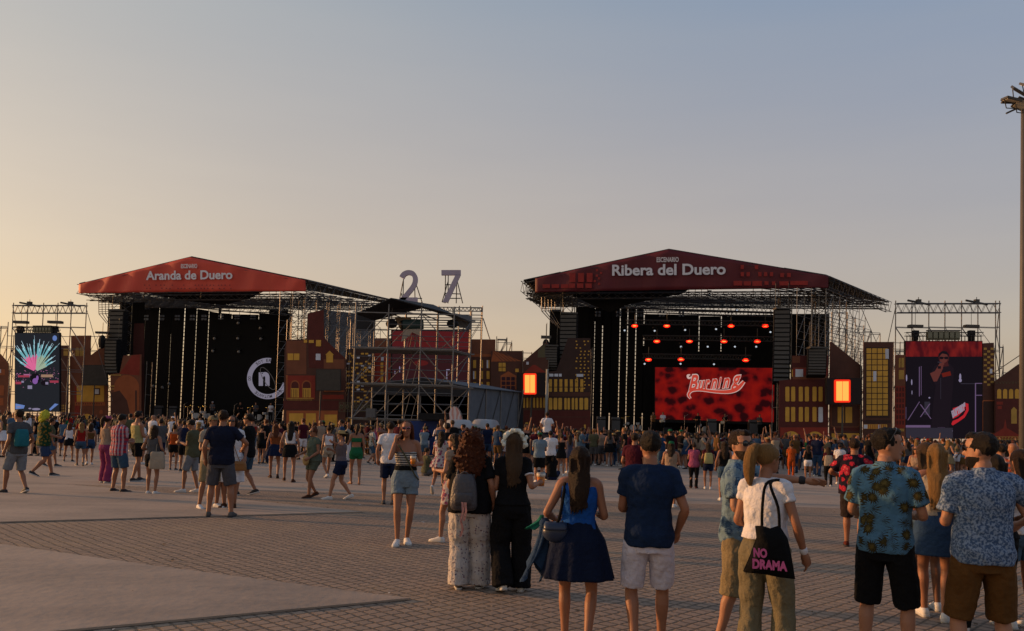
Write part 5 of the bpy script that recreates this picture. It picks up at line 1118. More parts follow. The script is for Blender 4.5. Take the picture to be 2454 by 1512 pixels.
def fuse(mb, name, m, parent, vox, smooth=3, noise_=None, slots=None, decim=None):
    me = bpy.data.meshes.new('t'); me.from_pydata(mb.v, [], mb.f); o = bpy.data.objects.new('t', me); col.objects.link(o)
    bm = bmesh.new(); bm.from_mesh(me); bmesh.ops.recalc_face_normals(bm, faces=bm.faces); bm.to_mesh(me); bm.free()
    r = o.modifiers.new('r', 'REMESH'); r.mode = 'VOXEL'; r.voxel_size = vox
    if smooth: s = o.modifiers.new('s', 'SMOOTH'); s.factor = .5; s.iterations = smooth
    dg = bpy.context.evaluated_depsgraph_get(); out = bpy.data.meshes.new_from_object(o.evaluated_get(dg)); bpy.data.objects.remove(o); bpy.data.meshes.remove(me)
    if noise_:
        A, f, fzz = noise_; nn = [v.normal.copy() for v in out.vertices]
        for v, q in zip(out.vertices, nn): c = v.co; v.co += q * A * (.32 + noise.noise(Vector((c.x * f, c.y * f, c.z * f * fzz))) + .55 * noise.noise(Vector((c.x * f * 2.3 + c.z * f, c.y * f * 2.3, c.z * f * 1.6)) + Vector((3, 1, 7))))
    out.polygons.foreach_set('use_smooth', [True] * len(out.polygons)); out.materials.append(m); out.name = name
    ob = bpy.data.objects.new(name, out); col.objects.link(ob); ob.parent = parent; return ob
def lb(mb, name, m, parent):                           # build a mesh that is already in the parent's local space
    me = bpy.data.meshes.new(name); me.from_pydata(mb.v, [], mb.f); o = bpy.data.objects.new(name, me); col.objects.link(o); o.parent = parent
    if mb.mats:
        for q in mb.mats: me.materials.append(q)
        me.polygons.foreach_set('material_index', mb.mi)
    else: me.materials.append(m)
    me.polygons.foreach_set('use_smooth', [True] * len(me.polygons)); return o
SOBJ = []
def person(label, loc, H=1.7, yaw=0, sex='f', k=1.0, lod=1, L=None, Rr=None, footL=None, footR=None, head=(0, 0, 0), hair=('long', 'brown', 1.25), top=('tee', WHITE), bottom=('shorts', CL['denim'], .62), shoes=SHOEW,
           skin=0, lean=.0, glasses=None, hat=None, face=False, group=None, sit=None, curl=.6, dz=None, beard=False, poleL=None, poleR=None, crop=None):
    vox = {0: .021, 1: .0125, 2: .0078}[lod]
    root = empty('person', loc, label, 'person', group, yaw, H / (1.75 if sit else 1.78)); sk = SKIN[skin]
    T = torso(sex, k, lean); J = {}
    sw_, hw = (.178 if sex == 'm' else .150) * (1 + (k - 1) * .5), .092
    fL, fR = Vector(footL or (-.10, .02, 0)), Vector(footR or (.10, -.02, 0))
    pz = 0 if sit else .05
    if sit: pz = sit - .93
    else:
        for f, s in ((fL, -1), (fR, 1)):
            d = math.hypot(f.x - s * hw, f.y); need = math.sqrt(max(.846 ** 2 - d * d, .1)) + .112 + f.z; pz = min(pz, need - .93)
    T = [(a, b, z + pz, c, d) for a, b, z, c, d in T]; up = lambda x, y, z: Vector((x, y + lean * max(0, z - .95) / .5, z + pz))
    limb = 1.0 if sex == 'm' else .93; kk = 1 + (k - 1) * .8
    B = MB(); B.loft(T, 20, 2, 2.2)
    hands = {}
    for s, w_, nm, pole in ((-1, L, 'L', poleL), (1, Rr, 'R', poleR)):
        sh = up(s * sw_, -.005, 1.415); el0, wr = ik(sh, up(*w_) if w_ else up(s * (sw_ + .07), .04, .90), .285, .255, Vector(pole or (s * .35, -1, -.15)))
        B.path([up(s * .04, 0, 1.455 if sex == 'm' else 1.44), up(s * sw_ * .65, -.003, 1.437), sh, sh.lerp(el0, .3), sh.lerp(el0, .75), el0, el0.lerp(wr, .28), el0.lerp(wr, .75), wr], [q * limb * kk for q in (.045, .050, .054, .047, .040, .036, .040, .029, .024)], 10, 3)
        d = (wr - el0).normalized(); th = Vector((-s * .2, 1, .15)); th = (th - d * th.dot(d)).normalized(); pn = d.cross(th).normalized() * (1 if s > 0 else -1)  # palm normal towards the body
        if pn.x * s > 0: pn = -pn
        hands[nm] = (wr, d, th, pn); J['w' + nm], J['e' + nm], J['s' + nm] = wr, el0, sh; J['h' + nm] = wr + d * .10 + pn * .03
        if lod == 0: B.path([wr, wr + d * .06, wr + d * .13], [.024, .036, .02], 8, 2)
        else:
            B.path([wr - d * .01, wr + d * .03, wr + d * .085], [.025, .036, .034], 10, 2, flat=1)
            fr_ = .0095 if lod == 2 else .012
            for i, (o_, l_) in enumerate(((.030, .068), (.010, .076), (-.010, .070), (-.028, .056))):
                b0 = wr + d * .085 + th * o_; c1, c2, c3 = curl * .5 + i * .05, curl * 1.3 + i * .06, curl * 2.0 + i * .06
                p1 = b0 + (d * math.cos(c1) + pn * math.sin(c1)) * l_ * .45; p2 = p1 + (d * math.cos(c2) + pn * math.sin(c2)) * l_ * .32; p3 = p2 + (d * math.cos(c3) + pn * math.sin(c3)) * l_ * .25
                B.path([b0 - d * .02, b0, p1, p2, p3], [fr_] * 4 + [fr_ * .8], 7, 1)
            B.path([wr + d * .03 + th * .02, wr + d * .06 + th * .045 + pn * .015, wr + d * .085 + th * .05 + pn * .035, wr + d * .11 + th * .04 + pn * .045], [fr_ * 1.3, fr_ * 1.2, fr_ * 1.1, fr_ * .85], 7, 1)
    legs = {}
    for s, f, nm in ((-1, fL, 'L'), (1, fR, 'R')):
        hp = Vector((s * hw, 0, .90 + pz)); an = Vector((f.x, f.y, f.z + .085)); kn, an = ik(hp, an, .435, .415, Vector((s * .25 + (f.x - s * hw) * .8, 1, .12)))
        q = [hp + Vector((-s * .01, 0, .02)), hp.lerp(kn, .22), hp.lerp(kn, .6), kn, kn.lerp(an, .28), kn.lerp(an, .62), an]
        rr_ = (.092, .088, .068, .050, .052, .040, .032) if sex == 'f' else (.092, .084, .066, .052, .055, .042, .034)
        B.path([v + Vector((0, -.012 if i == 4 else 0, 0)) for i, v in enumerate(q)], [r * kk for r in rr_], 12, 3); legs[nm] = (hp, kn, an)
        J['k' + nm], J['a' + nm] = kn, an
    # feet
    for s, nm, f in ((-1, 'L', fL), (1, 'R', fR)):
        hp, kn, an = legs[nm]; ty = -s * .18; lift = f.z; fw = Vector((-math.sin(ty), math.cos(ty), 0))
        if sit and kn.z < .5 and (an.y - kn.y) > .2: fw = Vector((0, .35, .9)).normalized()
        elif lift > .03: fw = Vector((fw.x, fw.y, -min(1.2, lift * 7))).normalized()
        side = fw.cross(Vector((0, 0, 1))); side = side.normalized() if side.length > .1 else Vector((1, 0, 0)); uu = side.cross(fw).normalized()
        heel = an - uu * .045 - fw * .055
        S = MB(); rr2 = []
        for t, w_, h_ in ((-.012, .020, .05), (.0, .034, .075), (.05, .037, .10), (.11, .040, .085), (.17, .046, .055), (.225, .043, .045), (.262, .026, .030)):
            c = heel + fw * t - uu * .035
            rr2.append([c + side * w_ * math.copysign(abs(math.cos(a)) ** .7, math.cos(a)) + uu * (h_ / 2 + h_ / 2 * math.copysign(abs(math.sin(a)) ** .8, math.sin(a))) for a in [6.2832 * i / 12 for i in range(12)]])
        vs, fs = [], []; rings(vs, fs, rr2); S.add(vs, fs)
        if shoes == 'bare': B.add(vs, fs)
        elif not crop:
            so = lb(S, 'shoe', shoes, root)
            if lod:
                Q = MB(); r3 = []
                for t, w_ in ((-.018, .022), (.0, .037), (.11, .042), (.17, .049), (.225, .046), (.268, .026)):
                    c = heel + fw * t - uu * .040; r3.append([c + side * w_ + uu * .024, c - side * w_ + uu * .024, c - side * w_ - uu * 0, c + side * w_ - uu * 0])
                vs, fs = [], []; rings(vs, fs, r3); Q.add(vs, fs); so2 = lb(Q, 'sole', SOLE if shoes in (SHOEB, SHOEW) else SHOEB, root); so2.parent = so
    # head
    nk = up(0, .012, 1.535 if sex == 'm' else 1.52); HM = Matrix.Translation(nk) @ Euler((-head[1], head[2], -head[0]), 'XYZ').to_matrix().to_4x4() @ Matrix.Translation((0, .012, .115))
    hs_ = 1.0 if sex == 'm' else .96; h = lambda x, y, z: HM @ Vector((x * hs_, y * hs_, z * hs_)); HR = HM.to_3x3()
    Hs = MB(); Hs.loft([(0, .050, -.118, .024, .022), (0, .042, -.104, .042, .045), (0, .020, -.075, .056, .066), (0, .004, -.035, .066, .085), (0, .0, .0, .071, .092), (0, -.003, .04, .075, .096), (0, -.006, .075, .068, .088), (0, -.008, .102, .045, .060), (0, -.008, .112, .02, .03)], 18, 2, 2.15)
    Hs.path([(0, .088, .018), (0, .100, -.010), (0, .110, -.028), (0, .098, -.036)], [.008, .010, .014, .010], 7, 2)
    for s in (-1, 1): Hs.ball((s * .073, -.008, -.010), (.010, .018, .030), 8)
    Hs.ball((0, .086, -.062), (.024, .012, .011), 8); Hs.ball((0, .083, .034), (.050, .012, .010), 8)
    B.add([HM @ (v * hs_) for v in Hs.v], Hs.f)
    B.path([up(0, -.01, 1.44), up(0, -.002, 1.49), nk + Vector((0, 0, .01)), h(0, -.012, -.06)], [.062 * limb, .054 * limb, .052 * limb, .05 * limb], 12, 2)
    body = fuse(B, 'body', sk, root, vox, 2 if lod else 1)
    if lod and face:
        for s in (-1, 1):
            e = MB(); e.ball(h(s * .030, .086, .014), (.013, .006, .007), 8, EYEW, HR); e.ball(h(s * .030, .091, .014), (.006, .004, .0065), 8, BROW, HR); lb(e, 'eye', None, root)
            e = MB(); e.path([h(s * .014, .097, .034), h(s * .032, .096, .039), h(s * .050, .084, .032)], [.003, .0042, .002], 6, 2); lb(e, 'eyebrow', BROW, root)
        e = MB(); e.path([h(-.022, .088, -.062), h(0, .098, -.061), h(.022, .088, -.062)], [.003, .0055, .003], 6, 2); lb(e, 'mouth', mat('lips', (.25, .07, .06), .5), root)
    if glasses:
        gm = GLASS if glasses == 'dark' else mat('sunglass_' + glasses, (.45, .12, .20) if glasses == 'pink' else (.10, .02, .02), .2); e = MB()
        for s in (-1, 1):
            e.ball(h(s * .033, .098, .014), (.029, .006, .021), 10, GLASS, HR)
            for i in range(10): a, b = 6.2832 * i / 10, 6.2832 * (i + 1) / 10; e.tube(h(s * .033 + .030 * math.cos(a), .099, .014 + .022 * math.sin(a)), h(s * .033 + .030 * math.cos(b), .099, .014 + .022 * math.sin(b)), .0035, 4, gm)
            e.tube(h(s * .062, .092, .02), h(s * .078, -.01, .012), .003, 4, gm)
        e.tube(h(-.008, .102, .018), h(.008, .102, .018), .003, 4, gm); lb(e, 'sunglasses', None, root)
    if beard: e = MB(); e.loft([(0, .052, -.128, .022, .026), (0, .045, -.110, .047, .050), (0, .030, -.075, .062, .064), (0, .022, -.050, .066, .068)], 16, 2, 2.2); e.v = [HM @ (v * hs_) for v in e.v]; fuse(e, 'beard', HAIR[hair[1]], root, vox, 1, (.003, 90, .6))
    # hair
    hm = HAIR[hair[1]]; hl = MB(); kind = hair[0]; ns = (.0035, 62, .10)
    if kind != 'bald':
        if kind == 'short': hl.ball((0, -.020, .034), (.086, .100, .094), 16); hl.ball((0, .045, .098), (.052, .045, .028), 10); ns = (.006, 60, .6)
        elif kind == 'curly': hl.ball((0, -.025, .03), (.12, .12, .115), 14)
        else: hl.ball((0, -.020, .030), (.089, .103, .096), 16)
        if kind == 'buzz': hl = MB(); hl.ball((0, -.017, .036), (.078, .090, .086), 14); ns = (.002, 90, 1)
        hl.v = [HM @ (v * hs_) for v in hl.v]
        zb = hair[2] if len(hair) > 2 else 1.2
        if kind in ('long', 'curly', 'half'):
            wd = .13 if kind == 'curly' else .095; t0 = h(0, -.03, .03); zs = [t0.z - (t0.z - (zb + pz)) * i / 6 for i in range(7)]
            S = []
            for i, z in enumerate(zs):
                bt = samp(T, z) if z < T[-1][2] else (0, nk.y, z, .05, .05)
                yb = min(bt[1] - bt[4] * .95 - .012, t0.y - .035 + .01 * i) if i > 1 else t0.y - .025
                yb = max(yb, t0.y - .13) if kind != 'curly' else yb
                f = i / 6; wx_ = wd * (1 - .1 * f if f < .7 else 1 - .1 * f - (f - .7) * 1.2) * (1.25 if kind == 'curly' and .2 < f < .85 else 1)
                S.append((t0.x * (1 - f), yb, z, wx_, (.055 if kind != 'curly' else .085) * (1 - .45 * f)))
            hl.loft(S[::-1], 18, 3, 2.0)
            if kind == 'long' and (lod < 2 or glasses == 'pink'):
                for s in (-1, 1): hl.path([h(s * .072, .0, .05), h(s * .083, .0, -.05), up(s * .095, -.02, 1.42) + Vector((0, -.03, 0))], [.025, .028, .02], 8, 2)
            if kind in ('long', 'half') and lod == 2:
                rq = random.Random(5)
                for _ in range(34):
                    f0 = rq.uniform(.1, .5); xx = rq.uniform(-1, 1); ze = zs[-1] + rq.uniform(-.07, .05); a0, a1 = S[int(f0 * 6)], S[-2]; Q = []
                    for t in (0, .33, .66, 1): Q.append((a0[0] + xx * (a0[3] + (a1[3] * .95 - a0[3]) * t) + rq.gauss(0, .006), a0[1] + (a1[1] - a0[1]) * t - a0[4] * .75 * (1 - .4 * t) * (1 - .6 * xx * xx) + rq.gauss(0, .004), a0[2] + (ze - a0[2]) * t))
                    hl.path(Q, [.012, .014, .012, .005], 6, 3)
            if kind == 'curly':
                rq = random.Random(4); n0 = len(hl.v)
                for _ in range(340):
                    v = hl.v[rq.randrange(n0)]; hl.ball(v + Vector((rq.gauss(0, .014), rq.gauss(-.006, .010), rq.gauss(0, .014))), rq.uniform(.009, .017), 6)
                ns = (.010, 55, .5)
        if kind == 'half': hl.path([h(0, -.10, .06), h(.0, -.13, .03), h(0, -.115, -.06), h(0, -.12, -.16), h(.01, -.13, -.26)], [.028, .030, .03, .035, .02], 10, 3)
        if kind == 'pony': hl.path([h(0, -.085, .075), h(-.005, -.135, .085), h(-.02, -.165, .02), h(-.035, -.165, -.08), h(-.04, -.15, -.17), h(-.04, -.14, -.225)], [.025, .034, .046, .046, .034, .012], 12, 3)
        if kind == 'bun': hl.ball(h(0, -.05, .12), .045, 10)
        ho = fuse(hl, 'hair', hm, root, vox * 1.05, 1, ns)
        J['hair'] = ho
    # hats
    if hat:
        e = MB(); ht, hc = hat
        if ht == 'cap': e.loft([(0, -.012, .035, .086, .106), (0, -.012, .075, .083, .102), (0, -.012, .112, .062, .078), (0, -.012, .126, .02, .03)], 18, 2); e.slab([Vector((.07 * math.cos(a), .075 + .085 * math.sin(a), .042)) for a in [math.pi * i / 8 for i in range(9)]], (0, 0, 1), .008)
        elif ht == 'brim': e.loft([(0, -.01, .04, .17, .18), (0, -.01, .048, .17, .18), (0, -.01, .056, .09, .105), (0, -.01, .11, .08, .095), (0, -.01, .125, .05, .06)], 22, 1)
        elif ht == 'band': e.path([(-.085, -.02, .0), (-.088, -.02, .06), (-.05, -.02, .118), (0, -.02, .132), (.05, -.02, .118), (.088, -.02, .06), (.085, -.02, .0)], [.012] * 7, 6, 2)
        e.v = [HM @ (v * hs_) for v in e.v]; lb(e, {'cap': 'cap', 'brim': 'hat', 'band': 'headband'}[ht], hc, root)
    # ---------------- clothes
    tk, tm = top[0], top[1]; wv = {0: None, 1: (.008, 13, .8), 2: (.010, 11, .8)}[lod]
    def shell(z0, z1, e0, e1, loose=0, step=.05):
        S = []; z = z0
        while z < z1 - 1e-3:
            a = samp(T, z + pz); f = (z - z0) / (z1 - z0); e = e0 + (e1 - e0) * f; rx, ry = a[3] + e, a[4] + e
            if loose and z < 1.28: rx = max(rx, loose + e * .3); ry = max(ry, loose * .66)
            S.append((a[0], a[1], z + pz, rx, ry)); z += step
        a = samp(T, z1 + pz); S.append((a[0], a[1], z1 + pz, a[3] + e1, a[4] + e1)); return S
    C = MB(); hem = top[2] if len(top) > 2 else (.88 if sex == 'm' else .95)
    if tk in ('tee', 'shirt', 'wide'):
        lo_ = {'tee': .165 * k if sex == 'm' else 0, 'shirt': (.176 if sex == 'm' else .16) * k, 'wide': .205 * k}[tk]
        S = shell(hem, 1.44 if sex == 'm' else 1.42, .034, .014, lo_); C.loft(S, 24, 1, 2.3)
        for s, nm in ((-1, 'L'), (1, 'R')):
            sh, el = J['s' + nm], J['e' + nm]; f = top[3] if len(top) > 3 else (.72 if tk == 'wide' else .58 if sex == 'm' else .38); r_ = (.062 if sex == 'm' else .052) * kk * (1.15 if tk != 'tee' else 1); end = sh.lerp(el, f)
            C.path([up(s * .045, -.002, 1.450 if sex == 'm' else 1.433), up(s * sw_ * .65, -.003, 1.437 if sex == 'm' else 1.43), sh, sh.lerp(el, f * .5), end], [.062 * limb * kk, .068 * limb * kk, .070 * limb * kk, r_, r_ * 1.05], 12, 2, er=.05)
        a = samp(T, 1.47 + pz); q = 1 if sex == 'm' else .88; z_ = pz - (0 if sex == 'm' else .02); C.loft([(a[0], a[1], 1.39 + z_, .155 * q, .118 * q), (a[0], a[1], 1.45 + z_, .122 * q, .104 * q), (a[0], a[1], 1.475 + z_, .085 * q, .086 * q), (a[0], a[1], 1.505 + z_ + (.02 if tk == 'shirt' else 0), .070 * q, .074 * q)], 18, 2)
    elif tk in ('tank', 'tube', 'halter'):
        z1 = {'tank': 1.40, 'tube': 1.30, 'halter': 1.34}[tk]; C.loft(shell(hem, z1, .014, .010, .15 * k if (sex == 'm') else 0), 24, 1, 2.3)
        if tk == 'tank':
            for s in (-1, 1): C.path([up(s * .10, .06, 1.36), up(s * .105, .02, 1.45), up(s * .10, -.06, 1.38)], [.026, .024, .026], 8, 2)
        else:
            for s in (-1, 1): C.path([up(s * .07, .085, 1.28), up(s * .075, .02, 1.452), up(s * .07, -.07, 1.28)], [.007, .006, .007], 6, 3)
    if C.v: J['top'] = fuse(C, 'top' if tk in ('tank', 'tube', 'halter') else ('shirt' if tk != 'tee' else 'tshirt'), tm, root, vox, 2, wv)
    bk_, bm_, bh = bottom[0], bottom[1], bottom[2]; C = MB()
    wz = 1.02 if sex == 'm' else 1.07
    if tk in ('tee', 'shirt', 'wide'): wz = min(wz, max(hem + .035, .86))
    if bk_ in ('shorts', 'trousers', 'wide'):
        C.loft(shell(.80, wz, .022, .010, 0, .03), 24, 1, 2.3)
        for nm in 'LR':
            hp, kn, an = legs[nm]; s = -1 if nm == 'L' else 1
            if bk_ == 'shorts':
                f = max(.25, min(1.25, (.90 - bh) / .43)); end = hp.lerp(kn, min(f, 1)) if f <= 1 else kn.lerp(an, (f - 1)); r_ = (.098 if sex == 'm' else .094) * kk
                C.path([hp + Vector((-s * .005, 0, .03)), hp.lerp(kn, .2), hp.lerp(kn, min(f, 1) * .6), end], [.108 * kk, .106 * kk, r_, r_ * (.96 if f > .5 else 1.03)], 14, 3, er=.05)
            else:
                w_ = bh if bk_ == 'wide' else .065; C.path([hp + Vector((-s * .005, 0, .03)), hp.lerp(kn, .25), hp.lerp(kn, .7), kn, kn.lerp(an, .5), an + Vector((0, 0, -.035))], [.108 * kk, .106 * kk, .092 + .1 * (w_ - .065), .068 + .5 * (w_ - .065), w_ * .95, w_] if w_ < .11 else [.115 * kk, .122 * kk, .118 * kk, .112, w_ * .94, w_ * .98], 14, 3, er=.05)
    elif bk_ in ('skirt', 'mini', 'dress', 'longskirt'):
        fl = {'skirt': .115, 'mini': .03, 'dress': .05, 'longskirt': .04}[bk_]; n_ = 24; z0 = 1.10 if bk_ == 'skirt' else 1.07; a = samp(T, z0 + pz); S = []
        for i in range(n_ + 1):
            f = i / n_; z = z0 - (z0 - bh) * f; q = samp(T, max(z, .87) + pz); S.append((0, q[1], z + pz, max(q[3], samp(T, .9 + pz)[3] * min(1, f * 2.2)) + .014 + fl * f, max(q[4], samp(T, .9 + pz)[4] * min(1, f * 2.2)) + .016 + fl * .8 * f))
        wob = (lambda a, t: 1 + (1 - t) * (.055 if bk_ == 'skirt' else .012) * math.sin(a * 11 + 1.3 * math.sin(a * 3)))
        C.loft(S[::-1], 88 if lod else 40, 1, 2.1, wob=wob)
    if C.v:
        nmB = {'shorts': 'shorts', 'trousers': 'trousers', 'wide': 'trousers'}.get(bk_, 'skirt')
        J['bottom'] = lb(C, nmB, bm_, root) if bk_ in ('skirt', 'mini', 'dress', 'longskirt') else fuse(C, nmB, bm_, root, vox, 2, wv)
    J['M'] = Matrix.Translation(Vector(loc)) @ Matrix.Rotation(yaw, 4, 'Z') @ Matrix.Scale(H / (1.75 if sit else 1.78), 4); J['root'] = root; J['h'] = h; J['T'] = T; J['pz'] = pz; J['up'] = up; J['hd'] = hands; J['s'] = H / 1.75
    return J
def held(J, name, mk, at, label, cat, group=None, z=0):
    """top-level thing carried by a person; mk(root, f) gets a function from the person's space to the world"""
    f = lambda *a: J['M'] @ Vector(a); c = f(*at); r = empty(name, c, label, cat, group); mk(r, f, c); return r
CUPC, BEER, FOAM = mat('cup_plastic', (.45, .45, .45), .15, .02, trans=.6), mat('beer', (.50, .16, .015), .2, .05), mat('foam', (.62, .56, .48), .8)
def cup(J, hand, label, full=True, up_=.03, cat='cup', big=1.0):
    def mk(r, f, c):
        b = c + Vector((0, 0, -.05 * big)); MB().tube(b, b + Vector((0, 0, .125 * big)), .030 * big, 14, r2=.041 * big).build('cup_body', CUPC if full else mat('cup_dark', (.05, .055, .06), .2), r, True)
        if full: MB().tube(b + Vector((0, 0, .008)), b + Vector((0, 0, .085 * big)), .0315 * big, 14, r2=.0385 * big).build('beer', BEER, r, True); MB().tube(b + Vector((0, 0, .086 * big)), b + Vector((0, 0, .116 * big)), .039 * big, 14, r2=.0412 * big).build('foam', FOAM, r, True)
    q = J['h' + hand]; return held(J, 'beer_cup' if full else 'cup', mk, (q.x, q.y, q.z + up_), label, cat)
def phone(J, hand, label):
    def mk(r, f, c):
        wr, d, th, pn = J['hd'][hand]; rt = J['M'].to_3x3().normalized(); x, y = rt @ th, rt @ d; z = x.cross(y); m3 = Matrix((x, y, z)).transposed()
        MB().box(c, (.075, .155, .009), mat('phone_black', (.015, .015, .018), .2), m3).build('phone_body', None, r); MB().box(c + z * .006, (.068, .145, .002), mat('phone_glass', (.03, .035, .045), .1), m3).build('display', None, r)
    q = J['h' + hand]; return held(J, 'phone', mk, tuple(q), label, 'phone')
# ------------------------------------------------------------------ near people
def place(u, vt, vf=None, Y=None):
    if vf is not None: l_ = gp(u, vf)
    else: l_ = pt(u, vt, Y)
    l_ = Vector((l_.x, l_.y, 0)); z = pt(u, vt, l_.y).z
    return l_ + Vector((0, 0, .004 if l_.y < 17 else 0)), z
def who(label, u, vt, vf=None, Y=None, **k):
    l_, H = place(u, vt, vf, Y); k.setdefault('lod', 2 if l_.y < 14 else 1); k['yaw'] = R(k.get('yaw', 0)) - math.atan((u - CX) / F); return person(label, l_, H, **k)
STRIPE = pattern('stripe', 'stripes', [(.016, .018, .03), (.52, .50, .46)], 30, .45)
PLAIDR = pattern('plaid_red', 'plaid', [(.40, .03, .05), (.10, .05, .12), (.62, .52, .58)], 11, .55)
PLAIDO = pattern('plaid_orange', 'plaid', [(.45, .10, .05), (.10, .12, .18), (.50, .42, .38)], 11, .55)
FERN = pattern('fern', 'leaves', [(.17, .27, .36), (.025, .06, .14), (.10, .18, .28)], 13, .45)
PALM = pattern('palm', 'leaves', [(.085, .20, .32), (.035, .030, .012), (.13, .10, .03)], 11, .50)
ROSES = pattern('roses', 'spots', [(.014, .010, .022), (.42, .02, .045), (.62, .10, .12)], 9.5, .46)
JUNGLE = pattern('jungle', 'spots', [(.012, .05, .025), (.24, .13, .02), (.03, .14, .07)], 14, .42)
SPECK = pattern('speckle', 'speckle', [(.055, .10, .20), (.24, .32, .46)], 66, .5)
DITSY = pattern('ditsy', 'spots', [(.52, .48, .46), (.10, .08, .14), (.30, .10, .12)], 26, .22)
BLOOM = pattern('bloom', 'spots', [(.50, .45, .44), (.30, .07, .14), (.08, .12, .22)], 13, .42)
TREND = pattern('leafy', 'leaves', [(.45, .45, .43), (.05, .09, .05), (.12, .2, .1)], 9, .4)
# 1 striped top
J = who('woman in striped strapless top and pale denim shorts walking and talking on a phone', 966, 1007, 1305, yaw=180, sex='f', L=(-.15, .24, 1.14), Rr=(.155, .12, 1.45), poleR=(.25, 0, -1), footL=(-.05, -.04, 0), footR=(.085, .12, 0), head=(.12, .05, 0), hair=('long', 'auburn', 1.33), top=('tube', STRIPE, 1.08), bottom=('shorts', CL['paleblue'], .70), glasses='pink', face=True, curl=.9)
C = MB(); S = [samp(J['T'], z + J['pz']) for z in (1.045, 1.06, 1.095, 1.11)]; C.loft([(a, b, z, c + .026, d + .024) for a, b, z, c, d in S], 24, 1, 2.3); lb(C, 'belt', CL['black'], J['root'])
cup(J, 'L', 'plastic cup of beer held by the woman in the striped top'); phone(J, 'R', 'phone held to the ear of the woman in the striped top')
def strap(J, name, pts, m, label, cat, w_=.010): 
    def mk(r, f, c): MB().path([f(*p) for p in pts], [w_] * len(pts), 6, 4).build('strap', m, r, True)
    return held(J, name, mk, pts[0], label, cat)
def bag(J, name, at, size, m, label, cat, pts=None, flap=True, kind='box'):
    def mk(r, f, c):
        a = f(*at); sx, sy, sz = size; M3 = J['M'].to_3x3().normalized(); b = MB()
        if kind == 'round': b.ball((0, 0, 0), (sx / 2, sy / 2, sz / 2), 16)
        else: b.loft([(0, 0, -sz / 2, sx / 2 * .9, sy / 2 * .8), (0, 0, -sz * .42, sx / 2, sy / 2), (0, 0, 0, sx / 2 * .98, sy / 2 * 1.1), (0, 0, sz * .4, sx / 2 * .85, sy / 2 * .8), (0, 0, sz / 2, sx / 2 * .7, sy / 2 * .4)], 24, 3, 4)
        b.v = [a + M3 @ v for v in b.v]; b.build('bag_body', m, r, True)
        if flap: q = MB(); q.loft([(0, -.0, sz * .12, sx / 2 * .9, sy / 2 * 1.22), (0, 0, sz * .30, sx / 2 * .9, sy / 2 * 1.15), (0, 0, sz * .46, sx / 2 * .8, sy / 2 * .8)], 20, 2, 4); q.v = [a + M3 @ v for v in q.v]; q.build('flap', m, r, True)
        if pts: MB().path([f(*p) for p in pts], [.008] * len(pts), 6, 4).build('strap', m, r, True)
    return held(J, name, mk, at, label, cat)
strap(J, 'bag_strap', [(.115, .085, 1.42), (.0, .14, 1.25), (-.12, .13, 1.02), (-.19, .05, .93)], CL['olive'], 'olive cross body strap over the striped top', 'strap')
# 2 curly hair
J = who('woman with big curly auburn hair, black tee and pale patterned wide trousers seen from behind', 1120, 1032, 1413, yaw=-8, sex='f', k=1.14, L=(-.20, .22, 1.02), Rr=(.27, .02, .93), footL=(-.10, .0, 0), footR=(.12, .10, 0), head=(-.15, .05, 0), hair=('curly', 'auburn', 1.22), top=('wide', CL['black'], .84, .75), bottom=('wide', DITSY, .125), shoes=SHOEB)
def backpack(J, at, size, m, label, extra=True):
    def mk(r, f, c):
        sx, sy, sz = size; a = Vector(at); b = MB()
        b.loft([(0, 0, -sz / 2, sx * .38, sy * .35), (0, -.01, -sz * .38, sx * .5, sy * .55), (0, -.01, 0, sx * .48, sy * .52), (0, 0, sz * .34, sx * .40, sy * .42), (0, .01, sz * .5, sx * .26, sy * .25)], 24, 3, 2.8)
        b.v = [f(*(a + v)) for v in b.v]; b.build('bag_body', m, r, True)
        q = MB(); q.loft([(0, -sy * .42, -sz * .36, sx * .34, sy * .22), (0, -sy * .45, -sz * .1, sx * .36, sy * .28), (0, -sy * .42, .0, sx * .32, sy * .2)], 18, 2, 3.2); q.v = [f(*(a + v)) for v in q.v]; q.build('front_pocket', m, r, True)
        q = MB(); q.path([a + Vector((-.05, -sy * .1, sz * .48)), a + Vector((0, -sy * .15, sz * .56)), a + Vector((.05, -sy * .1, sz * .48))], [.008] * 3, 6, 3); q.v = [f(*v) for v in q.v]; q.build('grab_handle', m, r, True)
        for s in (-1, 1): q = MB(); q.path([a + Vector((s * sx * .3, .03, sz * .4)), J['up'](s * .11, -.04, 1.462), J['up'](s * .125, .05, 1.44), J['up'](s * .135, .13, 1.25)], [.015] * 4, 7, 4); q.v = [f(*v) for v in q.v]; q.build('shoulder_strap', m, r, True)
    return held(J, 'backpack', mk, at, label, 'backpack')
GB = mat('leather_grey', (.055, .052, .06), .45, .15, 20, .3)
backpack(J, (-.04, -.21, 1.10), (.30, .15, .40), GB, 'grey leather backpack with pink ribbon worn over the black tee')
def ribbon3(J, pts, m, label):
    def mk(r, f, c):
        L_ = [f(x - .012, y, z) for x, y, z in pts]; R2 = [f(x + .014, y - .006, z) for x, y, z in pts]; k = len(pts); MB().add(L_ + R2, [(i, i + 1, k + i + 1, k + i) for i in range(k - 1)]).build('ribbon_tail', m, r)
        MB().add([v + Vector((.03, -.01, 0)) for v in L_[:3] + R2[:3]], [(0, 1, 4, 3), (1, 2, 5, 4)]).build('ribbon_tail', m, r)
    held(J, 'ribbon', mk, pts[0], label, 'ribbon')
ribbon3(J, [(-.04, -.33, 1.0), (-.03, -.34, .9), (-.05, -.33, .8), (-.03, -.30, .7), (-.06, -.28, .62)], cloth('ribbon_pink', (.45, .25, .26)), 'pale pink ribbon hanging from the grey backpack')
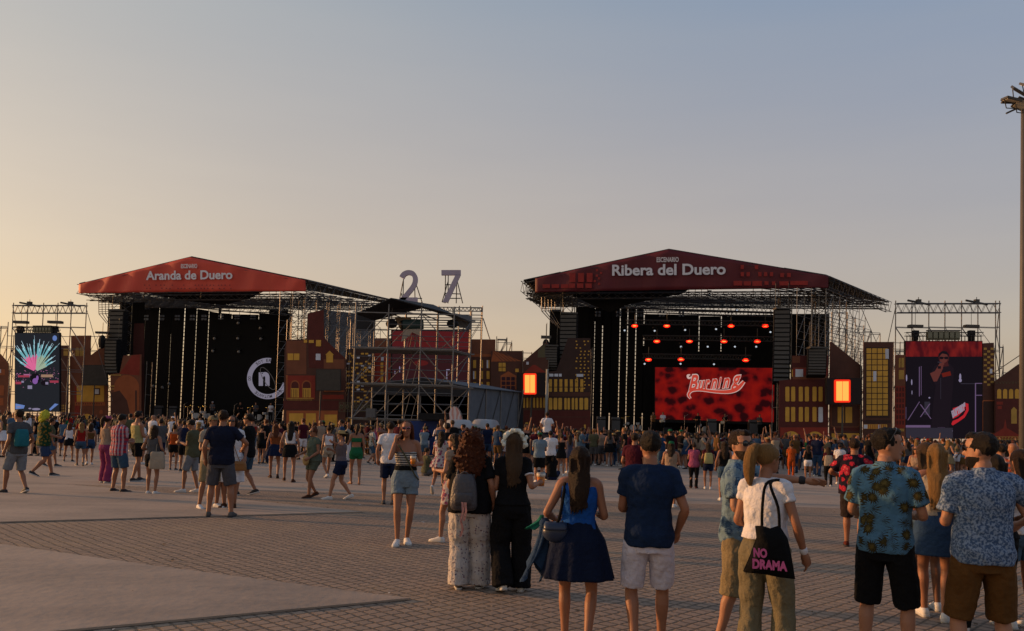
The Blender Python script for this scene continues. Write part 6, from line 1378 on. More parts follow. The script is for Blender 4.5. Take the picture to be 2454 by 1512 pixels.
# 3 half hidden behind
who('woman in flowered dress half hidden behind the woman with curly hair', 1083, 1036, 1302, yaw=50, sex='f', L=(-.16, .24, 1.15), footL=(-.07, .18, 0), footR=(.08, -.16, 0), head=(-.3, 0, 0), hair=('long', 'brown', 1.3), top=('tee', CL['beige'], 1.0), bottom=('dress', BLOOM, .62), glasses='dark', face=True, skin=1)
# 4 black outfit, flower crown
J = who('woman in black with long hair and white flower crown holding a beer', 1222, 1038, 1419, yaw=4, sex='f', Rr=(.30, .10, 1.19), poleR=(.1, -.7, -1), L=(-.12, .24, 1.12), footL=(-.09, -.10, .035), footR=(.12, .04, 0), hair=('long', 'light', 1.20), top=('tee', CL['black'], .95, .50), bottom=('wide', CL['black'], .12), shoes=SHOEW, head=(-.1, .05, 0))
C = MB(); rq = random.Random(2)
for i in range(13):
    a = -.35 + 3.84 * i / 12; c = J['h'](.120 * math.cos(a), -.035, .020 + .122 * math.sin(a))
    for _ in range(5): C.ball(c + Vector((rq.gauss(0, .013), rq.gauss(0, .014), rq.gauss(0, .013))), rq.uniform(.016, .026), 6)
fuse(C, 'flower_crown', mat('petals', (.58, .58, .50), .8), J['root'], .008, 1, (.005, 60, 1))
C = MB(); sh, el = J['sR'], J['eR']; C.path([sh.lerp(el, .50), sh.lerp(el, .54)], [.060, .060], 14, 1, er=.05); lb(C, 'sleeve_trim', WHITE, J['root'])
cup(J, 'R', 'plastic cup of beer held up by the woman in black', up_=.04, big=1.15)
# 5 blue top and navy skirt
J = who('woman in bright blue sleeveless top and flared navy skirt with long straight hair', 1391, 1068, Y=6.15, yaw=0, sex='f', k=1.04, L=(-.22, .20, 1.08), Rr=(.13, .24, 1.16), poleL=(-.55, -1, -.3), poleR=(.5, -1, -.4), footL=(-.10, .12, 0), footR=(.10, -.1, .03), head=(.55, .08, 0), hair=('long', 'brown', 1.22), top=('tank', CL['blue'], 1.02), bottom=('skirt', cloth('skirt_navy', (.009, .016, .045)), .60), shoes=SHOEW, face=True)
strap(J, 'bag_strap', [(-.135, .10, 1.34), (-.125, .0, 1.468), (-.135, -.10, 1.36), (-.16, -.13, 1.18), (-.20, -.10, 1.06)], CL['black'], 'black bag strap over the shoulder of the woman in blue', 'strap', .012)
bag(J, 'shoulder_bag', (-.20, -.10, 1.02), (.20, .12, .16), mat('leather_navy', (.02, .03, .06), .35), 'round navy leather bag at the elbow of the woman in blue', 'bag', kind='round')
def drapecloth(J, c0, w_, h_, m, label, name, seed):
    def mk(r, f, c):
        rq = random.Random(seed); N_, K_ = 26, 14; vs = []
        for i in range(N_):
            for j in range(K_ + 1):
                a = 6.2832 * i / N_; t = j / K_; rad = w_ * (.45 + .75 * t) * (1 + .28 * math.sin(a * 5 + seed + 3 * t) * (.3 + t)); z = c0[2] + .06 * (1 - t) - h_ * t * (1 + .22 * math.sin(a * 2 + seed)) 
                vs.append(f(c0[0] + rad * math.cos(a) * .8 - .10 * t * t, c0[1] + rad * math.sin(a) * .65, z))
        MB().add(vs, [(i * (K_ + 1) + j, ((i + 1) % N_) * (K_ + 1) + j, ((i + 1) % N_) * (K_ + 1) + j + 1, i * (K_ + 1) + j + 1) for i in range(N_) for j in range(K_)]).build('cloth_folds', m, r, True)
        b = MB(); b.ball(f(c0[0], c0[1], c0[2] + .01), w_ * .5, 10); b.build('bunched_cloth', m, r, True)
    held(J, name, mk, c0, label, name.replace('_', ' '))
drapecloth(J, (-.30, .06, 1.06), .09, .42, cloth('denim_jacket', (.03, .065, .14)), 'dark denim jacket hanging over the arm of the woman in blue', 'jacket', 1)
drapecloth(J, (-.33, .10, 1.08), .045, .06, cloth('green_scarf', (.02, .20, .13)), 'bunched green cloth held above the denim jacket', 'green_cloth', 3)
# 6 navy tee, white shorts
J = who('man in navy tee and white shorts walking away beside the woman in blue', 1560, 1037, Y=6.05, yaw=2, sex='m', k=1.0, L=(-.10, .28, 1.12), Rr=(.23, .10, .95), poleL=(-.6, -1, -.2), poleR=(.7, -1, 0), footL=(-.10, -.08, .03), footR=(.12, .14, 0), head=(-.12, .02, 0), hair=('short', 'black'), top=('tee', cloth('tee_navy', (.014, .032, .085)), .85), bottom=('shorts', cloth('shorts_white', (.52, .50, .58)), .51), curl=1.0, face=True)
# 7 pointing man
J7 = who('bearded man in sunglasses and pale blue fern shirt pointing with outstretched arm', 1770, 1035, Y=6.35, yaw=-98, sex='m', L=(-.17, .62, 1.36), poleL=(-.4, -.2, -1), Rr=(.17, .26, 1.13), footL=(-.12, .1, 0), footR=(.12, -.12, 0), head=(.75, .02, 0), hair=('short', 'brown'), beard=True, glasses='dark', face=True, top=('shirt', FERN, .84, .70), bottom=('shorts', CL['khaki'], .42), skin=1, curl=.18)
C = MB(); C.path([J7['wL'].lerp(J7['eL'], .08), J7['wL'].lerp(J7['eL'], .20)], [.034, .036], 12, 1); lb(C, 'wristwatch', SHOEB, J7['root'])
# 8 tote woman
J = who('woman with blond ponytail, white tee and khaki trousers carrying a black tote', 1836, 1062, Y=5.6, yaw=-22, sex='f', k=1.0, Rr=(.27, .10, .92), L=(-.15, .22, 1.08), poleR=(.5, -1, 0), footL=(-.11, -.05, 0), footR=(.12, .08, 0), head=(.42, .05, 0), hair=('pony', 'blond'), glasses='dark', face=True, top=('tee', WHITE, 1.02), bottom=('wide', cloth('trouser_khaki', (.22, .19, .12)), .095), skin=0, curl=.4)
C = MB(); C.path([J['wR'].lerp(J['eR'], .05), J['wR'].lerp(J['eR'], .18)], [.030, .031], 12, 1); lb(C, 'wristband', WHITE, J['root'])
tb = Plane((-1, 5.28), (1, 5.28)); T = lambda u, v, o=0: tb.p(u, v, o)
tote = empty('tote_bag', T(1845, 1390), 'black tote bag with pink lettering NO DRAMA on the shoulder of the ponytail woman', 'tote bag')
tpoly = [(1815, 1262), (1832, 1262), (1852, 1268), (1870, 1262), (1888, 1290), (1897, 1335), (1906, 1388), (1870, 1384), (1830, 1376), (1786, 1372), (1802, 1335), (1818, 1290)]
BT = cloth('tote_black', (.008, .008, .009)); m_ = MB(); c0 = sum([T(*q) for q in tpoly], Vector()) / len(tpoly); front = [T(u, v, -.0) for u, v in tpoly]; k = len(front); mid = [c0.lerp(v, .6) + Vector((0, -.030, 0)) for v in front]; cc = c0 + Vector((0, -.045, 0))
m_.add(front + mid + [cc] + [v + Vector((0, .05, 0)) for v in front], [(i, (i + 1) % k, k + (i + 1) % k, k + i) for i in range(k)] + [(k + i, k + (i + 1) % k, 2 * k) for i in range(k)] + [(i, 2 * k + 1 + i, 2 * k + 1 + (i + 1) % k, (i + 1) % k) for i in range(k)] + [tuple(2 * k + 1 + i for i in range(k))]); m_.build('bag_body', BT, tote, True)
for (u0, u1) in ((1826, 1836), (1868, 1846)): MB().path([T(u0, 1266, .02), T(u0 + (u1 - u0) * .3 + (3 if u0 > 1850 else -2), 1215, .0), T(u1, 1160, .03), J['M'] @ J['up'](.115, -.02, 1.475), J['M'] @ J['up'](.12, .06, 1.44)], [.010] * 5, 6, 4).build('handle', BT, tote, True)
PK = mat('print_pink', (.55, .10, .25), .8, .15, 30)
for t_, u, v, w_, h_ in (('NO', 1822, 1325, 33, 23), ('DRAMA', 1845, 1354, 84, 24)):
    f_ = lambda a, b: tb.p(a, b, -.052, False); m_ = MB(); text_on(m_, t_, f_(u, v), f_(u + w_ / 2, v + .09 * w_ / 2) - f_(u - w_ / 2, v - .09 * w_ / 2), f_(u, v - h_ / 2) - f_(u, v + h_ / 2), .055); m_.build('lettering', PK, tote)
# dark cup held by the pointing man
cup(J7, 'R', 'large dark plastic cup beyond the ponytail woman', full=False, big=1.9, up_=.02)
# 9 roses shirt
J = who('man in black shirt with big red flowers and dark shorts seen from behind', 2046, 1053, 1313, yaw=-6, sex='m', k=1.12, L=(-.22, .24, 1.12), Rr=(.2, .24, 1.12), poleL=(-1, -.6, -.1), poleR=(1, -.6, -.1), footL=(-.12, .12, 0), footR=(.10, -.1, 0), hair=('short', 'brown'), top=('wide', ROSES, .86), bottom=('shorts', cloth('shorts_dark', (.035, .025, .025)), .48), shoes=cloth('sneaker_red', (.14, .03, .02)))
# 10 palm shirt
J = who('man in blue shirt with dark palm leaves and black shorts looking right', 2122, 1033, Y=5.75, yaw=-14, sex='m', k=.96, L=(-.15, .27, 1.12), Rr=(.16, .26, 1.12), poleL=(-.5, -1, -.2), poleR=(.5, -1, -.2), footL=(-.14, .0, 0), footR=(.16, .04, 0), head=(1.15, .02, 0), hair=('short', 'black'), face=True, top=('shirt', PALM, .86, .72), bottom=('shorts', CL['black'], .47), skin=1)
C = MB(); C.path([J['h'](-.085, .0, .03), J['h'](-.07, .04, .105), J['h'](.0, .05, .128), J['h'](.07, .04, .105), J['h'](.085, .0, .03)], [.004] * 5, 6, 3); lb(C, 'sunglasses', GLASS, J['root'])
# 11, 12 blond women
who('woman with half tied wavy blond hair, cream tank top and denim miniskirt', 2243, 1061, 1486, yaw=8, sex='f', k=1.02, L=(-.16, .24, 1.14), Rr=(.17, .22, 1.08), footL=(-.09, .12, 0), footR=(.07, -.07, 0), hair=('half', 'blond', 1.14), top=('tank', CL['cream'], 1.02), bottom=('mini', cloth('denim_skirt', (.035, .075, .16)), .63), skin=0)
who('woman with long grey brown hair standing behind the denim miniskirt', 2216, 1061, 1462, yaw=22, sex='f', L=(-.17, .22, 1.14), Rr=(.17, .22, 1.08), footL=(-.05, .02, 0), footR=(.12, -.02, 0), hair=('long', 'light', 1.2), top=('tank', CL['rust'], 1.02), bottom=('shorts', CL['denim'], .74), skin=2)
# 13 speckled shirt
who('bearded man in speckled blue shirt and brown shorts in the right foreground', 2356, 1044, Y=5.4, yaw=20, sex='m', k=1.02, L=(-.16, .28, 1.12), Rr=(.30, .18, 1.12), poleL=(-.4, -1, -.4), poleR=(1.2, -.8, -.1), footL=(-.16, .0, 0), footR=(.16, .0, 0), head=(-.95, .02, 0), hair=('short', 'black'), beard=True, glasses='dark', face=True, top=('shirt', SPECK, .86, .72), bottom=('shorts', cloth('shorts_brown', (.14, .065, .02)), .47), skin=1)
who('woman in black top and trousers mostly hidden behind the speckled shirt', 2385, 1084, Y=6.9, yaw=15, sex='f', L=(-.18, .2, 1.1), Rr=(.20, .2, 1.1), footL=(-.25, .1, 0), footR=(.05, -.05, 0), hair=('long', 'black', 1.2), top=('tee', CL['black']), bottom=('trousers', CL['black'], .06))
who('bald man in orange plaid shirt near the light mast', 2428, 1064, 1300, yaw=10, sex='m', k=1.08, L=(-.2, .22, 1.1), hair=('bald', 'black'), top=('shirt', PLAIDO, .86), bottom=('shorts', CL['denim'], .5))
who('man in dark polo standing left of the bald man', 2400, 1066, 1285, yaw=30, sex='m', hair=('short', 'black'), top=('tee', CL['navy']), bottom=('shorts', CL['black'], .5))
J = who('woman in white blouse and denim shorts at the right edge', 2446, 1078, Y=7.2, yaw=40, sex='f', k=1.05, L=(-.24, .18, 1.02), hair=('long', 'brown', 1.25), top=('tee', WHITE, .92), bottom=('shorts', CL['denim'], .66))
# ------------------------------------------------------------------ people in the middle distance
W1, W2_ = dict(footL=(-.08, .22, 0), footR=(.09, -.20, .05)), dict(footL=(-.08, -.2, .05), footR=(.09, .22, 0))
BENT = dict(L=(-.15, .26, 1.14), Rr=(.15, .26, 1.14)); PH = dict(L=(-.06, .30, 1.20), Rr=(.06, .28, 1.18))
jn = cloth('jean_shorts', (.055, .11, .19)); lg_ = cloth('short_lightgrey', (.27, .29, .33))
J = who('man in dark grey tee with teal backpack at the far left', 36, 980, 1184, yaw=35, sex='m', L=(-.24, .05, .92), Rr=(.28, .12, .98), **W1, hair=('short', 'brown'), top=('tee', CL['grey'], .84), bottom=('shorts', lg_, .50), shoes=SHOEB)
bag(J, 'backpack', (-.06, -.20, 1.18), (.26, .16, .36), CL['teal'], 'teal drawstring backpack on the man at the far left', 'backpack', flap=False)
J = who('man in green tropical shirt wearing a curly yellow green wig', 100, 984, 1141, yaw=-75, sex='m', k=1.15, L=(-.12, .30, 1.10), Rr=(.12, .32, 1.08), footL=(-.08, .26, 0), footR=(.09, -.26, .06), hair=('curly', 'brown', 1.5), top=('wide', JUNGLE, .84), bottom=('shorts', cloth('denim_dark', (.04, .07, .16)), .56), shoes=SHOEB)
J['hair'].data.materials[0] = mat('wig_lime', (.38, .36, .03), .9, .3, 20)
who('person in denim shorts walking just behind the green tropical shirt', 118, 1000, 1118, yaw=-80, sex='f', **W1, hair=('short', 'brown'), top=('tee', CL['olive']), bottom=('shorts', jn, .6), shoes=SHOEB)
who('woman in pink trousers and pink cap behind the plaid shirt', 250, 996, 1157, yaw=-50, sex='f', **BENT, hair=('pony', 'brown'), hat=('cap', CL['pink']), top=('tank', CL['beige']), bottom=('wide', cloth('trouser_pink', (.30, .05, .14)), .10))
who('man in red white plaid shirt and denim shorts with folded arms', 280, 993, 1180, yaw=-55, sex='m', k=1.12, L=(-.05, .25, 1.15), Rr=(.05, .27, 1.12), footL=(-.16, .0, 0), footR=(.18, .02, 0), hair=('short', 'black'), head=(.1, .2, 0), top=('shirt', PLAIDR, .82), bottom=('shorts', jn, .55), shoes=SHOEB)
who('man in pale yellow tank top and black shorts looking right', 323, 985, 1153, yaw=-60, sex='m', L=(-.10, .30, 1.1), Rr=(.16, .28, 1.12), footL=(-.08, .16, 0), footR=(.12, -.14, 0), hair=('short', 'black'), beard=True, top=('tank', CL['yellow'], .82), bottom=('shorts', CL['black'], .62), shoes=SHOEB, skin=0)
J = who('woman in grey sleeveless top and black shorts carrying a white tote', 362, 1018, 1185, yaw=-25, sex='f', L=(-.2, .2, 1.1), Rr=(.22, .15, 1.05), hair=('long', 'brown', 1.38), top=('tank', CL['grey'], .80), bottom=('shorts', CL['black'], .70))
bag(J, 'tote_bag', (.16, -.10, .88), (.34, .10, .38), CL['cream'], 'white cloth tote hanging from the woman in the grey top', 'tote bag', [(.12, -.10, 1.05), (.12, -.06, 1.35), (.115, 0, 1.47), (.13, .06, 1.3)], False)
who('woman in orange red strap top and black shorts on the left', 414, 1018, 1127, yaw=-10, sex='f', **BENT, hair=('bun', 'brown'), top=('tank', CL['orange']), bottom=('shorts', CL['black'], .68), shoes=SHOEB)
who('man in navy tee and dark shorts beside the orange top', 437, 1008, 1130, yaw=-35, sex='m', **BENT, hair=('short', 'brown'), top=('tee', CL['navy']), bottom=('shorts', CL['black'], .56), shoes=SHOEB)
J = who('man in olive tee and pale shorts looking down at his phone', 457, 1005, 1180, yaw=62, sex='m', **PH, head=(0, .45, 0), footL=(-.10, .14, 0), footR=(.1, -.12, 0), hair=('short', 'black'), glasses='dark', face=True, top=('tee', CL['olive'], .84), bottom=('shorts', lg_, .52))
phone(J, 'R', 'phone held low by the man in the olive tee')
who('man in khaki cap and pale tee partly hidden by the navy tee', 500, 998, 1219, yaw=-150, sex='m', **BENT, hair=('short', 'brown'), hat=('cap', CL['khaki']), face=True, top=('tee', CL['cream']), bottom=('shorts', CL['khaki'], .5), footL=(-.16, 0, 0), footR=(.2, 0, 0))
who('man in dark navy tee and grey shorts standing with his back turned', 524, 985, 1239, yaw=-12, sex='m', k=1.10, L=(-.26, .03, .93), Rr=(.30, .28, 1.12), poleR=(1, -.5, -.3), footL=(-.17, .0, 0), footR=(.20, -.02, 0), hair=('short', 'brown'), top=('tee', cloth('tee_midnight', (.014, .018, .042)), .86), bottom=('shorts', cloth('short_slate', (.10, .10, .12)), .52), shoes=cloth('sneaker_grey', (.14, .13, .13)))
J = who('smiling woman in white dress and sunglasses facing the camera', 549, 996, 1218, yaw=165, sex='f', k=1.12, Rr=(.2, .24, 1.1), L=(-.27, .05, .95), hair=('long', 'brown', 1.42), glasses='dark', face=True, top=('tee', WHITE, .95), bottom=('dress', WHITE, .48), shoes=cloth('sandal_brown', (.10, .04, .02)), skin=0)
bag(J, 'handbag', (-.20, .16, .82), (.26, .10, .18), mat('leather_tan', (.22, .10, .03), .5), 'tan woven handbag in front of the white dress', 'handbag', [(-.20, .14, .90), (-.1, .15, 1.15), (.02, .08, 1.42)])
who('man in black tee and denim shorts turned left behind the white dress', 590, 991, 1187, yaw=70, sex='m', L=(-.12, .30, 1.12), Rr=(.12, .30, 1.10), footL=(-.1, .18, 0), footR=(.1, -.16, .04), hair=('short', 'black'), face=True, glasses='dark', top=('tee', CL['black'], .82), bottom=('shorts', jn, .56), shoes=SHOEB)
who('woman in rust halter top and navy skirt walking away', 656, 1013, 1146, yaw=6, sex='f', **W1, hair=('long', 'auburn', 1.3), top=('halter', CL['rust']), bottom=('skirt', CL['navy'], .72), shoes=cloth('sandal_brown', (.1, .04, .02)), L=(-.25, .0, .95), Rr=(.25, .1, .95))
who('woman in white crop top and black mini skirt walking away', 692, 1008, 1155, yaw=-5, sex='f', footL=(-.14, .15, .03), footR=(.12, -.12, 0), hair=('long', 'black', 1.18), top=('tank', WHITE, 1.1), bottom=('mini', CL['black'], .70), shoes=cloth('sandal_brown'), L=(-.27, .02, .93), Rr=(.26, -.02, .93))
who('woman in black romper holding something at her chest', 624, 1018, 1112, yaw=-30, sex='f', **PH, hair=('bun', 'black'), top=('tank', CL['black']), bottom=('shorts', CL['black'], .7), shoes=SHOEB)
J = who('woman in sage green romper with round straw bag walking left', 747, 1023, 1193, yaw=120, sex='f', k=1.12, L=(-.18, .2, 1.0), Rr=(.22, .28, 1.05), footL=(-.06, .12, 0), footR=(.1, -.16, .05), hair=('bun', 'auburn'), glasses='dark', face=True, top=('shirt', cloth('sage', (.13, .16, .12)), .9, .3), bottom=('shorts', cloth('sage'), .68), shoes=cloth('sandal_brown'))
bag(J, 'straw_bag', (-.06, .24, .95), (.24, .10, .24), mat('straw', (.30, .20, .08), .9), 'round straw bag carried in front of the sage romper', 'handbag', [(-.05, .22, 1.05), (.06, .12, 1.42)], False, 'round')
who('woman with white straps and pale shorts behind the sage romper', 784, 1018, 1145, yaw=20, sex='f', **W2_, hair=('bun', 'brown'), top=('tank', WHITE, 1.1), bottom=('shorts', CL['cream'], .7), shoes=SHOEW)
who('woman in straw hat, grey top and navy shorts drinking while walking', 814, 1028, 1197, yaw=85, sex='f', k=1.15, L=(-.06, .20, 1.44), Rr=(.12, .26, 1.25), footL=(-.1, .24, 0), footR=(.1, -.26, .04), head=(0, -.05, 0), hair=('pony', 'brown'), hat=('brim', mat('straw')), face=True, top=('tank', cloth('mauve_grey', (.16, .13, .15)), .95), bottom=('shorts', CL['navy'], .64), skin=1)
who('woman with bare back and green shorts standing right of the straw hat', 851, 1015, 1161, yaw=12, sex='f', L=(-.14, .2, 1.3), footL=(-.10, .12, 0), footR=(.1, -.08, 0), hair=('pony', 'brown'), top=('halter', CL['green'], 1.22), bottom=('shorts', CL['green'], .74), shoes='bare')
who('man in white tee and navy shorts behind the striped top', 930, 1012, 1209, yaw=-8, sex='m', L=(-.26, .02, .93), hair=('short', 'brown'), top=('tee', WHITE, .86), bottom=('shorts', CL['navy'], .55), shoes=cloth('sneaker_grey'))
who('woman in flowered ruffle dress kicking one foot back', 1054, 1032, 1192, yaw=-20, sex='f', **BENT, footL=(-.12, -.28, .22), footR=(.08, .04, 0), hair=('long', 'brown', 1.3), top=('tee', BLOOM, 1.0), bottom=('skirt', BLOOM, .78), shoes=SHOEW)
who('man in black tee standing behind the ruffle dress', 1068, 1015, 1168, yaw=-15, sex='m', **BENT, hair=('short', 'black'), top=('tee', CL['black']), bottom=('shorts', CL['black'], .5), shoes=SHOEB)
who('person in leafy shirt and denim shorts walking near the scaffold tower', 890, 1022, 1113, yaw=-70, sex='m', **W1, hair=('short', 'brown'), top=('shirt', TREND, .84), bottom=('shorts', jn, .55), shoes=SHOEB)
who('person sitting on the ground between striped top and ruffle dress', 1022, 1098, 1142, yaw=-60, sex='m', sit=.13, footL=(-.2, .45, .02), footR=(.15, .5, .02), L=(-.2, .3, 1.0), Rr=(.2, .3, 1.0), hair=('short', 'brown'), top=('tee', CL['olive'], .86), bottom=('shorts', CL['khaki'], .6), k=1.0) if False else None
def sitter(label, u, vf, yaw, top, bot, sex='m', hair=('short', 'brown')):
    l_ = gp(u, vf); person(label, l_, 1.72, R(yaw), sex, 1.0, 1, (-.18, .42, 1.18), (.18, .42, 1.18), (-.14, .58, .0), (.14, .62, .0), (0, .1, 0), hair, ('tee', top, .92), ('trousers', bot, .06), SHOEB, sit=.12)
sitter('person in olive tee sitting on the ground by the ruffle dress', 1020, 1140, -60, CL['olive'], CL['grey'])
sitter('person in black sitting on the paving left of the couple', 1322, 1150, 20, CL['black'], CL['navy'], 'f', ('pony', 'black'))
sitter('person sitting on the ground left of the rust halter top', 590, 1112, 150, CL['grey'], CL['black'])
who('man in pale blue grey tee and black shorts watching the red stage', 1291, 1037, 1156, yaw=3, sex='m', k=1.1, **BENT, hair=('short', 'brown'), hat=('cap', CL['green']), top=('tee', CL['paleblue'], .86), bottom=('shorts', CL['black'], .52), shoes=SHOEW)
who('man in white tee and black shorts beside the pale blue tee', 1317, 1033, 1150, yaw=0, sex='m', k=1.12, **BENT, hair=('short', 'black'), top=('tee', WHITE, .86), bottom=('shorts', CL['black'], .52), shoes=SHOEB)
who('woman in black vest and black skirt by the white tee', 1344, 1040, 1140, yaw=0, sex='f', **BENT, hair=('bun', 'brown'), top=('tank', CL['black']), bottom=('mini', CL['black'], .72))
who('woman in slate blue dress with loose hair left of the blue top', 1364, 1040, 1133, yaw=8, sex='f', **BENT, hair=('long', 'brown', 1.25), top=('tank', cloth('slate', (.07, .08, .14))), bottom=('dress', cloth('slate'), .66))
who('man in dark red tee left of the navy tee man', 1517, 1040, 1235, yaw=-18, sex='m', k=1.08, L=(-.2, .2, 1.05), hair=('short', 'brown'), top=('tee', CL['maroon'], .84), bottom=('shorts', cloth('shorts_dark'), .5))
J = who('woman in beige top and green cap right of the navy tee', 1606, 1057, 1215, yaw=-6, sex='f', k=1.12, **BENT, hair=('long', 'brown', 1.33), hat=('cap', CL['green']), top=('tank', CL['beige']), bottom=('shorts', CL['black'], .7))
who('woman in magenta top with printed skirt and dark leggings', 1662, 1062, 1170, yaw=-5, sex='f', k=1.12, **BENT, hair=('bun', 'brown'), top=('tee', CL['pink'], .80), bottom=('trousers', CL['black'], .06), shoes=cloth('sneaker_red'))
J = who('woman in maroon top with small yellow backpack', 1696, 1060, 1172, yaw=4, sex='f', **BENT, hair=('long', 'brown', 1.32), top=('tee', CL['maroon']), bottom=('shorts', CL['navy'], .68), shoes=SHOEW)
bag(J, 'backpack', (0, -.19, 1.18), (.26, .15, .32), CL['yellow'], 'small yellow backpack on the woman in the maroon top', 'backpack', flap=False)
who('woman in black tank top with long loose brown hair left of the fern shirt', 1735, 1056, 1200, yaw=6, sex='f', L=(-.25, .05, .95), hair=('long', 'brown', 1.2), top=('tank', CL['black']), bottom=('shorts', jn, .66))
who('person in orange tee and orange trousers in front of the red stage', 1896, 1064, 1142, yaw=0, sex='m', **BENT, hair=('short', 'brown'), top=('tee', CL['orange']), bottom=('trousers', CL['orange'], .07))
who('woman in dark top and pale shorts right of the orange tee', 1936, 1066, 1150, yaw=20, sex='f', **BENT, hair=('long', 'brown', 1.3), top=('tank', CL['black']), bottom=('shorts', WHITE, .68))
J = who('woman with long dark hair and pale backpack left of the flower shirt', 1985, 1070, 1165, yaw=0, sex='f', **BENT, hair=('long', 'brown', 1.35), top=('tee', CL['maroon']), bottom=('trousers', CL['black'], .06))
bag(J, 'backpack', (0, -.19, 1.15), (.28, .16, .36), CL['cream'], 'cream backpack on the woman left of the flower shirt', 'backpack', flap=False)
who('person in white jersey with dark shorts right of the flower shirt area', 2012, 1064, 1160, yaw=0, sex='m', **BENT, hair=('short', 'brown'), top=('tee', WHITE), bottom=('shorts', CL['navy'], .52))
who('woman in sunglasses with wavy light hair facing the camera', 2196, 1068, 1215, yaw=170, sex='f', **BENT, hair=('long', 'light', 1.3), glasses='dark', face=True, top=('tank', CL['beige']), bottom=('shorts', jn, .66))
J = who('man in red tank top lit lilac standing by the dark tee', 187, 1012, 1100, yaw=0, sex='f', **BENT, hair=('long', 'blond', 1.3), top=('tank', CL['red']), bottom=('shorts', jn, .7)) if False else None
who('woman in white tank and black skirt in the left crowd', 163, 1012, 1106, yaw=-10, sex='f', **BENT, hair=('long', 'auburn', 1.38), top=('tank', WHITE), bottom=('mini', CL['black'], .70), footL=(-.16, 0, 0), footR=(.16, 0, 0), shoes=SHOEB)
who('woman in dark red top and denim shorts walking in the left crowd', 191, 1010, 1116, yaw=5, sex='f', **W1, hair=('long', 'blond', 1.33), top=('tank', CL['red']), bottom=('shorts', jn, .70), shoes=SHOEB)
who('woman with bare shoulders and dark denim shorts beside the dark red top', 213, 1012, 1114, yaw=0, sex='f', **W2_, hair=('long', 'brown', 1.38), top=('halter', CL['brown'], 1.1), bottom=('shorts', CL['jean'], .70))
who('man in white tee holding a drink behind the yellow tank top', 338, 1010, 1112, yaw=-70, sex='m', **BENT, hair=('short', 'black'), top=('tee', WHITE), bottom=('shorts', CL['brown'], .55))
who('man in grey tee seen from behind between yellow tank and orange top', 381, 1005, 1118, yaw=25, sex='m', **BENT, hair=('short', 'brown'), top=('tee', CL['grey']), bottom=('shorts', CL['navy'], .55))
# man on shoulders in front of the printed flats
def rider(u, vf, vt):
    l_ = gp(u, 1122); l_ = Vector((l_.x, l_.y, 0)); person('man in dark tee carrying a man on his shoulders', l_, 1.78, 0, 'm', 1.05, 1, (-.18, .16, 1.5), (.18, .16, 1.5), hair=('short', 'black'), top=('tee', CL['grey']), bottom=('shorts', CL['navy'], .5), poleL=(-1, 0, -.5), poleR=(1, 0, -.5))
    person('man in white tee riding on another man shoulders before the printed flats', l_ + Vector((0, -.10, 0)) + Vector((0, 0, 1.50)), 1.72, 0, 'm', 1.0, 1, (-.22, .2, 1.2), (.22, .2, 1.2), (-.13, .26, -.35), (.13, .26, -.35), hair=('short', 'brown'), top=('tee', WHITE, .88), bottom=('shorts', CL['navy'], .6), sit=.10)
rider(1308, 1122, 993)
# musicians on the stages
for u, lab, tp_, yw in ((1588, 'musician in white top with guitar at the centre left of the red stage', CL['white'], 180), (1565, 'musician in dark shirt beside the drums of the red stage', CL['brown'], 170), (1737, 'musician in black playing a pale guitar at the right of the red stage', CL['black'], 150), (1672, 'singer in black at the middle of the red stage', CL['black'], 180), (1820, 'musician in dark clothes at the far right of the red stage', CL['grey'], 190)):
    q = onstage(pr, u, 3, zdR); J = person(lab, q, 1.76, R(yw), 'm', 1, 1, **BENT, hair=('short', 'brown'), top=('tee', tp_), bottom=('trousers', CL['black'], .07), shoes=SHOEB, face=True)
    if 'guitar' in lab:
        def mk(r, f, c): b = MB(); b.path([f(.22, .2, .98), f(.12, .22, 1.0), f(.0, .22, 1.03)], [.15, .10, .13], 12, 3, flat=1); [setattr(v, 'y', c.y + (v.y - c.y) * .25) for v in b.v]; b.build('guitar_body', mat('guitar_pale', (.5, .45, .35), .3), r, True); MB().tube(f(.0, .22, 1.03), f(-.55, .24, 1.25), .022, 6).build('neck', mat('guitar_neck', (.12, .06, .02)), r)
        held(J, 'guitar', mk, (.1, .2, .9), 'pale electric guitar of the ' + ('centre left' if u == 1588 else 'right') + ' musician on the red stage', 'guitar')
for u, lab, tp_ in ((508, 'man in white cap and dark shirt at the drums of the left stage', CL['grey']), (612, 'stagehand in grey tee below the round emblem', CL['grey']), (648, 'stagehand in white tee right of the round emblem', WHITE), (575, 'stagehand in dark clothes in the middle of the left stage', CL['black'])):
    q = onstage(pL, u, 3, zdL, 1000); person(lab, q, 1.76, R(185), 'm', 1, 1, **BENT, hair=('short', 'brown'), hat=('cap', WHITE) if 'cap' in lab else None, top=('tee', tp_), bottom=('trousers', CL['black'], .07), shoes=SHOEB, face=True)
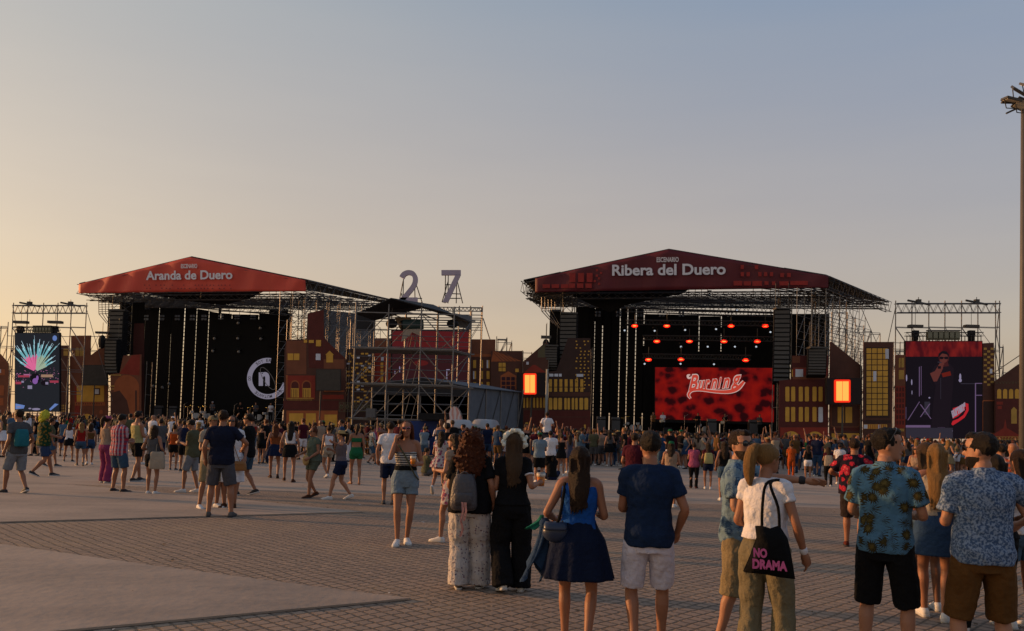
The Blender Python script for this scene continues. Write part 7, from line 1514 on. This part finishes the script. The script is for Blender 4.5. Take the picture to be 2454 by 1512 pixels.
# ------------------------------------------------------------------ the far crowd: one of each build, then copies
protos = []
kinds = [('m', 'tee', 'shorts', 'short', BENT, {}), ('m', 'tee', 'shorts', 'short', {}, dict(footL=(-.16, 0, 0), footR=(.16, 0, 0))), ('m', 'shirt', 'trousers', 'short', dict(L=(-.15, .25, 1.15), Rr=(.1, .25, 1.42)), {}), ('m', 'tank', 'shorts', 'short', dict(L=(-.2, .1, 1.95), Rr=(.2, .12, 1.2)), {}),
         ('m', 'tee', 'shorts', 'short', PH, dict(hat=('cap', CL['green']))), ('f', 'tank', 'shorts', 'long', BENT, {}), ('f', 'tee', 'shorts', 'pony', {}, dict(footL=(-.14, .1, 0), footR=(.14, 0, 0))), ('f', 'tank', 'skirt', 'long', dict(L=(-.24, .05, .95), Rr=(.16, .25, 1.2)), {}),
         ('f', 'tee', 'dress', 'bun', BENT, {}), ('f', 'tank', 'mini', 'long', dict(L=(-.2, .1, 1.9), Rr=(.2, .2, 1.15)), {}), ('f', 'tee', 'trousers', 'long', PH, dict(hat=('brim', mat('straw')))), ('m', 'tee', 'trousers', 'bald', BENT, dict(k=1.12))]
word = dict(tee='tee', shirt='shirt', tank='vest', shorts='shorts', trousers='trousers', skirt='skirt', dress='skirt', mini='miniskirt')
hw_ = dict(short='short {} hair', long='long {} hair', pony='{} ponytail', bun='{} bun', bald='shaved head')
TOPC = ['black', 'white', 'navy', 'grey', 'olive', 'green', 'red', 'maroon', 'pink', 'cream', 'denim', 'paleblue', 'khaki', 'brown', 'beige', 'rust', 'black', 'white', 'grey', 'maroon', 'navy', 'black', 'black', 'jean']
BOTC = ['black', 'navy', 'denim', 'jean', 'khaki', 'grey', 'white', 'brown', 'black', 'denim']
CN = dict(paleblue='azure', jean='indigo', light='fair')
rc = random.Random(21); used = {}
def zone(u):
    for lim, z in ((170, 'below the light ray screen'), (330, 'left of the striped drapes'), (520, 'before the striped drapes'), (700, 'before the round emblem'), (840, 'before the palace flat'), (1140, 'by the scaffold tower'), (1250, 'before the grey tent'), (1410, 'before the left lit sign'), (1560, 'left of the red screen'), (1730, 'before the red screen lettering'), (1880, 'before the red screen right end'), (2060, 'before the right lit sign'), (2160, 'before the yellow pane tower'), (2370, 'below the singer screen')):
        if u < lim: return z
    return 'by the light mast'
def setmat(o, m):
    if o.data.materials: o.material_slots[0].link = 'OBJECT'; o.material_slots[0].material = m
def far_person(u, Y):
    ki = rc.randrange(len(kinds)); sx, tp_, bt_, hr_, pose, ex = kinds[ki]
    for _ in range(60):
        tc_, bc_, hc_ = rc.choice(TOPC), rc.choice(BOTC), rc.choice(['black', 'brown', 'brown', 'auburn', 'blond', 'light'])
        far_ = 'far ' if Y > 46 else ''
        lab = f"{'man' if sx == 'm' else 'woman'} in {CN.get(tc_, tc_)} {word[tp_]}, {CN.get(bc_, bc_)} {word[bt_]}, {hw_[hr_].format(CN.get(hc_, hc_))}, {zone(u)}"
        if lab not in used: break
    used[lab] = 1
    loc = pt(u, 1060, Y); loc = Vector((loc.x, loc.y, 0)); H = rc.gauss(1.75 if sx == 'm' else 1.63, .06); yaw = R(rc.gauss(0 if Y > 38 else 10, 30 if Y > 40 else 60)); grp = 'crowd in front of the stages'
    if u > 1250: yaw -= R(6)
    if ki not in dict(protos):
        J = person(lab, loc, H, yaw, sx, ex.get('k', 1), 0, **pose, **{k_: v for k_, v in ex.items() if k_ != 'k'}, hair=(hr_, 'brown', 1.28), top=(tp_, CL['grey']), bottom=(bt_, CL['black'], {'shorts': .55 if sx == 'm' else .68, 'trousers': .065, 'skirt': .68, 'dress': .62, 'mini': .72}[bt_]), shoes=SHOEB, group=grp)
        r = J['root']; protos.append((ki, r))
    else:
        src = dict(protos)[ki]; r = src.copy(); col.objects.link(r); r.location = loc; r.rotation_euler.z = yaw; r.scale = (H / 1.78,) * 3; r['label'] = lab
        for ch in src.children: c = ch.copy(); col.objects.link(c); c.parent = r
    for c in r.children:
        b = c.name.split('.')[0]
        if b == 'body': setmat(c, rc.choice(SKIN))
        elif b in ('tshirt', 'shirt', 'top'): setmat(c, CL[tc_])
        elif b in ('shorts', 'trousers', 'skirt'): setmat(c, CL[bc_])
        elif b == 'hair': setmat(c, HAIR[hc_])
        elif b == 'shoe': setmat(c, rc.choice([SHOEB, SHOEW]))
        elif b == 'cap': setmat(c, CL[rc.choice(['green', 'white', 'red', 'khaki'])])
spots = []
def tryput(u, Y, dmin):
    q = pt(u, 1060, Y)
    if any((q.x - a) ** 2 + (q.y - b) ** 2 < dmin ** 2 for a, b in spots): return False
    spots.append((q.x, q.y)); far_person(u, Y); return True
n = 0
while n < 168:                                        # packed front of the crowd on the right
    u = rc.uniform(1120, 2460); Y = rc.choice([rc.uniform(34, 39), rc.uniform(36, 42), rc.uniform(40, 47)])
    n += tryput(u, Y, .5)
n = 0
while n < 78:                                         # looser crowd on the left
    u = rc.uniform(-15, 1130); Y = rc.choice([rc.uniform(30, 36), rc.uniform(34, 42), rc.uniform(40, 48)])
    n += tryput(u, Y, .6)
# everybody farther back stands so tightly packed that they read as one mass
cm = MB(); n = 0; tries = 0; tops_ = [CL[c] for c in TOPC + ['black', 'navy', 'grey', 'brown', 'black', 'maroon']]; bots_ = [CL[c] for c in BOTC]; hs2 = [HAIR[c] for c in ('black', 'brown', 'brown', 'auburn', 'light', 'black')]
while n < 700 and tries < 20000:
    tries += 1; left = rc.random() < .36
    u, Y = (rc.uniform(-15, 1140), rc.uniform(42, 64)) if left else (rc.uniform(1120, 2470), rc.uniform(39.5, 60))
    q = pt(u, 1060, Y)
    if any((q.x - a) ** 2 + (q.y - b) ** 2 < .44 ** 2 for a, b in spots): continue
    spots.append((q.x, q.y)); n += 1; s = rc.gauss(1.70, .08) / 1.75; t_, b_, h_, k_ = rc.choice(tops_), rc.choice(bots_), rc.choice(hs2), rc.choice(SKIN)
    x, y = q.x, q.y; V = lambda a, b, c: (x + a * s, y + b * s, c * s)
    cm.loft([(x, y, .88 * s, .16 * s, .115 * s), (x, y, 1.1 * s, .145 * s, .11 * s), (x, y, 1.34 * s, .185 * s, .12 * s), (x, y, 1.46 * s, .10 * s, .07 * s)], 8, 1, 2.2, t_)
    cm.loft([(x, y, .6 * s, .17 * s, .11 * s), (x, y, .95 * s, .165 * s, .12 * s)], 8, 1, 2.2, b_)
    for sg in (-1, 1):
        cm.path([V(sg * .09, 0, .8), V(sg * .10, 0, .45), V(sg * .10, 0, .04)], [.075 * s, .05 * s, .035 * s], 6, 1, rc.choice((k_, b_)))
        el = V(sg * .24, -.05, 1.14); hd_ = V(sg * (.3 if rc.random() < .06 else .12), .2, 1.9 if rc.random() < .06 else 1.15); cm.path([V(sg * .16, 0, 1.42), el], [.058 * s, .045 * s], 6, 1, t_); cm.path([el, hd_], [.04 * s, .028 * s], 6, 1, k_)
    cm.path([V(0, 0, 1.44), V(0, .01, 1.6)], [.05 * s, .05 * s], 6, 1, k_); cm.ball(V(0, .02, 1.63), (.075 * s, .09 * s, .115 * s), 8, k_); cm.ball(V(0, -.015, 1.66), (.085 * s, .10 * s, .10 * s), 8, h_)
    if rc.random() < .35: cm.path([V(0, -.06, 1.66), V(0, -.12, 1.5), V(0, -.13, 1.3)], [.075 * s, .08 * s, .04 * s], 6, 1, h_)
o = cm.build('distant_crowd', None, None, True); tag(o, 'dense dark mass of spectators packed right up to the two stages', 'crowd', kind='stuff')
